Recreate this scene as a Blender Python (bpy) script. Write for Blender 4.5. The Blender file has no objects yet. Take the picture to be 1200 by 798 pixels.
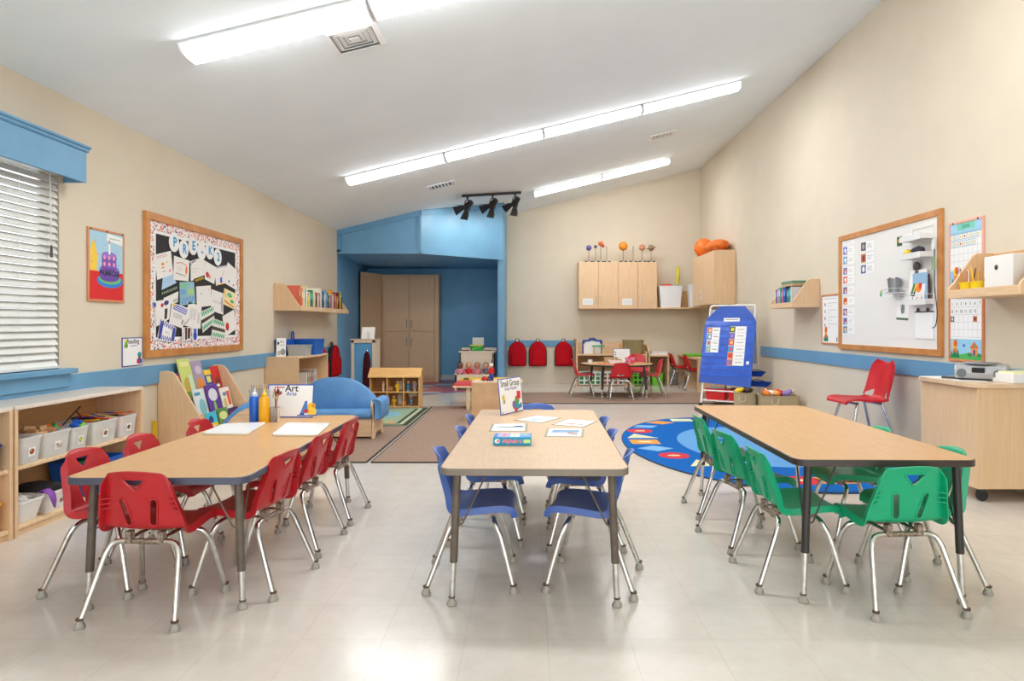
import bpy, bmesh, math, random
from mathutils import Vector, Matrix
rnd = random.Random(7)
COL = bpy.context.scene.collection
F, VX, VY, H = 775.0, 620.0, 381.0, 1.165     # focal length in pixels, vanishing point, eye height
XL, XR, YB = -3.14, 3.43, 13.3                # left wall, right wall, back wall
def ceil_z(x): return 2.715 + 0.2435*(x - XL)
def R(a): return math.radians(a)
def lin(c):
    c = c/255.0
    return c/12.92 if c <= 0.04045 else ((c+0.055)/1.055)**2.4

# ------------------------------------------------------------------ materials
MATS = {}
def pr(mat): return mat.node_tree.nodes['Principled BSDF']
def C(r, g, b, rough=0.5, metal=0.0, k=1.0, trans=0.0, coat=0.0, spec=0.5, emit=0.0):
    key = (r, g, b, rough, metal, k, trans, coat, spec, emit)
    if key in MATS: return MATS[key]
    m = bpy.data.materials.new('paint_%d_%d_%d' % (r, g, b)); m.use_nodes = True
    p = pr(m); c = tuple(min(lin(v)*k, 0.93) for v in (r, g, b)) + (1,)
    p.inputs['Base Color'].default_value = c
    p.inputs['Roughness'].default_value = rough
    p.inputs['Metallic'].default_value = metal
    p.inputs['Specular IOR Level'].default_value = spec
    if trans: p.inputs['Transmission Weight'].default_value = trans
    if coat: p.inputs['Coat Weight'].default_value = coat
    if emit:
        p.inputs['Emission Color'].default_value = c; p.inputs['Emission Strength'].default_value = emit
    MATS[key] = m
    return m
def nodes_of(name):
    m = bpy.data.materials.new(name); m.use_nodes = True
    nt = m.node_tree; return m, nt, nt.nodes, nt.links
def noisy(name, c1, c2, scale, rough, stretch=(1, 1, 1), detail=4, bump=0.0, lo=0.35, hi=0.65, coat=0.0, metal=0.0, spec=0.5):
    m, nt, N, L = nodes_of(name); p = pr(m)
    tc = N.new('ShaderNodeTexCoord'); mp = N.new('ShaderNodeMapping'); mp.inputs['Scale'].default_value = stretch
    no = N.new('ShaderNodeTexNoise'); no.inputs['Scale'].default_value = scale; no.inputs['Detail'].default_value = detail
    cr = N.new('ShaderNodeValToRGB')
    cr.color_ramp.elements[0].position = lo; cr.color_ramp.elements[1].position = hi
    cr.color_ramp.elements[0].color = tuple(lin(v) for v in c1)+(1,); cr.color_ramp.elements[1].color = tuple(lin(v) for v in c2)+(1,)
    L.new(tc.outputs['Object'], mp.inputs['Vector']); L.new(mp.outputs['Vector'], no.inputs['Vector'])
    L.new(no.outputs['Fac'], cr.inputs['Fac']); L.new(cr.outputs['Color'], p.inputs['Base Color'])
    p.inputs['Roughness'].default_value = rough; p.inputs['Metallic'].default_value = metal
    p.inputs['Specular IOR Level'].default_value = spec
    if coat: p.inputs['Coat Weight'].default_value = coat; p.inputs['Coat Roughness'].default_value = 0.15
    if bump:
        b = N.new('ShaderNodeBump'); b.inputs['Strength'].default_value = bump; b.inputs['Distance'].default_value = 0.01
        L.new(no.outputs['Fac'], b.inputs['Height']); L.new(b.outputs['Normal'], p.inputs['Normal'])
    return m
WALL = noisy('wall_paint', (215, 203, 182), (218, 206, 185), 3, 0.75, bump=0.02)
CEIL = noisy('ceiling_paint', (236, 245, 250), (239, 248, 253), 2, 0.85)
BLUE = noisy('blue_paint', (98, 150, 186), (104, 156, 192), 4, 0.45)
NOOK = noisy('deep_blue_paint', (106, 174, 218), (112, 180, 224), 4, 0.5)
WOOD = noisy('maple_wood', (220, 185, 145), (227, 193, 153), 6, 0.42, stretch=(9, 9, 0.8), bump=0.02)
WOODH = noisy('maple_wood_lengthwise', (216, 180, 140), (230, 198, 158), 6, 0.42, stretch=(0.8, 9, 9), bump=0.02)
WOODY = noisy('birch_plywood_edge', (222, 188, 146), (234, 205, 166), 5, 0.4, stretch=(9, 0.8, 9))
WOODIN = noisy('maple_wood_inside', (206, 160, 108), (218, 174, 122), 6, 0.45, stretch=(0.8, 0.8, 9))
DOLLW = noisy('honey_pine', (214, 164, 98), (228, 182, 118), 6, 0.45, stretch=(0.8, 8, 8))
OAK = noisy('oak_frame', (188, 122, 60), (206, 142, 78), 9, 0.4, stretch=(1, 1, 1))
SHELFTOP = noisy('shelf_top_laminate', (224, 210, 194), (232, 218, 204), 6, 0.3, stretch=(9, 0.8, 1))
CORK = noisy('cork', (196, 150, 104), (214, 168, 122), 60, 0.8)
LAMI = noisy('table_laminate', (204, 158, 106), (214, 170, 118), 14, 0.32, stretch=(6, 0.7, 1), detail=6)
LAMIC = noisy('pale_table_laminate', (204, 170, 134), (214, 181, 146), 14, 0.32, stretch=(6, 0.7, 1), detail=6)
CHROME = noisy('brushed_chrome', (205, 204, 200), (226, 225, 222), 30, 0.2, metal=1.0)
RUSTY = noisy('worn_steel', (120, 96, 76), (176, 164, 152), 90, 0.4, metal=0.75, lo=0.35, hi=0.65)
BLACKT = C(46, 42, 40, 0.4); GREYT = noisy('bronze_grey_tube', (88, 76, 66), (100, 88, 76), 20, 0.4)
GLIDE = C(160, 154, 144, 0.45); GLIDED = C(92, 70, 54, 0.6)
WHITE = C(238, 238, 236, 0.5); WHITEG = C(232, 233, 234, 0.28); PAPER = C(240, 240, 238, 0.8); OFFW = C(222, 218, 210, 0.6)
BLACK = C(30, 30, 32, 0.6); DGREY = C(70, 70, 72, 0.5); GREY = C(150, 150, 150, 0.5)
CLEAR = C(244, 244, 242, 0.25); CLEAR.node_tree.nodes['Principled BSDF'].inputs['Alpha'].default_value = 0.5
CLEARW = C(226, 228, 226, 0.35, trans=0.5)
RED = C(206, 24, 34, 0.45); ORANGE = C(236, 128, 34, 0.45); YEL = C(246, 204, 30, 0.45); GRN = C(40, 170, 84, 0.45)
LIME = C(110, 200, 50, 0.45); BLU = C(24, 92, 200, 0.45); LBLU = C(120, 180, 226, 0.5); PUR = C(98, 56, 150, 0.5)
TEAL = C(20, 140, 150, 0.5); PINK = C(236, 150, 170, 0.5); BROWN = C(120, 74, 44, 0.6); NAVY = C(26, 40, 110, 0.5)
MAROON = C(130, 20, 34, 0.6)
def fabric(name, c1, c2, sc=90): return noisy(name, c1, c2, sc, 0.9, bump=0.15, spec=0.2)
CARPET = noisy('brown_carpet', (140, 116, 102), (166, 142, 126), 120, 0.95, detail=8, bump=0.25, spec=0.1)
def plastic(name, c, k=8): return noisy(name, c, tuple(min(255, v+k) for v in c), 8, 0.38)
REDP = plastic('red_plastic', (178, 26, 34)); GRNP = plastic('green_plastic', (8, 160, 112)); BLUP = plastic('blue_plastic', (66, 98, 172))
REDS = plastic('glossy_red_plastic', (190, 16, 28))
VINYL = noisy('blue_vinyl', (84, 138, 192), (94, 150, 204), 6, 0.5, bump=0.03)
CANVAS = fabric('canvas', (170, 152, 118), (186, 168, 134))

# ------------------------------------------------------------------ mesh builder
class MB:
    def __init__(s, M=None): s.v = []; s.f = []; s.m = []; s.mats = []; s.M = M or Matrix()
    def _mi(s, m):
        if m not in s.mats: s.mats.append(m)
        return s.mats.index(m)
    def add(s, vs, fs, m):
        b = len(s.v); i = s._mi(m)
        s.v += [tuple(s.M @ Vector(v)) for v in vs]
        for f in fs: s.f.append([b+k for k in f]); s.m.append(i)
        return s
    def box(s, x0, x1, y0, y1, z0, z1, m):
        if x0 > x1: x0, x1 = x1, x0
        if y0 > y1: y0, y1 = y1, y0
        if z0 > z1: z0, z1 = z1, z0
        v = [(x, y, z) for x in (x0, x1) for y in (y0, y1) for z in (z0, z1)]
        return s.add(v, [(0, 1, 3, 2), (4, 6, 7, 5), (0, 4, 5, 1), (2, 3, 7, 6), (0, 2, 6, 4), (1, 5, 7, 3)], m)
    def loft(s, loops, m, cap0=True, cap1=True, closed=True):
        n = len(loops[0]); v = [p for l in loops for p in l]; f = []
        for i in range(len(loops)-1):
            for j in range(n if closed else n-1):
                a = i*n+j; b = i*n+(j+1) % n
                f.append((a, b, b+n, a+n))
        if cap0: f.append(tuple(reversed(range(n))))
        if cap1: f.append(tuple((len(loops)-1)*n+j for j in range(n)))
        return s.add(v, f, m)
    def prism(s, pts, a0, a1, m, axis='y'):
        """pts: 2-D outline; axis y -> (x,z), axis x -> (y,z), axis z -> (x,y)"""
        area = sum(pts[i][0]*pts[(i+1) % len(pts)][1]-pts[(i+1) % len(pts)][0]*pts[i][1] for i in range(len(pts)))
        if area < 0: pts = pts[::-1]
        if a0 > a1: a0, a1 = a1, a0
        def P(p, a): return {'y': (p[0], a, p[1]), 'x': (a, p[0], p[1]), 'z': (p[0], p[1], a)}[axis]
        lo = [P(p, a0) for p in pts]; hi = [P(p, a1) for p in pts]
        return s.loft([hi, lo], m) if axis == 'y' else s.loft([lo, hi], m)
    def tube(s, path, r, m, seg=10, rend=None):
        path = [Vector(p) for p in path]; n = len(path); loops = []
        up = None
        for i, p in enumerate(path):
            t = (path[min(i+1, n-1)]-path[max(i-1, 0)]).normalized()
            if up is None:
                up = t.orthogonal().normalized()
            up = (up - t*up.dot(t)).normalized(); w = t.cross(up)
            rr = r if rend is None else r+(rend-r)*i/(n-1)
            loops.append([tuple(p+(up*math.cos(2*math.pi*k/seg)+w*math.sin(2*math.pi*k/seg))*rr) for k in range(seg)])
        return s.loft(loops, m)
    def ring(s, path, r, m, seg=8):
        path = [Vector(p) for p in path]; n = len(path); v = []; f = []
        nrm = Vector((0, 0, 0))
        for i in range(n): nrm += path[i].cross(path[(i+1) % n])
        nrm.normalize()
        for i, p in enumerate(path):
            t = (path[(i+1) % n]-path[i-1]).normalized(); w = t.cross(nrm).normalized()
            v += [tuple(p+(nrm*math.cos(2*math.pi*k/seg)+w*math.sin(2*math.pi*k/seg))*r) for k in range(seg)]
        for i in range(n):
            for k in range(seg):
                a = i*seg+k; b = i*seg+(k+1) % seg; c = ((i+1) % n)*seg+(k+1) % seg; d = ((i+1) % n)*seg+k
                f.append((a, d, c, b))
        return s.add(v, f, m)
    def lathe(s, prof, c, m, seg=20, axis='z'):
        loops = []
        for r, h in prof:
            l = []
            for k in range(seg):
                a = 2*math.pi*k/seg; x, y = r*math.cos(a), r*math.sin(a)
                l.append((c[0]+x, c[1]+y, c[2]+h) if axis == 'z' else (c[0]+x, c[1]-h, c[2]+y) if axis == 'y' else (c[0]+h, c[1]+x, c[2]+y))
            loops.append(l)
        return s.loft(loops, m)
    def sph(s, c, r, m, seg=16, rings=10, jit=0.0):
        if not isinstance(r, (tuple, list)): r = (r, r, r)
        v = []; f = []
        for i in range(rings+1):
            th = math.pi*i/rings
            for k in range(seg):
                a = 2*math.pi*k/seg; q = 1+rnd.uniform(-jit, jit)
                v.append((c[0]+r[0]*math.sin(th)*math.cos(a)*q, c[1]+r[1]*math.sin(th)*math.sin(a)*q, c[2]+r[2]*math.cos(th)*q))
        for i in range(rings):
            for k in range(seg):
                a = i*seg+k; b = i*seg+(k+1) % seg
                f.append((a, a+seg, b+seg, b))
        return s.add(v, f, m)
    # flat pictures: x right, z up, seen from -y
    def poly(s, pts, y, m):
        area = sum(pts[i][0]*pts[(i+1) % len(pts)][1]-pts[(i+1) % len(pts)][0]*pts[i][1] for i in range(len(pts)))
        if area < 0: pts = pts[::-1]
        return s.add([(p[0], y, p[1]) for p in pts], [tuple(range(len(pts)))], m)
    def rect(s, x0, z0, x1, z1, y, m): return s.poly([(x0, z0), (x1, z0), (x1, z1), (x0, z1)], y, m)
    def disc(s, cx, cz, rx, rz, y, m, n=18, a0=0.0):
        return s.poly([(cx+rx*math.cos(a0+2*math.pi*k/n), cz+rz*math.sin(a0+2*math.pi*k/n)) for k in range(n)], y, m)
    def line(s, pts, w, y, m):
        for a, b in zip(pts[:-1], pts[1:]):
            d = Vector((b[0]-a[0], b[1]-a[1])); 
            if d.length < 1e-6: continue
            d.normalize(); nx, nz = -d.y*w/2, d.x*w/2
            s.poly([(a[0]+nx, a[1]+nz), (b[0]+nx, b[1]+nz), (b[0]-nx, b[1]-nz), (a[0]-nx, a[1]-nz)], y, m)
        return s
    def text(s, t, x, z, y, size, m, align='CENTER', sx=1.0, bold=0.0, flat=False, rot=0.0):
        cu = bpy.data.curves.new('lettering', 'FONT'); cu.body = t; cu.size = size; cu.align_x = align; cu.align_y = 'CENTER'; cu.offset = bold
        o = bpy.data.objects.new('lettering', cu); COL.objects.link(o)
        dg = bpy.context.evaluated_depsgraph_get(); me = bpy.data.meshes.new_from_object(o.evaluated_get(dg))
        ca, sa = math.cos(rot), math.sin(rot)
        vs = [(v.co.x*sx, v.co.y) for v in me.vertices]; vs = [(a*ca-b*sa, a*sa+b*ca) for a, b in vs]
        vs = [(x+a, z+b, y) if flat else (x+a, y, z+b) for a, b in vs]
        s.add(vs, [tuple(p.vertices) for p in me.polygons], m)
        bpy.data.objects.remove(o); bpy.data.curves.remove(cu); bpy.data.meshes.remove(me)
        return s
    def build(s, name, parent=None, bev=0.0, ang=35, smooth=True, loc=None, rz=0.0, seg=2):
        me = bpy.data.meshes.new(name); me.from_pydata(s.v, [], s.f)
        for m in s.mats: me.materials.append(m)
        me.polygons.foreach_set('material_index', s.m)
        if smooth:
            me.polygons.foreach_set('use_smooth', [True]*len(me.polygons)); me.update()
            me.set_sharp_from_angle(angle=R(ang))
        me.update()
        o = bpy.data.objects.new(name, me); COL.objects.link(o)
        if parent is not None: o.parent = parent
        if loc is not None: o.location = loc
        o.rotation_euler.z = rz
        if bev:
            b = o.modifiers.new('edge', 'BEVEL'); b.width = bev; b.segments = seg; b.limit_method = 'ANGLE'; b.angle_limit = R(50); b.harden_normals = True
        return o
def tag(o, label=None, cat=None, group=None, kind=None):
    if label: o['label'] = label
    if cat: o['category'] = cat
    if group: o['group'] = group
    if kind: o['kind'] = kind
    return o
def thing(name, label, cat, loc=(0, 0, 0), rz=0.0, group=None):
    o = bpy.data.objects.new(name, None); COL.objects.link(o); o.empty_display_size = 0.05
    o.location = loc; o.rotation_euler.z = rz
    return tag(o, label, cat, group)
def struct(mb, name, parent=None, **k):
    o = mb.build(name, parent, **k)
    if parent is None: o['kind'] = 'structure'
    return o
KIDS = {}
def copy_tree(o, parent=None, kids=None):
    c = o.copy(); COL.objects.link(c)
    if parent is not None: c.parent = parent
    for ch in list(o.children): copy_tree(ch, c)
    return c
def place(proto, used, loc, rz, label, group=None, scale=1.0):
    o = proto if not used else copy_tree(proto)
    o.location = loc; o.rotation_euler = (0, 0, rz); o['label'] = label; o.scale = (scale,)*3
    if group: o['group'] = group
    return o
def rrect(w, d, r, n=4, cx=0, cy=0, z=None):
    pts = []
    for sx, sy, a in ((1, 1, 0), (-1, 1, 90), (-1, -1, 180), (1, -1, 270)):
        for k in range(n+1):
            t = R(a+90*k/n); pts.append((cx+sx*(w/2-r)+r*math.cos(t), cy+sy*(d/2-r)+r*math.sin(t)))
    return pts if z is None else [(x, y, z) for x, y in pts]
def tub(mb, w, d, h, m, taper=0.9, t=0.004, r=0.02, rim=0.006, z0=0.0, rimh=0.012):
    L = lambda a, b, z, rr: rrect(a, b, max(rr, 0.003), 4, z=z)
    mb.loft([L(w*taper, d*taper, z0, r), L(w, d, z0+h-rimh, r), L(w+2*rim, d+2*rim, z0+h-rimh, r+rim), L(w+2*rim, d+2*rim, z0+h, r+rim),
             L(w-2*t, d-2*t, z0+h, r-t), L(w*taper-2*t, d*taper-2*t, z0+t, r-t)], m)
    return mb
def arc(cx, cy, r, a0, a1, n=8): return [(cx+r*math.cos(R(a0+(a1-a0)*k/n)), cy+r*math.sin(R(a0+(a1-a0)*k/n))) for k in range(n+1)]
def smooth_path(pts, n=4):
    P = [Vector(p) for p in pts]; out = []
    for i in range(len(P)-1):
        p0, p1, p2, p3 = P[max(i-1, 0)], P[i], P[i+1], P[min(i+2, len(P)-1)]
        for k in range(n):
            t = k/n; out.append(0.5*((2*p1)+(p2-p0)*t+(2*p0-5*p1+4*p2-p3)*t*t+(3*p1-p0-3*p2+p3)*t**3))
    out.append(P[-1]); return out
# a place on the left / right wall seen in that direction from the eye: (distance along the wall, height)
def onL(px, py, X=XL): Y = F*-X/(VX-px); return Y, H-(py-VY)/F*Y
def onR(px, py, X=XR): Y = F*X/(px-VX); return Y, H-(py-VY)/F*Y
LIGHT, SKY, EXPOSURE = 22.0, 2.4, 0.33
# ------------------------------------------------------------------ the room
def floor_material():
    m, nt, N, L = nodes_of('vinyl_floor_tiles'); p = pr(m)
    tc = N.new('ShaderNodeTexCoord'); mp = N.new('ShaderNodeMapping'); mp.inputs['Location'].default_value = (-0.068, -2.753, 0)
    br = N.new('ShaderNodeTexBrick'); br.offset = 0.0; br.squash = 1.0
    br.inputs['Scale'].default_value = 1.0; br.inputs['Mortar Size'].default_value = 0.0011; br.inputs['Mortar Smooth'].default_value = 0.2
    br.inputs['Brick Width'].default_value = 0.305; br.inputs['Row Height'].default_value = 0.305; br.inputs['Bias'].default_value = 0.0
    br.inputs['Color1'].default_value = (0.98, 0.98, 0.98, 1); br.inputs['Color2'].default_value = (1, 1, 1, 1); br.inputs['Mortar'].default_value = (0.80, 0.78, 0.76, 1)
    no = N.new('ShaderNodeTexNoise'); no.inputs['Scale'].default_value = 9; no.inputs['Detail'].default_value = 8; no.inputs['Roughness'].default_value = 0.7
    cr = N.new('ShaderNodeValToRGB'); cr.color_ramp.elements[0].position = 0.3; cr.color_ramp.elements[1].position = 0.7
    cr.color_ramp.elements[0].color = (lin(211), lin(202), lin(191), 1); cr.color_ramp.elements[1].color = (lin(221), lin(213), lin(203), 1)
    mx = N.new('ShaderNodeMixRGB'); mx.blend_type = 'MULTIPLY'; mx.inputs['Fac'].default_value = 1
    n2 = N.new('ShaderNodeTexNoise'); n2.inputs['Scale'].default_value = 1.3; n2.inputs['Detail'].default_value = 3
    mr = N.new('ShaderNodeMapRange'); mr.inputs['To Min'].default_value = 0.17; mr.inputs['To Max'].default_value = 0.30
    L.new(tc.outputs['Object'], mp.inputs['Vector']); L.new(mp.outputs['Vector'], br.inputs['Vector'])
    L.new(tc.outputs['Object'], no.inputs['Vector']); L.new(tc.outputs['Object'], n2.inputs['Vector'])
    L.new(no.outputs['Fac'], cr.inputs['Fac']); L.new(cr.outputs['Color'], mx.inputs['Color1']); L.new(br.outputs['Color'], mx.inputs['Color2'])
    L.new(mx.outputs['Color'], p.inputs['Base Color']); L.new(n2.outputs['Fac'], mr.inputs['Value']); L.new(mr.outputs['Result'], p.inputs['Roughness'])
    p.inputs['Specular IOR Level'].default_value = 0.45; p.inputs['Coat Weight'].default_value = 0.3; p.inputs['Coat Roughness'].default_value = 0.16; p.inputs['Coat IOR'].default_value = 1.5
    return m
def checker_material():
    m, nt, N, L = nodes_of('coloured_floor_tiles'); p = pr(m)
    tc = N.new('ShaderNodeTexCoord')
    mp = N.new('ShaderNodeMapping'); mp.inputs['Scale'].default_value = (3.28, 3.28, 3.28)
    fl = N.new('ShaderNodeVectorMath'); fl.operation = 'FLOOR'
    wn = N.new('ShaderNodeTexWhiteNoise'); cr = N.new('ShaderNodeValToRGB'); cr.color_ramp.interpolation = 'CONSTANT'
    e = cr.color_ramp.elements; e[0].color = (lin(196), lin(90), lin(92), 1); e[1].position = 0.4; e[1].color = (lin(84), lin(108), lin(176), 1)
    x = e.new(0.68); x.color = (lin(146), lin(92), lin(140), 1); x = e.new(0.85); x.color = (lin(205), lin(198), lin(190), 1)
    L.new(tc.outputs['Object'], mp.inputs['Vector']); L.new(mp.outputs['Vector'], fl.inputs[0]); L.new(fl.outputs['Vector'], wn.inputs['Vector'])
    L.new(wn.outputs['Value'], cr.inputs['Fac']); L.new(cr.outputs['Color'], p.inputs['Base Color']); p.inputs['Roughness'].default_value = 0.3
    return m
Y0 = -2.6                                     # the room goes on behind the camera, its end wall left out to let fill light in
FLOORM = floor_material()
struct(MB().box(XL-0.6, XR+0.15, Y0, 14.6, -0.1, 0, FLOORM), 'floor', smooth=False)
mb = MB(); za, zb_ = ceil_z(XL-0.6), ceil_z(XR+0.15)
mb.prism([(XL-0.6, za), (XR+0.15, zb_), (XR+0.15, zb_+0.1), (XL-0.6, za+0.1)], Y0, 14.6, CEIL, 'y')
struct(mb, 'ceiling', smooth=False)
# left wall with the window opening
WY0, WY1, WZ0, WZ1 = 1.9, 4.42, 0.87, 2.22
mb = MB(); T = 0.15; zt = ceil_z(XL)+0.02
mb.box(XL-T, XL, Y0, WY0, 0, zt, WALL); mb.box(XL-T, XL, WY1, 10.82, 0, zt, WALL)
mb.box(XL-T, XL, WY0, WY1, 0, WZ0, WALL); mb.box(XL-T, XL, WY0, WY1, WZ1, zt, WALL)
struct(mb, 'wall_left', smooth=False)
struct(MB().box(XR, XR+T, Y0, YB, 0, ceil_z(XR)+0.06, WALL), 'wall_right', smooth=False)
mb = MB(); mb.prism([(-0.46, 0), (XR+T, 0), (XR+T, ceil_z(XR+T)+0.02), (-0.46, ceil_z(-0.46)+0.02)], YB, YB+T, WALL, 'y')
struct(mb, 'wall_back', smooth=False)
# dress-up nook: blue header, side walls and back wall
mb = MB()
def slab(mb, a, b, z0, z0b, z1a, z1b, t, m):
    d = Vector((b[0]-a[0], b[1]-a[1])).normalized(); n = Vector((-d.y, d.x))*t
    q = [(a[0], a[1]), (b[0], b[1]), (b[0]+n.x, b[1]+n.y), (a[0]+n.x, a[1]+n.y)]
    lo = [(q[0][0], q[0][1], z0), (q[1][0], q[1][1], z0b), (q[2][0], q[2][1], z0b), (q[3][0], q[3][1], z0)]
    hi = [(q[0][0], q[0][1], z1a), (q[1][0], q[1][1], z1b), (q[2][0], q[2][1], z1b), (q[3][0], q[3][1], z1a)]
    mb.loft([lo, hi], m)
HA, HB, HC, HZ = (XL, 10.82), (-1.773, 10.82), (-0.475, 11.87), 2.363
slab(mb, HA, HB, HZ, HZ, ceil_z(HA[0])+.01, ceil_z(HB[0])+.01, 0.12, BLUE); slab(mb, HB, HC, HZ, HZ, ceil_z(HB[0])+.01, ceil_z(HC[0])+.01, 0.12, BLUE)
struct(mb, 'wall_nook_header', smooth=False)
mb = MB()                                     # header trim: cap band and corner battens
def off(a, b, d0):
    d = Vector((b[0]-a[0], b[1]-a[1])).normalized(); n = Vector((d.y, -d.x))*d0; return (a[0]+n.x, a[1]+n.y), (b[0]+n.x, b[1]+n.y)
for a, b in ((HA, HB), (HB, HC)):
    a2, b2 = off(a, b, 0.02)
    slab(mb, a2, b2, ceil_z(a[0])-.09, ceil_z(b[0])-.09, ceil_z(a[0])-.002, ceil_z(b[0])-.002, 0.02, BLUE)
    slab(mb, a2, b2, HZ-.03, HZ-.03, HZ+.03, HZ+.03, 0.14, BLUE)
mb.box(HB[0]-.03, HB[0]+.01, HB[1]-.025, HB[1], HZ, ceil_z(HB[0])-.09, BLUE)
mb.box(HA[0], HA[0]+.07, HA[1]-.02, HA[1], HZ, ceil_z(HA[0])-.09, BLUE)
struct(mb, 'trim_1', smooth=False)
mb = MB(); mb.box(-0.56, -0.452, HC[1], YB+.9, 0, ceil_z(-0.45)+.01, BLUE); struct(mb, 'wall_nook_right', smooth=False)
mb = MB(); slab(mb, (XL-.32, 14.15), (XL, 10.82), 0, 0, 3.0, 3.0, -0.12, NOOK); struct(mb, 'wall_nook_left', smooth=False)
mb = MB(); mb.box(XL-.5, -0.5, 14.05, 14.2, 0, 3.3, NOOK); struct(mb, 'wall_nook_back', smooth=False)
mb = MB(); mb.prism([(XL-.35, 14.05), (HA[0], HA[1]+.1), (HB[0], HB[1]+.1), (HC[0], HC[1]+.1), (-.5, 14.05)], HZ, HZ+.03, NOOK, 'z'); struct(mb, 'ceiling_nook', smooth=False)
mb = MB(); mb.box(XL-.36, -0.56, 14.03, 14.05, 0, 0.11, C(214, 214, 210)); struct(mb, 'baseboard_nook', smooth=False)
mb = MB(); mb.prism([(XL-.33, 14.03), (XL-.02, 10.99), (-1.81, 11.0), (-0.56, 11.98), (-.56, 14.03)], 0.0005, 0.003, checker_material(), 'z'); struct(mb, 'floor_nook', smooth=False)
# chair rails
struct(MB().box(XL, XL+.02, Y0, 10.80, 0.675, 0.83, BLUE), 'trim_2', bev=.004)
struct(MB().box(XR-.02, XR, Y0, 9.75, 0.715, 0.857, BLUE), 'trim_3', bev=.004)
struct(MB().box(-0.45, .905, YB-.02, YB, 0.735, 0.86, BLUE), 'trim_4', bev=.004)
# ------------------------------------------------------------------ window, blind, valance
w = MB(); J = C(232, 226, 212, 0.5)
fx0, fx1 = XL-.12, XL-.06
for a, b, c, d in ((WY0, WY0+.05, WZ0, WZ1), (WY1-.05, WY1, WZ0, WZ1), (WY0, WY1, WZ0, WZ0+.05), (WY0, WY1, WZ1-.05, WZ1), (3.14, 3.19, WZ0, WZ1)):
    w.box(fx0, fx1, a, b, c, d, J)
win = struct(w, 'window_1', bev=.003)
MB().box(XL-.095, XL-.09, WY0+.05, WY1-.05, WZ0+.05, WZ1-.05, C(240, 246, 248, 0.02, trans=1.0)).build('pane', win)
MB().box(XL-.06, XL+.07, WY0-.15, WY1+.09, WZ0-.03, WZ0+.005, BLUE).build('window_sill', win, bev=.006)
MB().box(XL, XL+.035, WY0-.12, WY1+.06, WZ0-.12, WZ0-.03, BLUE).build('apron', win, bev=.004)
SL = C(226, 227, 224, 0.4)
bl = thing('venetian_blind', 'white slatted venetian blind covering the window beside the low shelves', 'blind', (XL-.005, WY1-.02, WZ0+.01), R(90))
BW = WY1-.02-WY0-.02; bl.location.y = WY0+.02
mb = MB(); nz = 27; zs = (WZ1-.07-WZ0-.03)/nz
for i in range(nz):
    z = .035+i*zs; a = R(60)
    dy, dz = .024*math.cos(a), .024*math.sin(a)
    q = [(-dy, -dz), (dy, dz), (dy-.002, dz+.004), (-dy-.002, -dz+.004)]
    mb.loft([[(0.003, y, z+k) for y, k in q], [(BW-.003, y, z+k) for y, k in q]], SL)
mb.build('slats', bl)
MB().box(0, BW, -.028, .028, WZ1-WZ0-.07, WZ1-WZ0-.012, SL).build('headrail', bl, bev=.003)
MB().box(0.002, BW-.002, -.025, .025, 0, .018, SL).build('bottom_rail', bl, bev=.003)
mb = MB()
for x in (.15, .9, 1.65, BW-.35): mb.tube([(x, -.024, .01), (x, -.024, WZ1-WZ0-.07)], .0015, SL, 6); mb.tube([(x, .024, .01), (x, .024, WZ1-WZ0-.07)], .0015, SL, 6)
mb.build('ladder_cords', bl)
mb = MB(); mb.tube([(BW-.10, -.03, WZ1-WZ0-.03), (BW-.09, -.032, .80)], .004, C(216, 214, 206, .3), 8); mb.lathe([(.002, .08), (.007, .07), (.009, .0), (.003, -.004)], (BW-.09, -.032, .73), DGREY, 10); mb.build('tilt_wand', bl)
va = thing('valance', 'blue boxed wooden valance above the window blind', 'valance', (XL, 1.5, 2.12), R(90))
VL = 4.47-1.5
MB().box(0, VL, -.15, -.132, .005, .21, BLUE).build('front_board', va, bev=.003)
MB().box(VL-.018, VL, -.132, -.001, .005, .21, BLUE).build('return_board', va, bev=.003)
mb = MB(); mb.prism([(-.001, .212), (-.15, .212), (-.158, .222), (-.158, .230), (-.172, .240), (-.172, .252), (-.001, .252)], -.015, VL+.018, BLUE, 'x'); mb.build('crown', va)
# ------------------------------------------------------------------ carpets and rugs
CBIND = C(64, 54, 48, .9)
def carpet(label, x0, x1, y0, y1):
    t = thing('carpet', label, 'carpet', ((x0+x1)/2, (y0+y1)/2, 0)); w, l = x1-x0, y1-y0
    MB().prism(rrect(w-.03, l-.03, .01, 2), .0005, .011, CARPET, 'z').build('pile', t)
    mb = MB(); o, i = rrect(w, l, .02, 2), rrect(w-.03, l-.03, .01, 2)
    mb.loft([[(x, y, .0005) for x, y in o], [(x, y, .009) for x, y in o], [(x, y, .0112) for x, y in i], [(x, y, .0005) for x, y in i]], CBIND, False, False); mb.build('binding', t)
carpet('brown carpet running from behind the middle table to the dollhouse side seam', -1.342, .29, 5.58, 9.45)
carpet('brown carpet under the blue sofa and dollhouse', -2.84, -1.368, 5.58, 9.45)
carpet('brown carpet strip under the round table', -.35, 3.25, 9.78, 11.38)
def rug_border(name, c): return noisy(name, c, tuple(min(255, v+10) for v in c), 150, 0.95, bump=0.2, spec=0.1)
RB, RLB, RRED, RORG, RCRM, RSKY = [rug_border('rug_%d' % i, c) for i, c in enumerate(((14, 92, 172), (96, 152, 206), (200, 56, 66), (222, 150, 70), (206, 214, 170), (120, 172, 214)))]
def ell(a, b, n=64, cx=0, cy=0): return [(cx+a*math.cos(2*math.pi*k/n), cy+b*math.sin(2*math.pi*k/n)) for k in range(n)]
rg = thing('oval_rug', 'oval blue rug with coloured shapes under the table with green chairs', 'rug', (2.155, 6.42, 0))
RA, RBB = 1.225, 1.86
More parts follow.
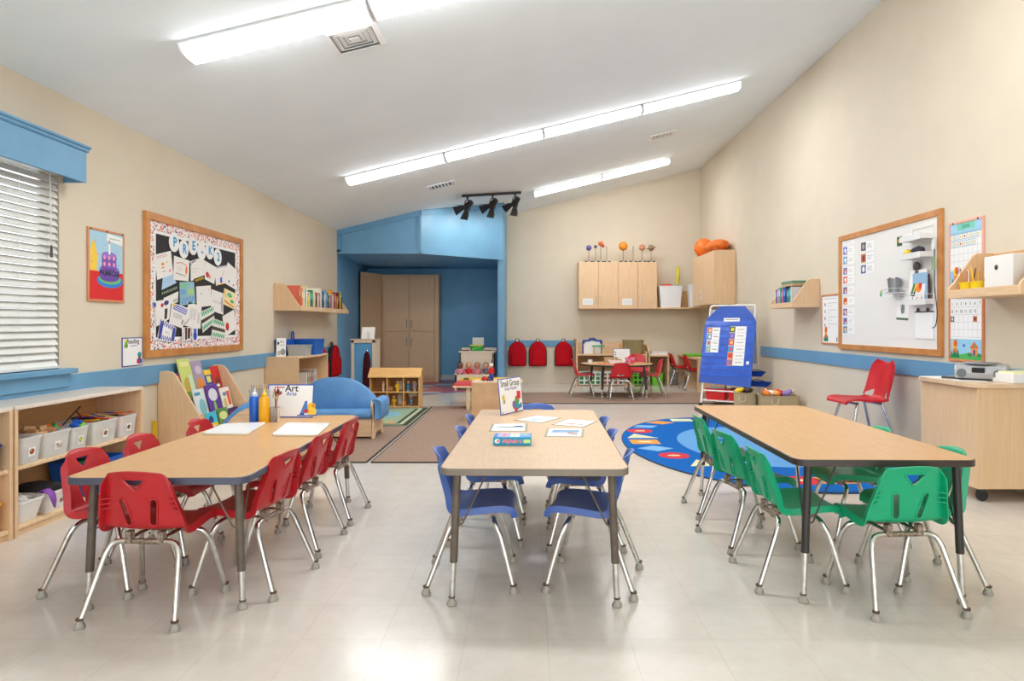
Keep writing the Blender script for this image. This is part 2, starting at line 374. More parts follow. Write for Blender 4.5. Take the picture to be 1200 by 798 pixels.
mb = MB(); mb.prism(ell(RA, RBB), 0.0005, .010, RB, 'z'); mb.build('pile', rg, bev=.003)
MB().ring([(x, y, .006) for x, y in ell(RA, RBB)], .006, C(40, 60, 90, .9), 6).build('binding', rg)
mb = MB(); mb.prism(ell(.68, 1.05), .010, .0108, RLB, 'z')
ring = [(-.30, 1.62, 3, RCRM), (-.60, 1.42, 2, RORG), (-.83, 1.12, 0, RSKY), (-.945, .80, 1, RRED), (-1.0, .47, 4, RCRM), (-1.01, .13, 5, RORG), (-.97, -.22, 2, RSKY), (-.87, -.56, 1, RRED), (-.68, -.88, 4, RCRM), (-.45, -1.22, 6, RORG), (-.12, -1.50, 1, RRED)]
def rshape(cx, cy, t, m, s=1.0):
    pts = {0: [(-.15, -.06), (.06, -.10), (.15, .05), (-.07, .10)], 1: ell(.135, .14, 22), 2: [(-.17, 0), (0, -.14), (.17, 0), (0, .14)], 3: [(-.13, -.1), (.13, -.1), (.13, .1), (-.13, .1)],
           4: [(-.15, -.12), (.17, -.12), (-.04, .14)], 5: [(-.14, -.12), (.14, -.12), (.14, .12), (-.14, .12)], 6: [(-.16, 0), (-.08, -.13), (.08, -.13), (.16, 0), (.08, .13), (-.08, .13)]}[t]
    mb.prism([(cx+x*s, cy+y*s) for x, y in pts], .010, .0109, m, 'z')
    if t in (1, 5): mb.prism([(cx+x*.45*s, cy+y*.22*s) for x, y in (ell(.13, .13, 16) if t == 1 else [(-.14, -.12), (.14, -.12), (.14, .12), (-.14, .12)])], .0109, .0113, RCRM, 'z')
nxt = {RRED: RORG, RORG: RSKY, RSKY: RCRM, RCRM: RRED}
for cx, cy, t, m in ring: rshape(cx, cy, t, m); rshape(-cx, cy, (t+2) % 7, nxt[m])
for cx, cy, t, m in ((-.30, .55, 4, RCRM), (-.30, .24, 2, RB), (-.28, -.10, 4, RRED), (-.22, -.5, 5, RORG), (.25, .45, 1, RRED), (.28, -.05, 2, RB), (.24, -.5, 4, RCRM)): mb.M = Matrix.Translation((0, 0, .0008)); rshape(cx, cy, t, m, .9)
mb.M = Matrix()
mb.build('shapes', rg, smooth=False)
# play rug with roads
pm = thing('play_rug', 'small green play rug with pond and dark border in front of the dollhouse', 'rug', (-2.0, 8.38, .011))
MB().prism(rrect(1.24, 1.66, .03, 3), .0005, .008, rug_border('rug_green', (128, 146, 118)), 'z').build('pile', pm, bev=.002)
mb = MB(); DK = rug_border('rug_dark', (64, 60, 50)); PALE = rug_border('rug_pale', (168, 180, 150)); PND = rug_border('rug_pond', (120, 168, 186))
for w0, h0, m in ((1.2, 1.62, DK), (1.08, 1.5, PALE), (.98, 1.4, DK), (.90, 1.32, rug_border('rug_green2', (142, 162, 136)))): mb.prism(rrect(w0, h0, .03, 3), .008+.0003*(1.62-h0)*3, .0086+.0003*(1.62-h0)*8, m, 'z')
mb.prism(ell(.30, .34, 30, .05, .1), .0088, .0096, PND, 'z'); mb.prism(ell(.16, .2, 30, -.1, -.35), .0088, .0096, PALE, 'z')
for k in range(6): mb.prism(rrect(.11, .1, .02, 3, -.38+.15*k, -.58), .0088, .0096, (DK, PND, RORG)[k % 3], 'z')
mb.build('printed_scene', pm, smooth=False)
# ------------------------------------------------------------------ work tables
def make_table(name, label, loc, rz, w, l, h, top, edge, tubem, n_in=.06, y_in=.05, chrome=.17):
    t = thing(name, label, 'table', loc, rz)
    rr = .055
    MB().prism(rrect(w-.008, l-.008, rr, 6), h-.026, h, top, 'z').build('tabletop', t, bev=.002)
    mb = MB(); a = rrect(w-.0079, l-.0079, rr, 6); b = rrect(w, l, rr+.003, 6)
    mb.loft([[(x, y, h-.030) for x, y in a], [(x, y, h-.028) for x, y in b], [(x, y, h-.003) for x, y in b], [(x, y, h-.0005) for x, y in a]], edge, False, False)
    mb.loft([[(x, y, h-.030) for x, y in rrect(w-.06, l-.06, rr, 6)], [(x, y, h-.030) for x, y in a]], edge, False, False)
    mb.build('edge_band', t)
    for sx in (-1, 1):
        for sy in (-1, 1):
            px, py = sx*(w/2-n_in-.01), sy*(l/2-y_in-.012)
            fx, fy = px+sx*.022, py+sy*.008
            def at(z): k = (h-.03-z)/(h-.03); return (px+(fx-px)*k, py+(fy-py)*k, z)
            lg = MB().tube([at(h-.03), at(chrome)], .0165, tubem, 16).build('leg', t)
            mb = MB(); mb.tube([at(chrome+.005), at(.035)], .0125, CHROME, 14); mb.build('leg_insert', lg)
            mb = MB(); x, y, _ = at(0); mb.lathe([(.012, .040), (.0135, .034), (.010, .030), (.012, .025), (.019, .016), (.0215, .006), (.019, 0)], (x, y, 0), GLIDE, 16)
            mb.lathe([(.0137, .0395), (.0142, .036), (.0137, .0325)], (x, y, 0), GLIDED, 16); mb.build('glide', lg)
            mb = MB(); z0 = .33; x0, y0, _ = at(z0)
            mb.tube([(x0-sx*.014, y0, z0), (x0-sx*.03, y0, z0+.008), (x0-sx*.13, y0-sy*.01, h-.035), (x0-sx*.14, y0-sy*.01, h-.03)], .0038, tubem, 8)
            mb.tube([(x0, y0-sy*.014, z0), (x0, y0-sy*.03, z0+.008), (x0-sx*.01, y0-sy*.13, h-.035), (x0-sx*.01, y0-sy*.14, h-.03)], .0038, tubem, 8)
            mb.build('brace', t)
    return t
EDGEL = noisy('slate_edge_band', (70, 74, 92), (78, 82, 100), 10, 0.35); EDGEC = noisy('bronze_edge_band', (122, 110, 96), (132, 120, 106), 10, 0.35)
EDGER = noisy('black_edge_band', (54, 44, 38), (62, 50, 44), 10, 0.35)
make_table('activity_table', 'long wooden-topped table with slate edge, surrounded by red chairs', (-1.50, 3.535, 0), R(.6), .728, 1.825, .56, LAMI, EDGEL, GREYT, .06, .085, .157)
make_table('activity_table', 'middle wooden-topped table with bronze-grey edge, surrounded by blue chairs', (.038, 3.635, 0), R(-1.06), .782, 1.89, .58, LAMIC, EDGEC, GREYT, .06, .05, .18)
make_table('activity_table', 'long wooden-topped table with black edge, surrounded by green chairs', (1.497, 3.65, 0), R(-.95), .757, 1.855, .61, LAMI, EDGER, BLACKT, .06, .045, .21)

# ------------------------------------------------------------------ stacking chairs
PROF = [(.196, .318, .138), (.193, .336, .145), (.180, .352, .150), (.14, .361, .156), (.07, .359, .162), (0, .353, .166), (-.05, .350, .168), (-.082, .357, .168),
        (-.099, .380, .166), (-.110, .42, .158), (-.128, .48, .143), (-.147, .545, .128), (-.158, .582, .118), (-.163, .594, .109), (-.169, .600, .100), (-.178, .600, .092)]
def shell_grid(plain=False):
    P = smooth_path([Vector(p) for p in PROF], 3); n = len(P); S = [-1+k/9.0 for k in range(19)]
    rows = []
    for i, p in enumerate(P):
        t = (P[min(i+1, n-1)]-P[max(i-1, 0)]); t = Vector((t.x, t.y)).normalized(); nrm = Vector((t.y, -t.x))     # sitter's side
        if nrm.y < 0 and p.y < .37 and p.x > 0: nrm = -nrm
        if p.y > .56: nrm = Vector((.99, 0.0))
        cr = min(max((p.y-.54)/.05, 0), 1)*.012
        k_ = min(max((i/(n-1)-.40)/.2, 0), 1); c = .010+.015*k_*k_*(3-2*k_)
        row = []
        fl = 1.0 if p.y < .54 else max(.15, 1-(p.y-.54)/.05)
        for k in (2, 1): row.append((-(p.z+.004*k*fl), p.x+nrm.x*(c-.013*k*fl), p.y+nrm.y*(c-.013*k*fl)-cr))
        for s in S: row.append((p.z*s, p.x+nrm.x*c*abs(s)**2.2, p.y+nrm.y*c*abs(s)**2.2-cr*s*s))
        for k in (1, 2): row.append(((p.z+.004*k*fl), p.x+nrm.x*(c-.013*k*fl), p.y+nrm.y*(c-.013*k*fl)-cr))
        rows.append(row)
    return rows
def back_y(z):
    P = [(z_, y_) for y_, z_, _ in PROF[8:14]]; z = max(z, P[0][0])
    for (z0, y0), (z1, y1) in zip(P[:-1], P[1:]):
        if z0 <= z <= z1: return y0+(y1-y0)*(z-z0)/(z1-z0)
    return P[-1][1]
def back_hw(z):
    P = [(z_, w) for _, z_, w in PROF[8:14]]; z = max(z, P[0][0])
    for (z0, y0), (z1, y1) in zip(P[:-1], P[1:]):
        if z0 <= z <= z1: return y0+(y1-y0)*(z-z0)/(z1-z0)
    return P[-1][1]
def slot(x0, z0, x1, z1, r, n=6):
    a = math.atan2(z1-z0, x1-x0); out = []
    for k in range(n+1): t = a+math.pi/2+math.pi*k/n; out.append((x0+r*math.cos(t), z0+r*math.sin(t)))
    for k in range(n+1): t = a-math.pi/2+math.pi*k/n; out.append((x1+r*math.cos(t), z1+r*math.sin(t)))
    return out
def round_poly(pts, r, n=4):
    out = []; N_ = len(pts)
    for i in range(N_):
        p, a, b = Vector(pts[i]), Vector(pts[i-1]), Vector(pts[(i+1) % N_])
        u, w = (a-p).normalized(), (b-p).normalized(); p0, p1 = p+u*r, p+w*r
        for k in range(n+1):
            t = k/n; out.append(tuple((1-t)**2*p0+2*t*(1-t)*p+t*t*p1))
    return out
TRI = round_poly([(-.046, .567), (.046, .567), (0, .516)], .011)
SLOTS = [slot(.050, .388, .063, .470, .0135), slot(-.050, .388, -.063, .470, .0135)]
def make_shell_mesh(kind):
    rows = shell_grid(); mb = MB(); w = len(rows[0]); mat = C(200, 60, 60)
    v = [p for r_ in rows for p in r_]; f = []
    for i in range(len(rows)-1):
        for j in range(w-1): f.append((i*w+j, i*w+j+1, (i+1)*w+j+1, (i+1)*w+j))
    mb.add(v, f, mat); o = mb.build('shell_tmp')
    so = o.modifiers.new('s', 'SOLIDIFY'); so.thickness = .006; so.offset = 0
    cut = MB()
    if kind == 'slotted':
        holes = [TRI]+SLOTS; y0, y1 = -.25, -.02
    else:
        holes = [slot(-.05, .392, .05, .392, .013)]; y0, y1 = -.25, -.02
    for h_ in holes: cut.prism(h_, y0, y1, mat, 'y')
    c = cut.build('cut_tmp', smooth=False)
    bo = o.modifiers.new('b', 'BOOLEAN'); bo.object = c; bo.operation = 'DIFFERENCE'; bo.solver = 'EXACT'
    bpy.context.view_layer.update(); dg = bpy.context.evaluated_depsgraph_get()
    me = bpy.data.meshes.new_from_object(o.evaluated_get(dg))
    bpy.data.objects.remove(o); bpy.data.objects.remove(c)
    add = MB(); me.calc_loop_triangles()
    for p in me.polygons: pass
    add.add([tuple(q.co) for q in me.vertices], [tuple(p.vertices) for p in me.polygons], mat)
    if kind == 'slotted':
        for h_ in holes:
            def Y(x, z): return back_y(z)+.026*(min(abs(x)/back_hw(z), 1))**2.2-.004
            cx = sum(p[0] for p in h_)/len(h_); cz = sum(p[1] for p in h_)/len(h_)
            add.ring([(cx+(x-cx)*1.06, Y(x, z), cz+(z-cz)*1.05) for x, z in h_], .0036, mat, 8)
        mid = len(rows[0])//2
        for z in (.44, .465, .49):
            row = min(rows, key=lambda r_: abs(r_[mid][2]-z) + (9 if r_[mid][1] > -.05 else 0))
            for q in ((row[0], row[2], row[4]), (row[-1], row[-3], row[-5])):
                add.loft([[(x, y, zz-.0018) for x, y, zz in q], [(x, y, zz+.0018) for x, y, zz in q]], mat)
    return add
SHELLS = {'slotted': make_shell_mesh('slotted'), 'plain': make_shell_mesh('plain')}
def leg_path(sx, sy):
    y0 = .098 if sy > 0 else -.075
    pts = [(sx*.075, y0, .303), (sx*.105, y0+sy*.002, .302), (sx*.132, y0+sy*.008, .292), (sx*.148, y0+sy*.022, .262), (sx*.157, y0+sy*.040, .215), (sx*.186, sy*.186, .030)]
    return smooth_path(pts, 3)
def make_chair(cat_name, label, kind, plasticm, h=1.0):
    t = thing(cat_name, label, 'chair')
    sh = SHELLS[kind]; mb = MB(); mb.add(sh.v, sh.f, plasticm); mb.build('seat_shell', t, ang=50)
    for sy in (-1, 1):
        y0 = .098 if sy > 0 else -.075
        MB().tube([(-.08, y0, .303), (.08, y0, .303)], .0112, RUSTY if kind == 'slotted' else CHROME, 12).build('crossbar', t)
        for sx in (-1, 1):
            lg = MB().tube(leg_path(sx, sy), .0112, CHROME, 12).build('leg', t)
            mb = MB(); x, y = sx*.188, sy*.189
            mb.lathe([(.0115, .040), (.0135, .036), (.0105, .031), (.012, .026), (.0185, .016), (.0205, .007), (.018, 0)], (x, y, 0), GLIDE, 14)
            mb.lathe([(.0137, .041), (.0142, .037), (.0137, .033)], (x, y, 0), GLIDED, 14)
            mb.build('glide', lg)
    for sx in (-1, 1):
        mb = MB(); mb.box(sx*.066-.010, sx*.066+.010, -.086, .108, .311, .318, RUSTY)
        for yy in (-.075, .098): mb.box(sx*.066-.012, sx*.066+.012, yy-.015, yy+.015, .296, .345, RUSTY)
        mb.build('mounting_strap', t, bev=.002)
    return t
def back_rest(x, y, a): return (x, y, 0), R(a)
GR = 'red chairs around the table with art supplies'
ch = make_chair('classroom_chair', '', 'slotted', REDP)
REDC = [(-1.526, 2.715, -3, 'red chair at the near end of the left table, back to the camera'),
        (-1.885, 3.005, -92, 'red chair beside the low shelf at the near corner of its table'),
        (-1.865, 3.41, -90, 'middle red chair on the low shelf side of the art table'),
        (-1.835, 3.955, -90, 'red chair nearest the book display, only its top showing past the table'),
        (-1.238, 3.01, 81, 'nearest of three red chairs on the aisle side of the art table'),
        (-1.232, 3.51, 86, 'middle of three red chairs on the aisle side of the art table'),
        (-1.222, 4.04, 88, 'farthest of three red chairs on the aisle side of the art table')]
for i, (x, y, a, lb) in enumerate(REDC): place(ch, i > 0, (x, y, 0), R(a), lb, GR)
GB = 'blue chairs around the middle table'
ch = make_chair('classroom_chair', '', 'slotted', BLUP)
BLUC = [(-.262, 3.05, -88, 'nearest blue chair on the carpet side of the middle table'), (-.232, 3.67, -91, 'second blue chair on the carpet side of the middle table'),
        (-.222, 4.15, -90, 'farthest blue chair on the carpet side of the middle table'),
        (.300, 3.02, 77, 'nearest blue chair on the oval rug side of the middle table'), (.300, 3.58, 88, 'second blue chair on the oval rug side of the middle table'),
        (.312, 4.06, 90, 'farthest blue chair on the oval rug side of the middle table'),
        (.055, 4.60, 180, 'blue chair at the far end of the middle table, only its top visible')]
for i, (x, y, a, lb) in enumerate(BLUC): place(ch, i > 0, (x, y, 0), R(a), lb, GB)
GG = 'green chairs around the table on the oval rug side'
ch = make_chair('classroom_chair', '', 'slotted', GRNP)
GRNC = [(1.54, 2.805, 4, 'green chair at the near end of its table, back to the camera'), (1.188, 3.06, -90, 'nearest green chair on the aisle side of its table'),
        (1.175, 3.58, -79, 'middle green chair on the aisle side of its table, turned a little'), (1.205, 4.15, -90, 'farthest green chair on the aisle side, standing at the oval rug'),
        (1.80, 3.05, 88, 'green chair partly hidden behind the near end chair, wall side of its table'), (1.80, 3.66, 90, 'second green chair on the wall side, tucked deep under its table')]
for i, (x, y, a, lb) in enumerate(GRNC): place(ch, i > 0, (x, y, 0), R(a), lb, GG)
ch = make_chair('classroom_chair', '', 'plain', REDS)
GT = 'small red chairs at the back of the room'
SMALL = [(.86, 10.86, -90, 'red chair beside the backpacks, facing the round table', 1.0), (1.43, 10.38, 0, 'red chair with its back to the camera at the round table', .95),
         (2.02, 10.82, 88, 'red chair facing the round table from the easel side', 1.0), (1.93, 11.75, 178, 'red chair behind the round table, only its backrest showing', 1.08),
         (2.86, 12.72, -88, 'red chair by the far corner desk, farther of two', 1.05), (2.95, 11.9, -90, 'red chair by the far corner desk, beside the blue pocket chart', 1.05)]
for i, (x, y, a, lb, s) in enumerate(SMALL): place(ch, i > 0, (x, y, 0.011 if y < 11.36 else 0), R(a), lb, GT, s)

# taller red chair by the whiteboard: its own shell with an open lower back
def big_chair():
    t = thing('shell_chair', 'larger red plastic chair with chrome legs under the whiteboard', 'chair', (3.07, 6.1, 0), R(92))
    P = [(.225, .452, .165), (.222, .468, .178), (.205, .480, .19), (.15, .485, .20), (.05, .478, .205), (-.06, .474, .205), (-.12, .480, .20), (-.160, .505, .195),
         (-.180, .56, .19), (-.2, .63, .19), (-.222, .72, .185), (-.24, .79, .165), (-.248, .815, .13), (-.252, .822, .11)]
    Q = smooth_path([Vector(p) for p in P], 3); n = len(Q); rows = []
    for i, p in enumerate(Q):
        tt = (Q[min(i+1, n-1)]-Q[max(i-1, 0)]); tt = Vector((tt.x, tt.y)).normalized(); nr = Vector((tt.y, -tt.x))
        if nr.y < 0 and p.x > 0: nr = -nr
        c = .018 if i < n*.5 else .045; row = [(-(p.z+.003), p.x+nr.x*(c-.016), p.y+nr.y*(c-.016))]
        for k in range(-8, 9): s = k/8; row.append((p.z*s, p.x+nr.x*c*abs(s)**2.2, p.y+nr.y*c*abs(s)**2.2))
        row.append((p.z+.003, p.x+nr.x*(c-.016), p.y+nr.y*(c-.016))); rows.append(row)
    mb = MB(); w = len(rows[0]); mb.add([p for r_ in rows for p in r_], [(i*w+j, i*w+j+1, (i+1)*w+j+1, (i+1)*w+j) for i in range(n-1) for j in range(w-1)], REDS)
    o = mb.build('shell_tmp'); so = o.modifiers.new('s', 'SOLIDIFY'); so.thickness = .007; so.offset = 0
    cut = MB(); cut.M = Matrix()
    for sx in (-1, 1): cut.prism(round_poly([(-.175, .505), (-.10, .505), (-.188, .585)], .012), sx*.09, sx*.19, REDS, 'x')
    c = cut.build('cut_tmp', smooth=False); bo = o.modifiers.new('b', 'BOOLEAN'); bo.object = c; bo.solver = 'EXACT'
    bpy.context.view_layer.update(); me = bpy.data.meshes.new_from_object(o.evaluated_get(bpy.context.evaluated_depsgraph_get()))
    bpy.data.objects.remove(o); bpy.data.objects.remove(c)
    mb = MB(); mb.add([tuple(q.co) for q in me.vertices], [tuple(p.vertices) for p in me.polygons], REDS); mb.build('seat_shell', t, ang=50)
    for sy in (-1, 1):
        for sx in (-1, 1):
            y0 = .12 if sy > 0 else -.10
            lg = MB().tube(smooth_path([(sx*.10, y0, .452), (sx*.135, y0+sy*.002, .448), (sx*.155, y0+sy*.012, .42), (sx*.215, sy*.23, .028)], 4), .0125, CHROME, 12).build('leg', t)
            MB().lathe([(.013, .036), (.015, .03), (.018, .012), (.017, 0)], (sx*.217, sy*.233, 0), GLIDE, 12).build('glide', lg)
        MB().tube([(-.11, .12 if sy > 0 else -.10, .452), (.11, .12 if sy > 0 else -.10, .452)], .0125, CHROME, 12).build('crossbar', t)
big_chair()
# round table
rt = thing('round_table', 'round wooden table with black legs ringed by small red chairs', 'table', (1.44, 10.85, .011))
mb = MB(); mb.lathe([(0.001, .50), (.585, .50), (.595, .503)], (0, 0, 0), BLACKT, 40); mb.lathe([(.001, .527), (.588, .527), (.588, .503), (.001, .503)], (0, 0, 0), LAMI, 48); mb.build('tabletop', rt)
mb = MB(); mb.lathe([(.588, .503), (.598, .503), (.600, .515), (.596, .526), (.588, .5265)], (0, 0, 0), BLACKT, 48); mb.build('edge_band', rt)
for x, y in ((-.28, -.36), (.42, -.36), (-.40, .38), (.26, .38)):
    lg = MB().tube([(x*.92, y*.92, .50), (x, y, .13)], .019, BLACKT, 14).build('leg', rt)
    MB().tube([(x, y, .135), (x*1.01, y*1.01, .02)], .013, CHROME, 12).build('leg_insert', lg); MB().lathe([(.012, .03), (.02, .012), (.02, 0)], (x*1.01, y*1.01, 0), GLIDE, 12).build('glide', lg)
# ------------------------------------------------------------------ left wall: low shelves and bins
def low_shelf(name, label, y0, y1, mid=(.385,)):
    L = y1-y0; t = thing(name, label, 'shelf', (XL+.004, y0, 0), R(90))       # local x along the wall, front at -y
    D, Hh = .336, .72
    MB().box(0, L, -D, 0, Hh-.022, Hh, SHELFTOP).build('top_board', t, bev=.004)
    for x in (0, L-.022): MB().box(x, x+.022, -D, 0, 0, Hh-.022, WOOD).build('side_panel', t, bev=.003)
    MB().box(.022, L-.022, -.012, 0, .045, Hh-.022, WOODIN).build('back_panel', t)
    for z in mid: MB().box(.022, L-.022, -D+.006, -.012, z-.020, z, WOODY).build('shelf_board', t, bev=.003)
    MB().box(.022, L-.022, -D+.006, -.012, .038, .058, WOODY).build('bottom_board', t, bev=.003)
    MB().box(.022, L-.022, -D+.02, -D+.038, 0, .038, WOODH).build('plinth', t)
    return t
low_shelf('low_shelf', 'low maple shelf unit filled with bins, near the window', 3.605, 4.80)
low_shelf('low_shelf', 'low maple shelf unit cut off by the left edge of the photo', 2.40, 3.590)
def bin_on(name, label, y, xfront, w, d, h, z, m, taper=.9, group=None, cat='bin', card=None, r=.02, hatch=None):
    t = thing(name, label, cat, (xfront-d/2, y, z), R(90), group)
    mb = MB(); tub(mb, w, d, h, m, taper, .003, r, .005); mb.build('tub', t)
    if card:
        mb = MB(); zc = h*.42; a = -d/2*(taper+(1-taper)*.42)-.0012
        tl = (d/2-d*taper/2)/h
        M0 = Matrix.Rotation(math.atan(tl), 4, 'X'); mb.M = Matrix.Translation((0, a, zc)) @ M0
        mb.rect(-.026, -.026, .026, .026, 0, PAPER); mb.disc(0, .002, .018, .016, -.0006, card[0]); mb.disc(-.006, .006, .007, .007, -.0012, card[1]); mb.disc(.007, -.004, .006, .008, -.0012, card[2])
        mb.build('picture_card', t)
    return t
XF = XL+.004+.325
BD = .27
bin_on('storage_bin', 'clear bin nearest the post on the middle shelf, picture card on front', 3.748, XF, .155, BD, .15, .385, CLEAR, card=(BROWN, ORANGE, RED), group='clear bins on the middle shelf')
bin_on('storage_bin', 'wide clear bin of wooden blocks on the middle shelf', 3.955, XF, .215, BD, .15, .385, CLEAR, card=(OFFW, BROWN, GREY), group='clear bins on the middle shelf')
bin_on('storage_bin', 'clear bin holding bright interlocking pieces on the middle shelf', 4.155, XF, .15, BD, .145, .385, CLEAR, card=(LIME, YEL, PINK), group='clear bins on the middle shelf')
bin_on('storage_bin', 'long clear bin full of coloured craft sticks on the middle shelf', 4.40, XF, .25, BD, .15, .385, CLEAR, card=(BROWN, ORANGE, BLACK), group='clear bins on the middle shelf')
bin_on('storage_bin', 'clear bin at the far end of the middle shelf, beside the stick bin', 4.655, XF, .19, BD, .15, .385, CLEAR, card=(BROWN, BLACK, ORANGE), group='clear bins on the middle shelf')
WT = C(232, 230, 226, .4)
bin_on('storage_tub', 'white tub of costume scraps on the bottom shelf, nearest the post', 3.745, XF+.005, .20, .29, .125, .058, WT, taper=.8, r=.035)
bin_on('storage_tub', 'white tub heaped with black fabric on the bottom shelf', 3.99, XF+.005, .235, .29, .125, .058, WT, taper=.8, r=.035, card=(GREY, BROWN, RED))
bin_on('storage_tub', 'bright blue tub on the bottom shelf behind the red chairs', 4.42, XF+.002, .36, .29, .22, .058, C(20, 96, 190, .4), taper=.86, r=.03)
bin_on('storage_tub', 'dark blue tub on the shelf at the left photo edge', 3.40, XF, .26, .27, .145, .385, C(18, 40, 130, .4))
bin_on('storage_tub', 'yellow tub on the bottom shelf at the left photo edge', 3.40, XF, .26, .27, .16, .058, C(240, 176, 10, .4))
rnd.seed(3)
for i in range(7):
    h_ = .035; o = MB().box(-.03, .03, -.02, .02, 0, .034, C(*((206, 160, 110), (190, 140, 92), (222, 180, 132))[i % 3], .5)).build('wooden_block', loc=(XF-.07-.05*(i % 4), 3.90+.045*(i//2)*.9, .385+.118+.012*(i % 3)), bev=.004)
    o.rotation_euler = (rnd.uniform(-.25, .25), rnd.uniform(-.25, .25), rnd.uniform(0, 3)); tag(o, 'small wooden block heaped in the wide clear bin', 'block', 'wooden blocks in the bin')
def heap(name, label, cat, y, x, z, w, d, h, m, jit=.12):
    mb = MB(); mb.sph((0, 0, 0), (d/2, w/2, h), m, 26, 14, jit); return tag(mb.build(name, loc=(x, y, z), ang=80), label, cat, kind='stuff')
heap('block_pile', 'loose wooden blocks filling the lower part of the wide clear bin', 'blocks', 3.955, XF-BD/2, .385+.066, .205, .255, .062, noisy('block_fill', (168, 128, 92), (222, 190, 150), 55, .6))
heap('toy_pile', 'small brown pieces inside the clear bin nearest the post', 'toys', 3.748, XF-BD/2, .385+.058, .14, .25, .05, noisy('pieces_fill', (120, 80, 60), (220, 200, 180), 70, .6))
tp = [RED, GRN, BLU, YEL, ORANGE, TEAL, LIME, PINK]
heap('toy_pile', 'interlocking plastic pieces inside the third clear bin', 'toys', 4.155, XF-BD/2, .385+.062, .138, .25, .058, noisy('pieces_bright', (230, 150, 120), (150, 210, 110), 40, .5))
for i in range(9):
    m = tp[(i*3+2) % 8]; mb = MB(); mb.prism([(-.02, -.02), (-.006, -.02), (-.006, -.010), (.006, -.010), (.006, -.02), (.02, -.02), (.02, .02), (.006, .02), (.006, .010), (-.006, .010), (-.006, .02), (-.02, .02)], -.008, .008, m, 'z')
    o = mb.build('toy_connector', loc=(XF-.06-.055*(i % 4), 4.10+.03*(i % 5), .385+.125+.016*(i//4)), bev=.002); o.rotation_euler = (rnd.uniform(-.8, .8), rnd.uniform(-.8, .8), rnd.uniform(0, 3)); o.scale = (1.35,)*3
    tag(o, 'chunky coloured toy connector heaped in the third clear bin', 'toy', 'toy connectors in the bin')
heap('craft_stick_pile', 'coloured sticks packed inside the long clear bin', 'craft sticks', 4.40, XF-BD/2, .385+.068, .235, .255, .064, noisy('stick_fill', (60, 150, 80), (240, 150, 60), 30, .5, stretch=(.2, .2, 4)), .05)
heap('craft_stick_pile', 'coloured sticks packed inside the farthest clear bin', 'craft sticks', 4.655, XF-BD/2, .385+.068, .175, .255, .064, noisy('stick_fill_red', (206, 50, 60), (240, 180, 80), 30, .5, stretch=(.2, .2, 4)), .05)
sc_ = [RED, ORANGE, BLACK, YEL, RED, BLU, BLACK, ORANGE, GRN, BLACK, RED, PUR, ORANGE, YEL]
for i in range(22):
    y = 4.31+.19*rnd.random() if i < 15 else 4.59+.12*rnd.random()
    a, b = rnd.uniform(-.5, .5), rnd.uniform(-.12, .3); l = rnd.uniform(.14, .2)
    mb = MB(); mb.tube([(0, -l/2, 0), (0, l/2, 0)], .0045, sc_[i % 14], 6)
    o = mb.build('craft_stick', loc=(XF-.13+rnd.uniform(-.05, .05), y, .385+.143+.008*(i % 4))); o.rotation_euler = (b, 0, math.pi/2+a)
    tag(o, 'thin coloured stick lying on top in the two far clear bins', 'craft stick', 'craft sticks in the bins')
for (a, b, m) in (((XF-.16, 4.215, .53), (XF-.13, 4.335, .632), BLACK), ((XF-.15, 4.395, .535), (XF-.14, 4.315, .60), MAROON)):
    p0 = Vector(a); o = MB().tube([(0, 0, 0), tuple(Vector(b)-p0)], .005, m, 6).build('craft_stick', loc=p0); tag(o, ('black' if m is BLACK else 'dark red')+' stick leaning up out of the long stick bin', 'craft stick', 'craft sticks in the bins')
def lumpy(name, label, cat, loc, r, m, jit=.14, rz=0):
    mb = MB(); mb.sph((0, 0, 0), r, m, 22, 12, jit); o = mb.build(name, loc=loc, ang=80, rz=rz); return tag(o, label, cat)
lumpy('fabric_heap', 'black fabric heaped in the white tub on the bottom shelf', 'fabric', (XF-.145, 3.985, .178), (.128, .10, .045), noisy('black_cloth', (24, 22, 24), (44, 40, 42), 50, .9), .10)
lumpy('fabric_heap', 'pale patterned scraps heaped in the nearest white tub', 'fabric', (XF-.14, 3.745, .172), (.12, .082, .035), noisy('scraps', (90, 60, 60), (236, 232, 226), 26, .8), .14)
sc = MB(); sc.loft([[(0, -.03, 0), (.002, .03, .005)], [(.04, -.028, .012), (.042, .03, .014)], [(.075, -.025, -.01), (.075, .028, -.01)], [(.085, -.015, -.05), (.085, .024, -.05)], [(.086, .0, -.085), (.086, .012, -.095)]], noisy('purple_cloth', (128, 60, 160), (150, 82, 184), 60, .6), False, False, closed=False)
o = sc.build('purple_scarf', loc=(XF-.062, 3.875, .186)); sm = o.modifiers.new('s', 'SOLIDIFY'); sm.thickness = .004; tag(o, 'purple scarf hanging over the rim between the two white tubs', 'scarf')
for i, (dy, dx, m) in enumerate(((-.09, -.1, GRN), (.02, -.08, C(212, 160, 70)), (-.02, -.16, C(40, 60, 60)), (.1, -.12, BLU))):
    tag(MB().sph((0, 0, 0), (.05, .035, .03), m, 14, 8, .06).build('toy_animal', loc=(XF+dx, 4.42+dy, .058+.19)), ('green', 'tan', 'dark', 'blue')[i]+' toy lying in the bright blue tub', 'toy', 'toys in the blue tub')

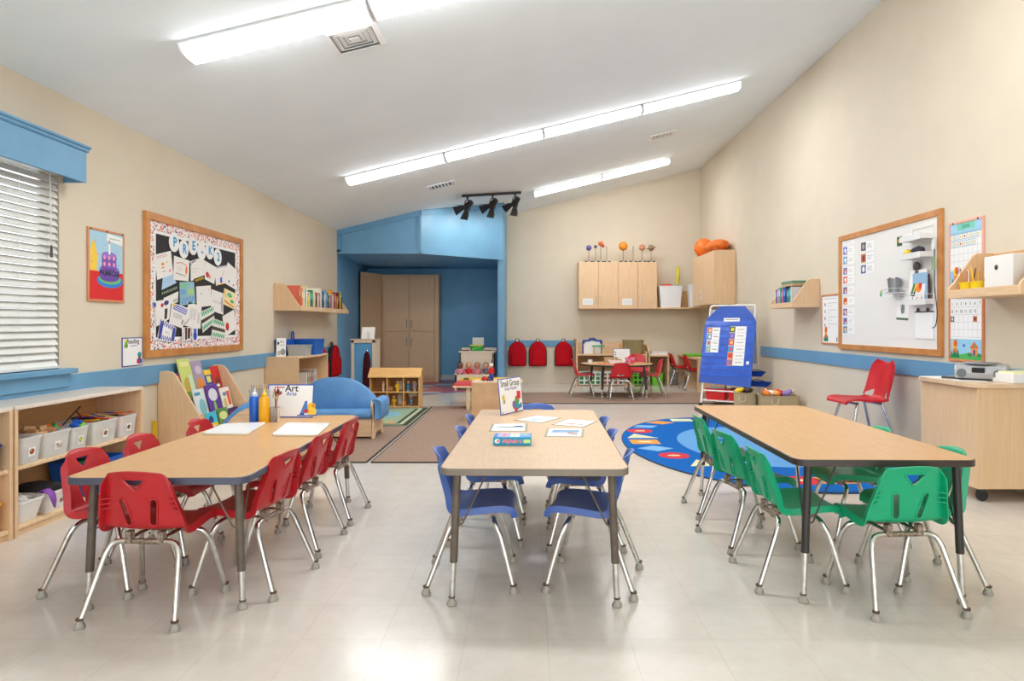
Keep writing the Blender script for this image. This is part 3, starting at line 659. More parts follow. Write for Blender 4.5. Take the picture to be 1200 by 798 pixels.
# ------------------------------------------------------------------ posters on the left wall
def wallpanel(name, label, cat, y0, y1, z0, z1, frame=None, fw=.02, th=.012, right=False, off_=0.001, group=None):
    if right: t = thing(name, label, cat, (XR-off_, y1, z0), R(-90), group)
    else: t = thing(name, label, cat, (XL+off_, y0, z0), R(90), group)
    w, h = y1-y0, z1-z0
    if frame:
        mb = MB()
        for a, b, c, d in ((0, w, 0, fw), (0, w, h-fw, h), (0, fw, fw, h-fw), (w-fw, w, fw, h-fw)): mb.box(a, b, -th, 0, c, d, frame)
        mb.build('frame', t, bev=.003)
    return t, w, h
t, w, h = wallpanel('cake_poster', 'framed poster of a tiered purple birthday cake, between window and bulletin board', 'poster', 4.69, 5.115, 1.335, 1.868, C(206, 140, 96, .5), .018)
MB().box(.016, w-.016, -.006, -.001, .016, h-.016, PAPER).build('poster_sheet', t)
mb = MB(); y = -.0068
mb.rect(.018, h*.36, w-.018, h-.018, y, C(166, 206, 226)); mb.rect(.018, .018, w-.018, h*.42, y-.0002, C(216, 30, 34))
for k in range(26): mb.rect(*(lambda a, b: (a, b, a+.008, b+.010))(rnd.uniform(.03, w-.03), rnd.uniform(h*.5, h-.09)), y-.0004, (YEL, BLU, WHITE, ORANGE)[k % 4])
mb.poly([(.03, h*.42), (.10, h*.42), (.11, h*.60), (.085, h*.80), (.05, h*.82), (.03, h*.7)], y-.0003, C(244, 200, 50))
mb.disc(w*.60, h*.30, w*.36, h*.10, y-.0006, C(40, 130, 210)); mb.disc(w*.60, h*.325, w*.31, h*.075, y-.0008, C(110, 190, 120))
P1 = C(120, 84, 176); P2 = C(104, 66, 160); PK = C(244, 150, 190)
mb.disc(w*.58, h*.35, w*.27, h*.065, y-.0009, P2); mb.rect(w*.31, h*.35, w*.85, h*.46, y-.001, P1); mb.disc(w*.58, h*.46, w*.27, h*.06, y-.0011, C(140, 104, 190))
mb.disc(w*.57, h*.475, w*.2, h*.045, y-.0012, P2); mb.rect(w*.37, h*.475, w*.77, h*.66, y-.0013, P1); mb.disc(w*.57, h*.66, w*.2, h*.045, y-.0014, C(150, 116, 198))
for k in range(3):
    for q in range(2): mb.disc(w*(.44+.13*k), h*(.53+.09*q), .014, .016, y-.0016, PK)
mb.rect(w*.55, h*.67, w*.60, h*.82, y-.0016, WHITE); mb.disc(w*.575, h*.84, .008, .016, y-.0017, ORANGE)
mb.text('PRIMROSE', w*.58, h*.40, y-.0016, .058, C(30, 20, 60), sx=.9, bold=.002)
mb.poly([(w*.5, h*.86), (w*.95, h*.82), (w*.96, h*.93), (w*.52, h*.96)], y-.0005, WHITE); mb.rect(w*.58, h*.885, w*.88, h*.90, y-.0007, C(160, 190, 160))
mb.build('printed_picture', t, smooth=False)
for x in (.03, w/2, w-.03): MB().lathe([(.001, .004), (.006, .003), (.007, 0)], (x, -.012, h-.01), BLACK, 10, 'y').build('push_pin', t)
t, w, h = wallpanel('reading_sign', 'white Reading sign with blue border left of the bulletin board', 'sign', 5.095, 5.362, .84, 1.068)
SB = C(60, 74, 150)
MB().box(0, w, -.004, 0, 0, h, SB).build('backing_card', t, bev=.001)
mb = MB(); mb.rect(.008, .008, w-.008, h-.008, -.0045, PAPER); mb.text('Reading', w*.52, h*.86, -.005, .052, BLACK, bold=.0008); mb.text('Leyendo', w*.55, h*.72, -.005, .026, PUR)
mb.poly([(.02, h*.62), (.055, h*.70), (.065, h*.92), (.03, h*.85)], -.005, LIME); mb.poly([(.03, h*.7), (.06, h*.62), (.075, h*.74), (.05, h*.82)], -.0052, C(110, 140, 60)); mb.disc(.05, h*.9, .012, .012, -.0053, YEL)
mb.poly([(w*.72, .02), (w*.96, .02), (w*.94, h*.26), (w*.74, h*.26)], -.005, PUR); mb.poly([(w*.70, h*.1), (w*.84, h*.06), (w*.84, h*.2), (w*.72, h*.24)], -.0052, RED); mb.poly([(w*.97, h*.1), (w*.84, h*.06), (w*.84, h*.2), (w*.95, h*.24)], -.0053, C(40, 90, 180)); mb.disc(w*.84, h*.36, .022, .026, -.0054, BROWN); mb.disc(w*.84, h*.40, .026, .018, -.0055, TEAL)
mb.build('printed_picture', t, smooth=False)
# bulletin board
BY0, BY1, BZ0, BZ1 = 5.372, 7.20, .897, 2.098
t, w, h = wallpanel('bulletin_board', 'large oak-framed bulletin board with black paper and speckled border', 'board', BY0, BY1, BZ0, BZ1, OAK, .062, .03)
MB().box(.04, w-.04, -.012, -.001, .04, h-.04, CORK).build('backing_board', t)
def speckle():
    m, nt, N, L = nodes_of('speckled_border_paper'); p = pr(m); tc = N.new('ShaderNodeTexCoord')
    vo = N.new('ShaderNodeTexVoronoi'); vo.inputs['Scale'].default_value = 58; L.new(tc.outputs['Object'], vo.inputs['Vector'])
    cr = N.new('ShaderNodeValToRGB'); cr.color_ramp.interpolation = 'CONSTANT'; cr.color_ramp.elements[0].color = (1, 1, 1, 1); cr.color_ramp.elements[1].position = .52; cr.color_ramp.elements[1].color = (0, 0, 0, 1)
    L.new(vo.outputs['Distance'], cr.inputs['Fac'])
    hs = N.new('ShaderNodeValToRGB'); hs.color_ramp.interpolation = 'CONSTANT'; sp = N.new('ShaderNodeSeparateColor'); L.new(vo.outputs['Color'], sp.inputs['Color']); L.new(sp.outputs['Red'], hs.inputs['Fac'])
    e = hs.color_ramp.elements; e[0].color = (.8, .12, .08, 1); e[1].position = .3; e[1].color = (.85, .35, .2, 1)
    for q, c in ((.5, (.85, .85, .83, 1)), (.66, (.08, .07, .07, 1)), (.78, (.9, .88, .85, 1)), (.9, (.15, .2, .5, 1))): x = e.new(q); x.color = c
    mx = N.new('ShaderNodeMixRGB'); L.new(cr.outputs['Color'], mx.inputs['Fac']); mx.inputs['Color1'].default_value = (.84, .82, .8, 1); L.new(hs.outputs['Color'], mx.inputs['Color2'])
    L.new(mx.outputs['Color'], p.inputs['Base Color']); p.inputs['Roughness'].default_value = .8; return m
SPK = speckle()
mb = MB(); a0 = .062
for a, b, c, d in ((a0, w-a0, a0, .14), (a0, w-a0, h-.14, h-a0), (a0, .14, .14, h-.14), (w-.14, w-a0, .14, h-.14)): mb.box(a, b, -.0145, -.012, c, d, SPK)
mb.build('speckled_border', t, smooth=False)
mb = MB()
for a, b, c, d in ((.14, w-.14, .14, .165), (.14, w-.14, h-.165, h-.14), (.14, .165, .165, h-.165), (w-.165, w-.14, .165, h-.165)): mb.box(a, b, -.0143, -.012, c, d, PAPER)
mb.build('white_edging', t, smooth=False)
MB().box(.16, w-.16, -.0135, -.012, .16, h-.16, C(46, 44, 46, .9)).build('black_paper', t)
XB = XL+.0152
class Card:                                          # a sheet pinned flat on a wall; details in its own u,v
    def __init__(s, corners, layer, label, m, name='paper', cat='paper', group='papers on the bulletin board', X=XB):
        s.c = [Vector(c) for c in corners]; s.o = s.c[3].copy(); s.d = -.0015*layer
        s.loc = (X-s.d if X < 0 else X+s.d, s.o.x, s.o.y); s.right = X > 0
        s.lab, s.name, s.cat, s.group = label, name, cat, group; s.mb = MB(); s.k = 0
        q = [s.P(u, v) for u, v in ((0, 0), (1, 0), (1, 1), (0, 1))]
        s.mb.prism(q, -.0006, 0, m, 'y')
    def P(s, u, v):                                  # v up; corners order TL, TR, BR, BL
        p = (s.c[3]*(1-u)+s.c[2]*u)*(1-v)+(s.c[0]*(1-u)+s.c[1]*u)*v-s.o
        return (-p.x if s.right else p.x, p.y)
    def rect(s, u0, v0, u1, v1, m): s.k += 1; s.mb.poly([s.P(u0, v0), s.P(u1, v0), s.P(u1, v1), s.P(u0, v1)], -.0007-.00006*s.k, m)
    def disc(s, u, v, a, b, m): s.k += 1; s.mb.poly([s.P(u+a*math.cos(2*math.pi*k/14), v+b*math.sin(2*math.pi*k/14)) for k in range(14)], -.0007-.00006*s.k, m)
    def line(s, pts, w_, m): s.k += 1; s.mb.line([s.P(*p) for p in pts], w_, -.0007-.00006*s.k, m)
    def scribble(s, u0, v0, u1, v1, m, n=8, w_=.006):
        s.line([(u0+(u1-u0)*k/n, v0 if k % 2 else v1) for k in range(n+1)], w_, m)
    def lines(s, u0, u1, v0, v1, n, m=DGREY, w_=.003):
        for k in range(n): v = v1-(v1-v0)*k/max(n-1, 1); s.line([(u0, v), (u0+(u1-u0)*rnd.uniform(.6, 1), v)], w_, m)
    def done(s, rz=R(90)):
        o = s.mb.build(s.name, loc=s.loc, rz=R(-90) if s.right else R(90), smooth=False); return tag(o, s.lab, s.cat, s.group)
def z5(*pts): return [onL(160+x/7.98, 245+y/7.98, XB) for x, y in pts]
def z6(*pts): return [onL(160+x/7.98, 330+y/7.98, XB) for x, y in pts]
IV = C(238, 234, 228, .8); SKYP = C(176, 206, 232, .8); MINT = C(90, 190, 140, .7); CREAM = C(240, 224, 170, .8)
c = Card(z6((250, 155), (390, 90), (385, 190), (270, 225)), 1, 'white paper with a grey corner under the black strip on the bulletin board', IV); c.scribble(.6, .1, .95, .4, GREY); c.done()
c = Card(z5((245, 635), (330, 600), (372, 690), (232, 757)), 1, 'pale blue paper low on the left of the bulletin board', SKYP); c.scribble(.1, .3, .9, .7, C(150, 190, 226), 6); c.done()
c = Card(z6((220, 95), (385, 20), (390, 80), (225, 138)), 2, 'black strip with pale green writing on the bulletin board', C(30, 34, 30, .8))
for k in range(9): c.scribble(.06+.1*k, .25, .12+.1*k, .75, C(170, 200, 160), 3, .004)
c.done()
c = Card(z5((160, 428), (318, 390), (340, 610), (190, 662)), 2, 'white paper at the upper left of the bulletin board, orange and yellow marks', IV)
c.lines(.1, .9, .84, .9, 2, RED); c.rect(.35, .5, .5, .6, ORANGE); c.rect(.62, .55, .72, .62, YEL); c.rect(.35, .38, .48, .44, ORANGE); c.line([(.35, .25), (.55, .25)], .004, DGREY); c.disc(.82, .2, .06, .08, PINK); c.done()
c = Card(z5((345, 435), (490, 482), (482, 675), (338, 660)), 3, 'white paper with red lines and an orange oval on the bulletin board', IV)
c.line([(.15, .72), (.5, .8), (.85, .72)], .006, RED); c.lines(.2, .6, .42, .6, 3, C(220, 160, 150)); c.disc(.82, .5, .07, .2, ORANGE); c.line([(.15, .3), (.8, .22)], .006, BROWN); c.done()
c = Card(z5((490, 492), (575, 462), (640, 480), (625, 640)), 2, 'white paper with black writing on its top edge, under the dash circle', IV); c.c = c.c; c.scribble(.1, .86, .6, .95, BLACK, 8, .006); c.done()
c = Card(z5((500, 520), (632, 500), (628, 640), (502, 672)), 3, 'plain white paper in the upper middle of the bulletin board', IV); c.lines(.1, .6, .5, .7, 2, C(180, 190, 200)); c.done()
c = Card(z5((525, 655), (630, 618), (632, 660), (540, 692)), 4, 'black and yellow strip in the middle of the bulletin board', C(40, 36, 20, .8)); c.scribble(.1, .2, .9, .8, YEL, 9, .007); c.done()
c = Card(z5((640, 485), (742, 545), (722, 702), (622, 650)), 3, 'white paper with a red blot in the upper right of the bulletin board', IV); c.disc(.28, .32, .14, .16, RED); c.scribble(.35, .15, .6, .4, RED, 5, .006); c.done()
c = Card(z5((725, 545), (848, 522), (842, 692), (740, 716)), 2, 'white paper with a blue bucket drawing on the bulletin board', IV); c.scribble(.05, .92, .95, .99, NAVY, 9, .006); c.rect(.38, .08, .56, .38, C(40, 90, 200)); c.line([(.5, .38), (.75, .7)], .004, DGREY); c.rect(.1, 0, .9, .05, YEL); c.done()
c = Card(z5((848, 495), (932, 572), (926, 757), (815, 690)), 3, 'tilted white paper at the upper right edge of the bulletin board', IV); c.disc(.35, .2, .06, .06, BLU); c.disc(.75, .15, .06, .05, RED); c.done()
c = Card(z6((395, 5), (530, 0), (546, 200), (400, 228)), 4, 'blue and green crayon map in the middle of the bulletin board', C(150, 190, 204, .8))
c.disc(.75, .55, .22, .16, C(170, 210, 130)); c.disc(.3, .85, .28, .12, C(130, 196, 160)); c.scribble(.05, .05, .95, .35, C(90, 140, 210), 9, .01); c.scribble(.05, .45, .4, .7, C(90, 150, 220), 6, .01); c.done()
c = Card(z6((552, 45), (690, 35), (697, 225), (560, 242)), 3, 'nearly blank white paper right of the crayon map', IV); c.rect(.3, .6, .34, .68, NAVY); c.rect(.8, .78, .86, .84, PINK); c.rect(.55, .2, .58, .26, GREY); c.done()
c = Card(z6((695, 70), (806, 110), (806, 310), (690, 270)), 4, 'white paper with a row of small letters on the bulletin board', IV)
for k in range(4): c.line([(.15+.18*k, .42), (.22+.18*k, .55)], .006, BLACK)
c.scribble(.8, .1, .95, .8, C(120, 120, 140), 8, .003); c.done()
c = Card(z6((815, 60), (919, 110), (916, 262), (805, 210)), 3, 'yellow and orange paper with green patches on the bulletin board', CREAM); c.disc(.5, .72, .22, .14, MINT); c.disc(.72, .4, .16, .1, C(70, 170, 110)); c.line([(.1, .25), (.9, .1)], .018, ORANGE); c.line([(.05, .9), (.2, .5)], .014, ORANGE); c.done()
c = Card(z6((160, 185), (322, 158), (300, 350), (178, 422)), 3, 'white paper with red and blue blots at the left of the bulletin board', IV)
c.disc(.45, .78, .09, .09, RED); c.disc(.7, .84, .15, .11, NAVY); c.disc(.03, .86, .06, .1, BLU); c.rect(.62, .1, .8, .58, C(30, 30, 34)); c.done()
c = Card(z6((325, 195), (482, 250), (422, 440), (295, 390)), 5, 'white paper with blue stripes along its top on the bulletin board', IV)
for k in range(3): c.line([(.1, .93-.09*k), (.95, .88-.1*k)], .012, C(90, 110, 200))
c.disc(.12, .93, .07, .07, YEL); c.scribble(.15, .35, .75, .6, GREY, 12, .004); c.scribble(.8, .15, .9, .4, DGREY, 4, .004); c.done()
c = Card(z6((480, 185), (602, 236), (592, 442), (440, 410)), 4, 'white paper with pencil strokes at the lower middle of the bulletin board', IV); c.scribble(.2, .3, .65, .8, GREY, 8, .003); c.line([(.05, .05), (.2, .3)], .008, BLACK); c.scribble(.75, .2, .9, .7, C(150, 150, 160), 5, .003); c.done()
def striped(pts, ly, lab):
    c = Card(pts, ly, lab, IV); c.scribble(.05, .74, .95, .98, MINT, 12, .016); c.rect(.0, .42, 1, .60, C(34, 32, 30)); c.scribble(.05, .45, .95, .58, C(150, 140, 100), 12, .003); c.scribble(.05, .08, .95, .3, MINT, 12, .016); c.done()
striped(z6((588, 282), (715, 228), (722, 385), (612, 478)), 5, 'green and black striped paper, upper of two on the bulletin board')
striped(z6((705, 340), (816, 380), (821, 548), (690, 525)), 6, 'green and black striped paper, lower of two on the bulletin board')
c = Card(z6((795, 325), (906, 260), (927, 440), (822, 518)), 5, 'white paper with a red spot at the right of the bulletin board', IV); c.disc(.28, .4, .14, .2, RED); c.done()
c = Card(z6((218, 338), (362, 430), (340, 572), (180, 545)), 6, 'paper ringed with blue scribble at the lower left of the bulletin board', IV)
for q in range(3): c.scribble(.03, .03+.02*q, .97, .28, C(80, 100, 210), 14, .008)
c.scribble(.03, .72, .97, .97, C(80, 100, 210), 13, .009); c.scribble(.02, .1, .2, .9, C(70, 90, 200), 7, .009); c.scribble(.8, .1, .98, .9, C(80, 100, 210), 7, .009); c.rect(.25, .3, .75, .68, PAPER); c.scribble(.35, .4, .65, .55, GREY, 6, .003); c.done()
c = Card(z6((412, 430), (506, 418), (501, 548), (415, 562)), 7, 'small paper with black strokes and red edges at the board bottom', IV); c.rect(.32, .1, .52, .98, C(36, 30, 30)); c.rect(.58, .15, .85, .9, C(46, 38, 36)); c.line([(.1, .1), (.25, .95)], .008, RED); c.line([(.9, .95), (.95, .3)], .008, RED); c.done()
c = Card(z6((506, 420), (562, 432), (556, 556), (511, 556)), 7, 'small paper with a dark blue shape at the board bottom', IV); c.disc(.55, .38, .36, .34, C(30, 70, 190)); c.rect(.3, .6, .8, .9, C(70, 110, 210)); c.done()
LC = C(20, 150, 210, .6); WN = dict(P='letter P', R='letter R', E='letter E', K='letter K'); WN['-'] = 'a dash'; WN['2'] = 'number 2'
for (x, y, ch_) in ((341, 312, 'P'), (432, 375, 'R'), (518, 345, 'E'), (599, 395, '-'), (675, 390, 'K'), (750, 450, '2')):
    Y, Z = onL(160+x/7.98, 245+y/7.98, XB); mb = MB()
    n = 28; mb.prism([(.084*math.cos(2*math.pi*k/n), .084*math.sin(2*math.pi*k/n)) for k in range(n)], -.0006, 0, PAPER, 'y')
    mb.text(ch_, .012, .0, -.0012, .115, LC, bold=.004); o = mb.build('letter_circle', loc=(XB+.0095, Y, Z), rz=R(90), smooth=False)
    tag(o, 'white paper circle bearing blue %s on the bulletin board' % WN[ch_], 'letter circle', 'PRE-K 2 letter circles')

# ------------------------------------------------------------------ sloping book display
bd = thing('book_display', 'maple book display with slanted side panels full of picture books', 'book display', (XL+.006, 5.58, 0), R(90))
DL = .95
side = [(0, 0), (-.56, 0), (-.56, .05), (-.155, .735), (-.125, .768), (-.08, .778), (-.03, .778), (0, .76)]
for x in (0, DL-.02): MB().prism([(y, z) for y, z in side], x, x+.02, WOOD, 'x').build('side_panel', bd, bev=.004)
MB().box(.02, DL-.02, -.012, 0, .02, .74, WOODIN).build('back_panel', bd)
tiers = [(-.115, .50), (-.235, .32), (-.36, .14)]
for y, z in tiers: MB().box(.02, DL-.02, y-.045, y+.05, z-.012, z, WOODH).build('ledge', bd); MB().box(.02, DL-.02, y-.057, y-.045, z-.012, z+.035, WOODH).build('lip', bd)
def display_book(lab, x, tier, w, h_, m, dec, tilt=0, dy=0):
    y, z = tiers[tier]; lean = math.radians(14)
    t = tag(None or bpy.data.objects.new('picture_book', None), lab, 'book', 'picture books on the sloping display'); COL.objects.link(t)
    t.matrix_world = Matrix.Translation((XL+.006, 5.58, 0)) @ Matrix.Rotation(R(90), 4, 'Z') @ Matrix.Translation((x, y-.012+dy, z+.002)) @ Matrix.Rotation(-lean, 4, 'X') @ Matrix.Rotation(tilt, 4, 'Y')
    MB().box(0, w, -.008, 0, 0, h_, m).build('cover', t, bev=.001); MB().box(.003, w-.0005, -.0065, -.0015, .002, h_+.0005, PAPER).build('pages', t)
    mb = MB()
    for k, (u, v, a, b, mm, kind) in enumerate(dec):
        yy = -.0086-.0002*k
        if kind == 'd': mb.disc(u*w, v*h_, a*w, b*h_, yy, mm)
        else: mb.rect(u*w, v*h_, a*w, b*h_, yy, mm)
    mb.build('cover_picture', t, smooth=False)
YG = C(206, 216, 120)
display_book('picture book with dark purple and red cover, top row by the near panel', .03, 0, .17, .25, C(120, 40, 90), [(.5, .5, .3, .3, C(220, 90, 60), 'd'), (.1, .75, .9, .9, C(230, 120, 60), 'r')])
display_book('tall yellow-green picture book sticking up from the top row', .21, 0, .21, .37, YG, [(.45, .35, .3, .2, C(200, 170, 70), 'd'), (.15, .82, .85, .93, C(230, 226, 150), 'r'), (.6, .15, .92, .6, C(200, 222, 190), 'r'), (.1, .08, .9, .2, C(120, 160, 60), 'r')])
display_book('tall mauve picture book with an orange lower cover, top row', .43, 0, .19, .34, C(166, 150, 176), [(.5, .3, .38, .24, C(228, 140, 50), 'd'), (.55, .75, .3, .12, C(204, 190, 200), 'd')])
display_book('small blue and yellow picture book between the mauve and red ones', .625, 0, .13, .245, C(40, 70, 150), [(0, .8, 1, 1, YEL, 'r'), (.2, .5, .8, .75, C(230, 220, 120), 'r'), (.5, .25, .25, .15, C(90, 140, 210), 'd')])
display_book('bright red picture book with a smiling face, top row far end', .765, 0, .165, .27, C(206, 26, 30), [(.5, .36, .36, .28, C(150, 50, 36), 'd'), (.5, .3, .22, .06, WHITE, 'd'), (.36, .46, .05, .05, BLACK, 'd'), (.64, .46, .05, .05, BLACK, 'd')])
display_book('white and pale teal picture book in the middle row, near panel side', .20, 1, .20, .28, C(214, 226, 226), [(.6, .4, .3, .28, C(130, 186, 194), 'd'), (.1, .8, .6, .9, C(60, 150, 170), 'r'), (.25, .15, .1, .05, ORANGE, 'd')])
display_book('purple picture book with a white cloud on its cover', .43, 1, .23, .30, C(92, 50, 150), [(.5, .68, .36, .2, C(226, 224, 232), 'd'), (.5, .28, .1, .22, C(140, 200, 80), 'd'), (.3, .12, .7, .2, C(150, 200, 90), 'r')])
display_book('white picture book with an orange block on its cover, middle row', .69, 1, .19, .25, C(236, 230, 220), [(.62, .3, .92, .85, C(226, 90, 40), 'r'), (.32, .4, .18, .22, C(220, 190, 120), 'd'), (.4, .75, .2, .08, C(110, 140, 190), 'd')])
display_book('yellow and cyan picture book in the bottom row, near panel side', .16, 2, .20, .26, C(246, 206, 20), [(0, .62, 1, 1, C(60, 190, 214), 'r'), (.45, .75, .2, .12, C(30, 60, 120), 'd'), (.5, .3, .12, .12, C(240, 120, 40), 'd')])
display_book('green and brown picture book in the bottom row with a small animal drawing', .39, 2, .19, .27, C(90, 140, 60), [(.5, .35, .36, .26, C(150, 110, 80), 'd'), (.5, .75, .4, .14, C(220, 224, 150), 'd'), (.5, .35, .15, .16, C(226, 220, 210), 'd')])
display_book('dark purple picture book with orange letters in the bottom row', .60, 2, .20, .25, C(70, 30, 90), [(.3, .7, .16, .14, ORANGE, 'd'), (.65, .62, .18, .14, C(240, 160, 50), 'd'), (.4, .35, .14, .12, C(226, 120, 60), 'd'), (.75, .3, .1, .1, YEL, 'd')])
display_book('pale green picture book lying in the far bottom corner of the display', .80, 2, .13, .23, C(120, 180, 110), [(.5, .5, .34, .2, C(190, 220, 160), 'd'), (.3, .8, .7, .9, WHITE, 'r')])
tag(MB().box(-.020, .020, -.006, .006, 0, .37, C(222, 186, 40)).build('yellow_folder', loc=(XL+.028, 5.50, 0), bev=.002), 'yellow folder standing between the low shelf and book display', 'folder')

# ------------------------------------------------------------------ soft seating
def soft_seat(name, label, loc, rz, W, D=.46, arms=True):
    t = thing(name, label, 'sofa', loc, rz)          # front at -y
    for sx in (-1, 1):
        pr_ = [(-D/2-.02, 0), (-D/2+.05, 0), (-D/2+.11, .055), (D/2-.16, .055), (D/2-.10, 0), (D/2-.02, 0), (D/2-.06, .12), (D/2-.08, .25), (D/2-.02, .36), (D/2-.07, .40), (-D/2+.11, .375), (-D/2+.02, .40), (-D/2-.04, .385), (-D/2-.055, .34), (-D/2-.01, .26), (-D/2+.02, .20), (-D/2, .12)]
        MB().prism(pr_, sx*(W/2-.012)-.012, sx*(W/2-.012)+.012, WOODH, 'x').build('side_panel', t, bev=.004)
    MB().box(-W/2+.03, W/2-.03, -D/2+.02, -D/2+.04, .02, .20, WOODH).build('front_board', t, bev=.003)
    mb = MB(); n = 22; loopf = []
    def hz(u): return .60-.30*abs(u)**2.6
    for k in range(n+1):
        u = -1+2*k/n; x = u*(W/2-.012); zt_ = hz(u); y0 = D/2-.11-.05*(1-u*u)
        loopf.append([(x, y0, .22), (x, y0-.015, .30), (x, y0+.02, zt_-.03), (x, y0+.045, zt_), (x, y0+.085, zt_-.01), (x, y0+.10, zt_-.05), (x, y0+.09, .22)])
    mb.loft(loopf, VINYL); mb.build('back_cushion', t, ang=60)
    mb = MB(); n = 16; bk = []
    for k in range(n+1):
        u = -1+2*k/n; x = u*(W/2-.03); bk.append((x, hz(u)-.05))
    mb.prism([(-W/2+.03, .05)]+bk+[(W/2-.03, .05)], D/2-.035, D/2-.017, WOODH, 'y'); mb.build('back_board', t)
    mb = MB(); prf = [(-D/2+.01, .20), (-D/2-.02, .235), (-D/2-.005, .275), (-D/2+.06, .29), (D/2-.12, .27), (D/2-.12, .20)]
    mb.prism(prf, -W/2+.03, W/2-.03, VINYL, 'x'); mb.build('seat_cushion', t, bev=.02, seg=3)
    for sx in ((-1, 1) if arms else ()):
        mb = MB(); sec = []
        for x, z in ((-.015, .375), (-.012, .398), (.012, .412), (.05, .410), (.078, .392), (.086, .36), (.084, .24), (.074, .205), (.03, .195), (.014, .205), (.013, .36)): sec.append((sx*(W/2+x), z))
        ysn = [(-D/2-.035, .80), (-D/2-.045, .92), (-D/2-.03, 1), (D/2-.14, 1), (D/2-.115, .95), (D/2-.11, .85)]
        cx, cz = sum(p[0] for p in sec)/len(sec), sum(p[1] for p in sec)/len(sec)
        mb.loft([[(cx+(x-cx)*k, y, cz+(z-cz)*k) for x, z in sec] for y, k in ysn], VINYL); mb.build('arm_pad', t, ang=60)
    return t
soft_seat('loveseat', 'blue vinyl loveseat with curved back and wooden sides on the brown carpet', (-2.06, 6.93, .011), 0, .98)
soft_seat('loveseat', 'loveseat facing away, its curved wooden back behind the art supplies', (-2.02, 5.22, .0), R(180), .80, arms=False)
# ------------------------------------------------------------------ shelf unit, book shelf on the wall
cs_ = thing('shelf_unit', 'small maple shelf unit behind the loveseat, bins on top', 'shelf', (XL+.004, 7.85, 0), R(90))
L = 1.15
for x in (0, L-.02): MB().box(x, x+.02, -.40, 0, 0, .765, WOOD).build('side_panel', cs_, bev=.003)
mb = MB(); mb.prism([(0.0, 0), (0, -.40), (.25, -.43), (.6, -.45), (L-.25, -.43), (L, -.40), (L, 0)], .765, .785, WOODH, 'z'); mb.build('top_board', cs_, bev=.003)
MB().box(.02, L-.02, -.012, 0, .03, .765, WOODIN).build('back_panel', cs_)
for z in (.06, .42): MB().box(.02, L-.02, -.39, -.012, z-.02, z, WOODY).build('shelf_board', cs_, bev=.003)
ws = thing('wall_bookshelf', 'maple wall shelf with sloping ends holding a row of books', 'shelf', (XL+.002, 8.13, 1.343), R(90))
L = 2.15; sd = [(0, 0), (-.335, 0), (-.335, .045), (-.315, .06), (-.13, .337), (0, .337)]
for x in (0, L-.02): MB().prism(sd, x, x+.02, WOOD, 'x').build('end_panel', ws, bev=.003)
MB().box(.02, L-.02, -.325, 0, 0, .02, WOODH).build('shelf_board', ws); MB().box(.02, L-.02, -.335, -.319, 0, .06, WOODH).build('front_lip', ws, bev=.002); MB().box(.02, L-.02, -.012, 0, .02, .337, WOODH).build('back_panel', ws)
mb = MB(); mb.rect(.72, .012, .80, .05, -.336, PAPER); mb.rect(.74, .022, .78, .04, -.3364, GREY); mb.build('shelf_label', ws); mb = MB(); mb.rect(1.36, .012, 1.44, .045, -.336, PAPER); mb.disc(1.4, .03, .015, .012, -.3364, PINK); mb.build('shelf_label', ws)
bcols = [('coral', (226, 110, 84)), ('pale orange', (230, 150, 100)), ('white', (232, 228, 222)), ('grey-green', (130, 150, 120)), ('teal', (40, 130, 140)), ('cream', (236, 224, 170)), ('yellow', (232, 196, 60)), ('green', (50, 140, 70)),
         ('black', (40, 40, 44)), ('orange', (226, 120, 40)), ('ivory', (238, 232, 214)), ('red', (196, 36, 40)), ('dark blue', (40, 60, 120)), ('blue', (40, 110, 190)), ('light blue', (110, 170, 210)), ('brown', (120, 80, 56)), ('magenta', (190, 50, 120)), ('gold', (214, 160, 50)), ('grey', (150, 150, 150)), ('maroon', (120, 30, 44))]
ords = 'first second third fourth fifth sixth seventh eighth ninth tenth eleventh twelfth thirteenth fourteenth fifteenth sixteenth seventeenth eighteenth nineteenth twentieth'.split()
def book(name, label, loc, rz, th, hh, dd, col, lean=0, group=None, deco=None):
    t = thing(name, label, 'book', loc, rz, group); t.rotation_euler.y = lean
    m = C(*col, .5)
    mb = MB(); mb.box(0, .002, 0, dd, 0, hh, m); mb.box(th-.002, th, 0, dd, 0, hh, m); mb.box(0, th, 0, .003, 0, hh, m); mb.build('cover', t)
    MB().box(.002, th-.002, .003, dd-.004, .003, hh-.004, PAPER).build('pages', t)
    mb = MB(); b = deco or (min(255, col[0]+90), min(255, col[1]+90), min(255, col[2]+90)); mb.rect(th*.25, hh*.55, th*.75, hh*.85, -.0006, C(*b, .6)); mb.rect(th*.1, hh*.08, th*.9, hh*.14, -.0006, C(*b, .6)); mb.build('spine_title', t, smooth=False)
    return t
y = 8.17; rnd.seed(11)
order = [0, 1, 2, 3, 5, 6, 10, 4, 7, 10, 9, 8, 2, 11, 10, 12, 13, 5, 14, 4, 15, 2, 16, 17, 10, 11, 18, 9, 19, 7, 6, 8]
cnt = {}
for i in range(32):
    nm, cl = bcols[order[i % len(order)]]
    th = rnd.choice([.026, .036, .046, .055, .06]); hh = rnd.uniform(.215, .305)
    if y+th > 10.22: break
    cnt[nm] = cnt.get(nm, 0)+1
    book('book', '%s-spined book on the wall bookshelf, %s from its near end' % (nm, ords[i] if i < 20 else ords[i-20]+' after the twentieth'), (XL+.30, y, 1.364), R(90), th, hh, rnd.uniform(.19, .24), cl, rnd.uniform(-.03, .1) if i % 4 == 3 else 0.0, 'books on the wall bookshelf')
    y += th+rnd.choice([.004, .008, .02, .03])
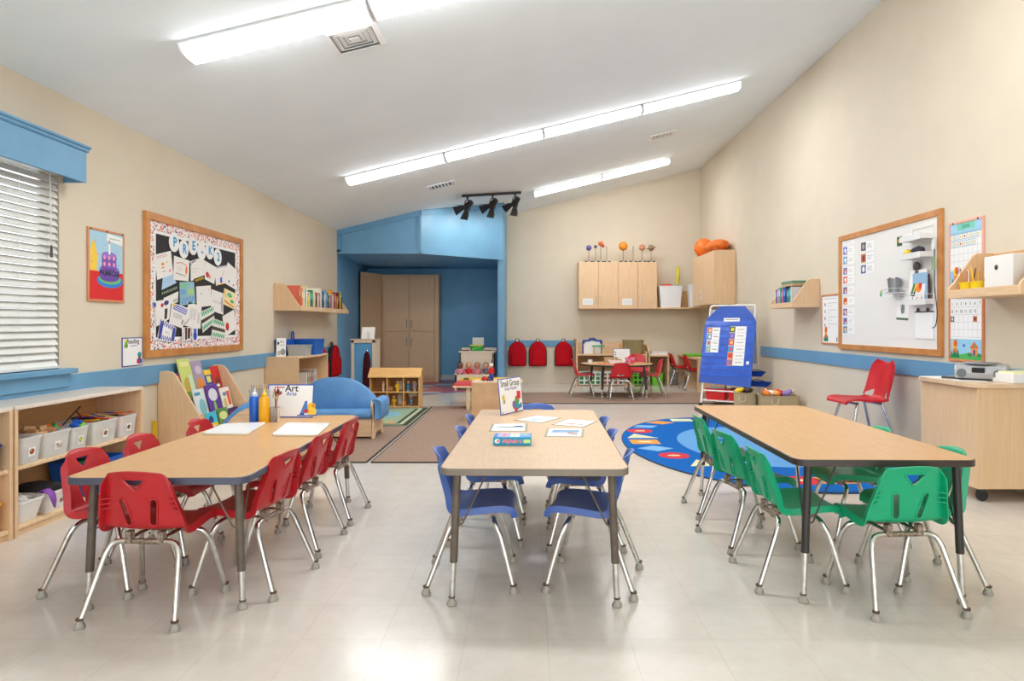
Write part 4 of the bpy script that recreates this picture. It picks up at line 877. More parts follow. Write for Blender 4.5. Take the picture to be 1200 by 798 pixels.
# things on the shelf unit
def sheet_stand(name, label, loc, rz, w, h_, draw, lean=8, border=None, cat='sign'):
    t = thing(name, label, cat, loc, rz); th = .004
    M0 = Matrix.Rotation(-R(lean), 4, 'X')
    mb = MB(M0); mb.box(-w/2, w/2, -th, 0, 0, h_, border or PAPER); mb.build('sign_panel', t, bev=.001)
    mb = MB(M0); mb.box(-w/2+.01, w/2-.01, 0, .003, 0, .004, CLEARW); mb.loft([[(-.02, 0, h_*.6), (.02, 0, h_*.6), (.02, .003, h_*.6), (-.02, .003, h_*.6)], [(-.02, h_*.22, .008), (.02, h_*.22, .008), (.02, h_*.22+.003, .010), (-.02, h_*.22+.003, .010)]], border or CLEARW); mb.build('easel_back', t)
    mb = MB(M0); draw(mb, w, h_, -th-.0006); mb.build('printed_sheet', t, smooth=False)
    return t
def d1(mb, w, h_, y): mb.text('Art', .01, h_*.8, y, .035, DGREY); mb.rect(-w*.1, h_*.6, w*.35, h_*.63, y, GREY); mb.disc(-w*.3, h_*.72, .012, .02, y, DGREY); mb.disc(w*.2, h_*.25, .03, .04, y, GREY); mb.disc(-w*.2, h_*.2, .02, .03, y, C(190, 190, 190))
sheet_stand('picture_sign', 'white picture sign standing at the near end of the shelf unit', (XL+.15, 7.97, .785), R(12), .11, .225, d1)
def topbin(name, label, y, x, w, d, h_, m): t = thing(name, label, 'bin', (x, y, .785), R(90)); mb = MB(); tub(mb, w, d, h_, m, .9, .003, .015, .006); mb.build('tub', t); return t
topbin('storage_bin', 'translucent white bin on the shelf unit, in front of the blue bins', 8.27, XL+.27, .24, .24, .135, CLEARW)
b1 = topbin('storage_bin', 'bright blue lidless bin at the far end of the shelf unit', 8.66, XL+.25, .36, .32, .20, C(20, 96, 190, .4)); MB().box(.04, .12, -.168, -.160, .10, .13, C(50, 126, 216, .4)).build('hand_grip', b1)
b2 = topbin('storage_bin', 'blue bin with lid against the wall on the shelf unit', 8.30, XL+.08, .34, .13, .19, C(20, 86, 180, .4)); MB().box(-.175, .175, -.07, .07, .191, .203, C(20, 86, 180, .4)).build('lid', b2, bev=.003)
mb = MB(); mb.tube(smooth_path([(-.04, 0, 0), (-.04, 0, .07), (0, 0, .095), (.04, 0, .07), (.04, 0, 0)], 5), .011, C(20, 70, 160, .4), 8); tag(mb.build('tote_handle', loc=(XL+.05, 8.6, .986), rz=R(90)), 'blue carrying handle sticking up behind the blue bins', 'handle'); bpy.data.objects.remove(bpy.data.objects['tote_handle'])
bh = thing('storage_caddy', 'small blue caddy with a looped handle behind the bright blue bin', 'caddy', (XL+.045, 8.66, .785), R(90)); mb = MB(); tub(mb, .20, .06, .2, C(20, 70, 160, .4), .95, .003, .01, .003); mb.build('tray', bh)
mb = MB(); mb.tube(smooth_path([(-.035, 0, .18), (-.035, 0, .27), (0, 0, .295), (.035, 0, .27), (.035, 0, .18)], 5), .010, C(20, 70, 160, .4), 8); mb.build('handle', bh)
for i, (nm, cl) in enumerate((('white', (226, 222, 216)), ('grey', (170, 160, 150)), ('tan', (200, 160, 120)), ('rose', (196, 110, 110)), ('pale blue', (160, 180, 200)), ('cream', (232, 220, 196)))):
    book('book', '%s book standing inside the small shelf unit' % nm, (XL+.36, 8.25+.07*i, .421), R(90), .045, .15+.012*(i % 3), .2, cl, 0, 'books inside the shelf unit')
# ------------------------------------------------------------------ right wall: whiteboard, charts, shelves
XW = XR-.014
WB0, WB1, WZb, WZt = 5.462, 7.275, .905, 2.133
t, w, h = wallpanel('whiteboard', 'large oak-framed whiteboard on the right wall hung with cards and organizers', 'board', WB0, WB1, WZb, WZt, OAK, .055, .028, right=True)
MB().box(.04, w-.04, -.013, -.001, .04, h-.04, C(238, 236, 231, .25)).build('writing_surface', t)
def zR(ox, oy, s, *pts): return [onR(ox+x/s, oy+y/s, XW) for x, y in pts]
def rc(pts, layer, label, m, name='card', cat='card', group='picture cards on the whiteboard'): return Card(pts, layer, label, m, name, cat, group, X=XW)
def quad_px(x0, x1, yl0, yl1, yr0, yr1):            # card edge heights read in the photograph -> corners on the board
    return [onR(x0, yl0, XW), onR(x1, yr0, XW), onR(x1, yr1, XW), onR(x0, yl1, XW)]
pc = [(BLU, WHITE), (C(60, 150, 200), WHITE), (C(70, 110, 190), ORANGE), (C(210, 60, 60), WHITE), (C(60, 90, 170), ORANGE), (C(220, 120, 50), RED), (PUR, C(240, 200, 170)), (C(60, 120, 190), RED), (C(50, 120, 180), YEL)]
nmx = 'blue cyan indigo red navy orange purple mixed yellow-and-blue'.split()
S6 = 4.7
rows6 = [(148, 172, 176, 232), (236, 238, 0, 0)]
c = rc([onR(988.5, 283.5, XW), onR(1001.5, 280.5, XW), onR(1001.5, 285.5, XW), onR(988.5, 288, XW)], 1, 'blank title strip above the card column on the whiteboard', PAPER); c.lines(.15, .9, .5, .5, 1, GREY); c.done()
ys = [184, 236, 298, 346, 404, 462, 522, 572, 618]
for k, y in enumerate(ys):
    y0 = 250+y/S6; hh = (48 if k not in (0, 1) else 54)/S6*.93
    c = rc(quad_px(988.6, 1001.8, y0, y0+hh, y0-2.2+k*.28, y0+hh-2.4+k*.28), 1, '%s picture card, %s from the top of the card column on the whiteboard' % (nmx[k], ords[k]), PAPER)
    c.rect(0.0, .08, .34, .92, pc[k][0]); c.disc(.17, .55, .10, .22, pc[k][1]); c.disc(.2, .3, .08, .15, C(240, 210, 180)); c.lines(.48, .88, .4, .62, 2, RED if k in (2, 3, 4, 5) else DGREY, .003); c.done()
for k, (y, a, b, nm) in enumerate(((150, C(60, 50, 80), GREY, 'grey'), (214, C(190, 90, 50), C(120, 40, 40), 'orange-brown'), (275, C(70, 90, 150), WHITE, 'dark blue'))):
    y0 = 250+(y+10)/S6
    c = rc(quad_px(1009.3, 1025.3, y0, y0+11, y0-3.2, y0+8.6), 1, '%s picture card, one of three in the second column on the whiteboard' % nm, PAPER); c.rect(0, .06, .36, .94, a); c.disc(.18, .5, .1, .3, b); c.lines(.46, .9, .35, .68, 3, DGREY, .003); c.done()
c = rc([onR(1029.8, 339.8, XW), onR(1046.8, 335.5, XW), onR(1046.8, 347.5, XW), onR(1029.8, 349, XW)], 1, 'card with a small green figure in the middle of the whiteboard', C(232, 236, 232)); c.rect(.05, .1, .3, .9, C(210, 226, 210)); c.disc(.17, .4, .07, .3, GRN); c.disc(.17, .75, .06, .12, YEL); c.lines(.5, .9, .5, .5, 1, DGREY, .004); c.done()
c = rc([onR(1051.4, 278.0, XW), onR(1074, 271.0, XW), onR(1074, 284, XW), onR(1051.4, 289.3, XW)], 1, 'card with a dark green picture at the top of the whiteboard', PAPER); c.rect(0, .02, .28, .98, C(24, 84, 40)); c.disc(.14, .55, .07, .22, YEL); c.lines(.4, .95, .3, .7, 3, C(150, 160, 180), .003); c.done()
c = rc([onR(1052, 338, XW), onR(1066.5, 338, XW), onR(1064.5, 375.5, XW), onR(1050.5, 374.5, XW)], 1, 'white note with a dark green bottom band under the marker cup', PAPER); c.rect(0, .0, 1, .07, C(90, 110, 80)); c.lines(.2, .8, .75, .9, 3, GREY, .003); c.disc(.5, .35, .15, .16, GREY); c.scribble(.35, .2, .7, .5, DGREY, 5, .004); c.done()
# organisers hung on the board: built in board coordinates, x grows towards the camera
def wb(px, py, X=XW): y, z = onR(px, py, X); return WB1-y, z-WZb
def org(name, label, cat, px, py): x, z = wb(px, py); return thing(name, label, cat, (XW-.0005, WB1-x, WZb+z), R(-90))
RACKW = C(228, 228, 226, .4)
t = org('wire_organizer', 'tall white wire organizer with trays hanging at the right of the whiteboard', 'organizer', 1070.5, 358)     # origin low left
W_, H_ = .30, .68
mb = MB()
for x in (0, W_): mb.tube([(x, -.006, 0), (x, -.006, H_)], .004, RACKW, 8)
for z in (.01, .15, .30, .40, .555, .67): mb.tube([(0, -.006, z), (W_, -.006, z)], .003, RACKW, 6)
mb.build('wire_frame', t)
for z, d in ((.555, .12), (.40, .12), (.0, .07)):
    mb = MB(); mb.box(.0, W_, -d, -.008, z, z+.004, RACKW); mb.box(0, W_, -d-.003, -d, z, z+.05, RACKW); mb.box(0, .003, -d, -.008, z, z+.05, RACKW); mb.box(W_-.003, W_, -d, -.008, z, z+.05, RACKW); mb.build('tray', t, smooth=False)
mb = MB(); mb.tube([(0, -.075, .09), (W_, -.075, .09)], .003, RACKW, 6); mb.tube([(0, -.075, .09), (0, -.008, .09)], .003, RACKW, 6); mb.tube([(W_, -.075, .09), (W_, -.008, .09)], .003, RACKW, 6); mb.build('rail', t)
def inorg(name, lab, cat, mb, x, y, z, group=None, **k): o = mb.build(name, loc=(XW-.0005+y, t.location.y-x, t.location.z+z), rz=R(-90), **k); return tag(o, lab, cat, group)
inorg('white_tape_roll', 'small yellow toy in the second tray of the white wire organizer', 'toy', MB().sph((0, 0, 0), (.045, .03, .03), YEL, 14, 8, .04), .06, -.085, .462)
inorg('folded_cloth', 'dark cloth bundle in the second tray of the white wire organizer', 'cloth', MB().sph((0, 0, 0), (.08, .04, .035), C(50, 44, 60, .8), 16, 8, .12), .2, -.075, .466)
for k, (x, z) in enumerate(((.10, .34), (.12, .27))): inorg('binder_clip', 'dark metal clip hanging below the middle tray, %s one' % ('upper', 'lower')[k], 'clip', MB().lathe([(.004, .02), (.038, .012), (.042, 0), (.034, -.012), (.004, -.016)], (0, 0, 0), C(86, 78, 74, .4, metal=.4), 14, 'y'), x, -.03, z, 'clips on the wire organizer')
bk = thing('picture_book', 'white picture book with bright artwork held in the wire organizer', 'book', (t.location.x-.066, t.location.y-.03, t.location.z+.006), R(-90)); bk.rotation_euler.x = -R(6)
MB().box(0, .235, -.006, 0, 0, .30, C(240, 236, 232)).build('cover', bk, bev=.001); MB().box(.003, .234, -.0045, -.001, .002, .3005, PAPER).build('pages', bk)
mb = MB(); y = -.0066; mb.text('you', .09, .265, y, .036, PINK, bold=.001); mb.text('matter', .13, .24, y, .036, C(220, 90, 120), bold=.001); mb.disc(.12, .155, .055, .045, y, YEL); mb.disc(.15, .14, .04, .04, y-.0002, ORANGE); mb.poly([(.03, .08), (.06, .07), (.1, .19), (.07, .2)], y-.0003, C(60, 120, 70)); mb.poly([(.06, .07), (.1, .07), (.11, .15)], y-.0004, BLACK); mb.disc(.17, .17, .02, .045, y-.0005, RED)
for k in range(9): mb.disc(.03+.022*k, .03+.012*(k % 3), .006, .010, y-.0002, (NAVY, PINK, DGREY)[k % 3])
mb.build('cover_picture', bk, smooth=False)
for k, (nm, m) in enumerate((('pale blue', C(150, 186, 214)), ('dark brown', C(90, 50, 50)), ('grey', C(140, 140, 150)))):
    o = MB().box(0, .012, -.05, -.002, 0, .26-.02*k, m).build('thin_book', loc=(t.location.x-.002, t.location.y-.272-.008*k*0-.0, t.location.z+.006)); bpy.data.objects.remove(o)
for k, (nm, m) in enumerate((('pale blue', C(150, 186, 214)), ('dark brown', C(96, 56, 56)))):
    o = MB().box(-.21, 0, -.004, .004, 0, .27-.015*k, m).build('thin_book', loc=(t.location.x-.05+.017*k, t.location.y-.29, t.location.z+.006), rz=R(-90), bev=.001); tag(o, '%s thin book tucked behind the white picture book' % nm, 'book')
tp_ = org('paper_pad', 'white notepad hanging by clips below the wire organizer', 'notepad', 1073.5, 396.5); MB().box(0, .26, -.008, -.001, 0, .235, PAPER).build('sheets', tp_); MB().box(.0, .26, -.011, -.001, .226, .238, C(90, 90, 100)).build('binding_strip', tp_)
for x in (.05, .19): MB().lathe([(.003, .012), (.016, .008), (.018, 0), (.012, -.004)], (x, -.010, .25), C(60, 60, 62, .4), 12, 'y').build('clip', tp_)
cp = org('marker_cup', 'grey metal cup of markers on a small white ledge of the whiteboard', 'cup', 1056, 346.5)
MB().lathe([(.001, .002), (.042, .002), (.05, .09), (.055, .125), (.058, .125), (.053, .09), (.044, 0), (.001, 0)], (0, -.065, .03), C(150, 152, 156, .35, metal=.6), 20).build('cup_body', cp)
mb = MB(); mb.box(-.13, .07, -.115, -.001, .022, .028, RACKW); mb.tube([(-.13, -.118, .065), (.07, -.118, .065)], .003, RACKW, 6); mb.tube([(-.13, -.118, .065), (-.13, -.004, .065)], .003, RACKW, 6); mb.tube([(.07, -.118, .065), (.07, -.004, .065)], .003, RACKW, 6); mb.build('ledge', cp)
mkc = [NAVY, WHITE, BLU, BLACK, WHITE, MAROON]
for k in range(6):
    a = k*math.pi/3; p0 = cp.location+Vector((-.065+.022*math.sin(a), .022*math.cos(a), .04)); mb = MB(); mb.tube([(0, 0, 0), (.008*math.sin(a), .012*math.cos(a), .085)], .009, WHITE, 8); mb.tube([(.008*math.sin(a), .012*math.cos(a), .085), (.011*math.sin(a), .017*math.cos(a), .125)], .0095, mkc[k], 8)
    tag(mb.build('marker', loc=p0), '%s-capped marker standing in the grey metal cup' % ('navy', 'white', 'blue', 'black', 'ivory', 'maroon')[k], 'marker', 'markers in the metal cup')
lz = org('lanyard', 'green-grey badge lanyard hanging at the right frame of the whiteboard', 'lanyard', 1099.5, 300)
mb = MB(); mb.tube(smooth_path([(0, -.032, .10), (.01, -.036, -.05), (.005, -.034, -.25), (.04, -.034, -.46), (.02, -.034, -.58), (-.03, -.034, -.60)], 5), .004, C(60, 60, 60), 6); mb.build('cord', lz)
MB().prism(rrect(.04, .11, .012, 3, 0, -.06), -.045, -.036, C(150, 176, 130), 'y').build('badge', lz); MB().prism(rrect(.035, .09, .012, 3, 0, .10), -.045, -.033, WHITE, 'y').build('clip', lz)
# poster with a list, left of the whiteboard
FRM = C(206, 140, 96, .5)
def framed(name, label, y0, y1, z0, z1, draw, fw=.02, sheet=PAPER, frm=FRM):
    t, w, h = wallpanel(name, label, 'poster', y0, y1, z0, z1, frm, fw, .012, right=True)
    MB().box(fw-.003, w-fw+.003, -.006, -.001, fw-.003, h-fw+.003, sheet).build('poster_sheet', t)
    mb = MB(); draw(mb, w, h, -.0066); mb.build('printed_picture', t, smooth=False)
    for x in (.06, w-.06): MB().lathe([(.001, .004), (.007, .003), (.008, 0)], (x, -.012, h-.012), BLACK, 10, 'y').build('push_pin', t)
    return t
def plants(mb, x, z, s, y):
    mb.disc(x, z+.55*s, .16*s, .22*s, y, YEL); mb.disc(x+.05*s, z+.6*s, .12*s, .16*s, y-.0002, C(220, 90, 40)); mb.disc(x+.02*s, z+.25*s, .16*s, .16*s, y-.0003, C(226, 120, 40))
    mb.poly([(x-.24*s, z), (x+.3*s, z), (x+.24*s, z+.36*s), (x+.12*s, z+.16*s), (x, z+.3*s), (x-.12*s, z+.14*s), (x-.24*s, z+.3*s)], y-.0004, C(34, 130, 80))
def dl(mb, w, h, y):
    for k in range(4):
        z = h*(.8-.14*k); mb.disc(w*.2, z, .014, .022, y, (C(90, 100, 120), C(150, 160, 170), C(120, 130, 180), GREY)[k]); mb.line([(w*.35, z+.015), (w*.88, z+.015)], .004, y, GREY); mb.line([(w*.35, z-.02), (w*(.5 if k % 2 else .6), z-.02)], .004, y, C(190, 190, 196))
    mb.line([(w*.15, h*.915), (w*.85, h*.915)], .006, y, C(170, 180, 190)); plants(mb, w*.24, .035, .22, y); mb.disc(w*.86, .06, .012, .03, y, DGREY)
framed('list_poster', 'narrow framed list poster immediately left of the whiteboard', 7.29, 7.735, .945, 1.515, dl)
# calendar posters
def grid(mb, x0, x1, z0, z1, nx, nz, y):
    for k in range(nx+1): x = x0+(x1-x0)*k/nx; mb.line([(x, z0), (x, z1)], .0025, y, C(190, 196, 200))
    for k in range(nz+1): z = z0+(z1-z0)*k/nz; mb.line([(x0, z), (x1, z)], .0025, y, C(190, 196, 200))
def scene_strip(mb, w, h, z1, y):
    mb.rect(.018, .018, w-.018, z1, y, C(150, 204, 232)); mb.poly([(.018, .018), (w-.018, .018), (w-.018, .06), (w*.6, .075), (w*.3, .055), (.018, .05)], y-.0002, C(80, 180, 90))
    plants(mb, w*.18, .03, .19, y-.0004)
    hx = w*.74; mb.rect(hx-.04, .055, hx+.04, .115, y-.0006, C(236, 150, 90)); mb.poly([(hx-.055, .11), (hx+.055, .11), (hx, .165)], y-.0008, C(226, 110, 60)); mb.rect(hx-.012, .055, hx+.012, .10, y-.001, PUR); mb.disc(hx, .125, .012, .012, y-.001, GRN); mb.disc(hx-.05, .06, .03, .016, y-.0007, C(50, 140, 80)); mb.disc(hx+.055, .06, .025, .014, y-.0007, C(50, 140, 80))
    mb.disc(w*.45, z1-.05, .016, .016, y-.0005, C(50, 90, 180), 4)
def dj(mb, w, h, y):
    mb.rect(.018, h*.80, w-.018, h-.018, y, C(160, 206, 230)); mb.rect(w*.25, h*.86, w*.75, h-.012, y-.0003, C(120, 204, 176)); mb.text('June', w*.5, h*.915, y-.0006, .05, C(40, 140, 120), bold=.001)
    grid(mb, .018, w-.018, h*.30, h*.82, 7, 5, y)
    for r_ in range(2):
        for k in range(7 if r_ == 0 else 6):
            x = .03+(w-.06)*(k+.5)/7-.01; z = h*(.765-.105*r_); mb.rect(x-.020, z-.022, x+.022, z+.024, y-.0003, C(120, 160, 200)); mb.rect(x-.016, z-.018, x+.018, z+.020, y-.0005, C(244, 242, 220)); mb.disc(x, z, .008, .010, y-.0007, (YEL, C(190, 210, 220), C(230, 190, 90), RED)[(k+r_) % 4])
    mb.rect(.018, .018, w-.018, h*.27, y, C(150, 200, 230)); plants(mb, w*.22, .03, .19, y-.0003)
framed('calendar_poster', 'June calendar poster with pink frame, upper one above the wall shelf edge', 4.975, 5.392, 1.455, 1.992, dj, .02, PAPER, C(232, 170, 150, .5))
def dn(mb, w, h, y):
    mb.rect(w*.2, h*.93, w*.75, h-.016, y, C(40, 170, 180)); grid(mb, .018, w-.018, h*.36, h*.9, 7, 5, y)
    nums = [['1', '2', '3', '4', '5', '6', '7'], ['8', '9', '10', '11', '12', '13']]
    for r_, rw in enumerate(nums):
        for k, s in enumerate(rw): mb.text(s, .018+(w-.036)*(k+.5)/7, h*(.84-.11*r_), y-.0004, .036, BLACK, sx=.8, bold=.0006)
    x = .018+(w-.036)*.5/7; mb.rect(x-.022, h*.58, x+.022, h*.66, y-.0004, C(24, 100, 70)); mb.disc(x, h*.62, .010, .014, y-.0006, WHITE); x = .018+(w-.036)*5.5/7; mb.rect(x-.022, h*.58, x+.022, h*.66, y-.0004, C(190, 110, 60)); mb.disc(x, h*.62, .012, .012, y-.0006, MAROON)
    scene_strip(mb, w, h, h*.33, y)
framed('calendar_poster', 'number calendar poster with orange frame, lower one under the wall shelf', 4.975, 5.392, .875, 1.42, dn, .02, PAPER, C(214, 130, 80, .5))
# wall shelves
def wall_shelf(label, y0, y1, z0, deep=.335, zt=.337):
    t = thing('wall_shelf', label, 'shelf', (XR-.022 if False else XR-.002, y1, z0), R(-90)); L = y1-y0
    sd = [(0, 0), (-deep, 0), (-deep, .045), (-deep+.02, .075), (-.13, zt), (0, zt)]
    if True: sd = [(0, 0), (-deep, 0), (-deep, .06), (-deep+.012, .085), (-deep+.04, .11), (-.15, zt-.02), (-.12, zt), (0, zt)]
    for x in (0, L-.022): MB().prism(sd, x, x+.022, WOOD, 'x').build('end_panel', t, bev=.003)
    MB().box(.022, L-.022, -deep+.01, 0, .0, .022, WOODH).build('shelf_board', t); MB().box(.022, L-.022, -deep, -deep+.018, 0, .062, WOODH).build('front_lip', t, bev=.003); MB().box(.022, L-.022, -.012, 0, .022, zt-.01, WOODIN).build('back_panel', t)
    return t
wall_shelf('maple wall shelf holding picture books near the far end of the right wall', 7.79, 8.50, 1.375)
wall_shelf('maple wall shelf with white box and yellow cups over the mobile cabinet', 4.165, 4.90, 1.36)
y = 8.44
for i, (nm, cl, th) in enumerate((('cream', (230, 220, 190), .04), ('blue and white', (30, 60, 160), .035), ('pink', (220, 120, 160), .05), ('mint', (90, 190, 160), .06), ('dark teal', (30, 110, 110), .03), ('rose', (210, 90, 130), .05), ('bright blue', (20, 80, 190), .075), ('navy', (20, 30, 70), .03), ('sea green', (30, 130, 130), .06), ('teal', (40, 150, 150), .05), ('white', (220, 220, 220), .04))):
    y -= th+.004; t = book('book', '%s book standing on the wall shelf beside the list poster' % nm, (XR-.30, y+th, 1.399), R(-90), th, .20+.012*(i % 4), .2, cl, 0, 'books on the wall shelf beside the list poster')
fb = thing('boxed_game', 'green and tan flat box lying on top of the wall shelf books', 'box', (XR-.155, 8.12, 1.64), R(-90)); MB().box(-.17, .17, -.11, .11, 0, .05, C(196, 160, 120)).build('box_base', fb, bev=.002); MB().box(-.172, .172, -.112, .112, .03, .062, C(90, 140, 110)).build('lid', fb, bev=.002)
wbx = thing('storage_box', 'white storage box with a round finger hole on the wall shelf', 'box', (3.27, 4.43, 1.383), R(-90)); MB().box(-.135, .135, -.13, .13, 0, .25, C(232, 231, 228, .6)).build('box_body', wbx, bev=.006); MB().lathe([(.001, .001), (.016, .001), (.018, 0)], (-.015, -.13, .17), C(60, 56, 40, .6), 16, 'y').build('finger_hole', wbx)
for k, yy in enumerate((4.80, 4.685)):
    cu = thing('pencil_cup', 'yellow cup of pencils on the wall shelf, %s' % ('next to the calendar', 'beside the white box')[k], 'cup', (3.185, yy, 1.383), 0, 'yellow pencil cups'); mb = MB(); mb.lathe([(.001, .003), (.044, .003), (.052, .085), (.058, .085), (.058, .092), (.050, .092), (.001, .012)], (0, 0, 0), C(246, 214, 20, .4), 20); mb.build('cup_body', cu)
    for q in range(6):
        a = q*1.05+k; lean = .03; cc = [[BLU, RED, C(30, 60, 40), ORANGE, WHITE, BROWN], [YEL, ORANGE, YEL, C(220, 160, 60), BROWN, YEL]][k][q]; mb = MB(); d = Vector((math.cos(a), math.sin(a), 0)); l = .15+.015*(q % 3)
        mb.tube([(0, 0, 0), tuple(d*lean+Vector((0, 0, l)))], .0045, cc, 6); mb.tube([tuple(d*lean+Vector((0, 0, l))), tuple(d*lean*1.1+Vector((0, 0, l+.018)))], .0045, C(230, 190, 140), 6, .001)
        tag(mb.build('pencil', loc=(3.185+d.x*.022, yy+d.y*.022, 1.395)), 'pencil standing in the yellow cup %s' % ('next to the calendar', 'beside the white box')[k], 'pencil', 'pencils in the yellow cup '+('by the calendar', 'by the box')[k])
# mobile cabinet with radio
dk = thing('mobile_cabinet', 'mobile maple cabinet on black casters at the right edge', 'cabinet', (0, 0, 0))
X0, X1, YA, YBB = 2.945, 3.425, 4.34, 4.97
MB().box(X0, X1, YA, YBB, .087, .752, WOOD).build('body', dk, bev=.004)
top = [(X1, YA-.03)]+[(X0+.02, YA-.03)]+[(X0-.035+.055*(1-math.sin(R(a))), YA-.03+.10*(1-math.cos(R(a)))) for a in range(0, 91, 10)]+[(X0-.035, YBB-.04), (X0-.02, YBB+.02), (X1, YBB+.02)]
top = [(X1, YA-.035), (X0+.06, YA-.035)]+[(X0+.06-.095*math.sin(R(a)), YA+.06-.095*math.cos(R(a))) for a in range(10, 91, 10)]+[(X0-.035, YBB-.05)]+[(X0+.04-.075*math.cos(R(a)), YBB-.05+.075*math.sin(R(a))) for a in range(10, 91, 10)]+[(X1, YBB+.025)]
MB().prism(top, .752, .782, noisy('cabinet_top_laminate', (216, 186, 152), (226, 198, 164), 8, .3), 'z').build('top_board', dk, bev=.004)
for x, y in ((X0+.06, YA+.05), (X1-.07, YA+.05), (X0+.06, YBB-.06), (X1-.07, YBB-.06)):
    cs2 = MB().lathe([(.001, .016), (.03, .016), (.037, .010), (.037, -.010), (.03, -.016), (.001, -.016)], (x, y, .037), C(30, 30, 32, .5), 18, 'y').build('caster', dk); MB().box(x-.024, x+.02, y-.024, y+.024, .062, .087, C(40, 40, 42, .5)).build('caster_fork', cs2, bev=.003)
ra = thing('cd_player', 'silver portable CD player on the mobile cabinet', 'CD player', (3.165, 4.62, .783), R(-42)); SIL = C(176, 178, 182, .35, metal=.3)
mb = MB(); prf = [(-.10, .01), (-.115, .05), (-.10, .10), (-.06, .118), (.06, .112), (.10, .08), (.105, .02), (.09, .006)]; mb.prism(prf, -.15, .15, SIL, 'x'); mb.build('body', ra, bev=.012, seg=3)
MB().lathe([(.03, 0), (.115, .0), (.118, .006), (.10, .012), (.001, .014)], (0, 0, .112), C(150, 152, 156, .25, metal=.5), 26).build('disc_lid', ra)
MB().box(-.045, .03, -.117, -.105, .055, .09, C(24, 26, 32, .2)).build('display', ra, bev=.002)
for s in (-1, 1): MB().lathe([(.001, .004), (.026, .004), (.03, 0)], (s*.105, -.112, .05), C(110, 112, 116, .5), 18, 'y').build('speaker_grille', ra)
MB().box(-.12, .12, -.10, .09, 0, .008, C(40, 40, 44)).build('base', ra)
mb = MB(); mb.tube(smooth_path([(-.14, .02, .09), (-.135, .10, .10), (0, .112, .105), (.135, .10, .10), (.14, .02, .09)], 5), .008, SIL, 8); mb.build('carry_handle', ra)
sp_ = thing('paper_box', 'white box topped with pale yellow sheets at the cabinet edge', 'box', (3.30, 4.40, .783), R(4)); MB().box(-.14, .12, -.07, .13, 0, .062, C(236, 236, 236)).build('box_body', sp_, bev=.003); MB().box(-.13, .11, -.06, .12, .062, .074, C(240, 240, 190)).build('top_sheets', sp_)
for k, (x, y, a, c_) in enumerate(((3.02, 4.80, 12, PAPER), (3.04, 4.60, -20, C(230, 222, 214)))): tag(MB().box(-.10, .10, -.14, .14, 0, .0015+.001*k, c_).build('paper_sheet', loc=(x, y, .7825), rz=R(a)), ('white sheet of paper lying on the mobile cabinet', 'pale sheet of paper beside the CD player')[k], 'paper')
tag(MB().prism(rrect(.03, .12, .012, 3), 0, .016, DGREY, 'z').build('stapler', loc=(3.0, 4.70, .7846), rz=R(50), bev=.004), 'small dark stapler lying on the papers', 'stapler')

# ------------------------------------------------------------------ easel with pocket chart
LF, RF = Vector((2.453, 9.46, 0)), Vector((2.99, 9.08, 0)); LT, RT = Vector((2.69, 9.79, 1.45)), Vector((3.225, 9.41, 1.45)); BL_, BR_ = LT+Vector((.10, .17, -1.45)), RT+Vector((.115, .19, -1.45))
ez = thing('easel', 'white tubular easel on casters holding the blue pocket chart', 'easel', (2.8, 9.45, 0)); O = Vector((2.8, 9.45, 0)); ETUBE = C(232, 232, 228, .35)
def tube_w(name, pts, r, m, par=ez): return MB().tube([tuple(Vector(p)-O) for p in pts], r, m, 12).build(name, par)
U = (RT-LT).normalized(); Vv = (LT-LF).normalized(); Nn = U.cross(Vv).normalized()
if Nn.y > 0: Nn = -Nn
Tc = .05
tube_w('front_frame', smooth_path([LF+Vv*.06, LT-Vv*.25, LT-Vv*Tc, LT+U*Tc*.3-Vv*.012, LT+U*Tc, (LT+RT)/2, RT-U*Tc, RT-U*Tc*.3-Vv*.012, RT-Vv*Tc, RT-Vv*.25, RF+Vv*.06], 4), .014, ETUBE)
for f_, b_ in ((LT, BL_), (RT, BR_)): tube_w('rear_leg', [f_-Vv*.03, b_+(f_-b_).normalized()*.06], .014, ETUBE)
tube_w('crossbar', [LF+(LT-LF)*.16, RF+(RT-RF)*.16], .011, ETUBE); tube_w('crossbar', [BL_+(LT-BL_)*.2, BR_+(RT-BR_)*.2], .011, ETUBE)
for p in (LF, RF, BL_, BR_): MB().lathe([(.001, .014), (.024, .014), (.03, .008), (.03, -.008), (.024, -.014), (.001, -.014)], tuple(Vector((p.x, p.y, .03))-O), C(40, 40, 42), 14, 'y').build('caster', ez)
tray = MB()
q = [LF+(LT-LF)*.06, RF+(RT-RF)*.06, BR_+(RT-BR_)*.06, BL_+(LT-BL_)*.06]; tray.loft([[tuple(p-O+Vector((0, 0, dz))) for p in q] for dz in (0, .012)], ETUBE); tray.build('tray', ez)
wbq = [BL_+(LT-BL_)*.42, BR_+(RT-BR_)*.42, RT-(RT-BR_)*.04, LT-(LT-BL_)*.04]; nb = (BR_-BL_).cross(LT-BL_).normalized()
if nb.y < 0: nb = -nb
mb = MB(); mb.loft([[tuple(p-O+nb*.004) for p in wbq], [tuple(p-O+nb*.016) for p in wbq]], C(206, 206, 204, .3)); mb.build('rear_board', ez)
pk = thing('pocket_chart', 'royal blue pocket chart hanging on the white easel', 'pocket chart', (2.8, 9.45, 0)); CH = noisy('blue_nylon', (28, 72, 168), (40, 88, 188), 12, .55, stretch=(.6, .6, 9), bump=.05)
def P3(u, v, n=.018): return tuple(LF+U*u+(LT-LF)*v+Nn*n-O)
def P3w(u, v, n): return LF+U*u+(LT-LF)*v+Nn*n
out = [(-.055, .232), (.69, .205), (.69, .60), (.69, .83), (.655, .88), (.52, .985), (.14, .985), (-.03, .86), (-.055, .80)]
rows_ = []
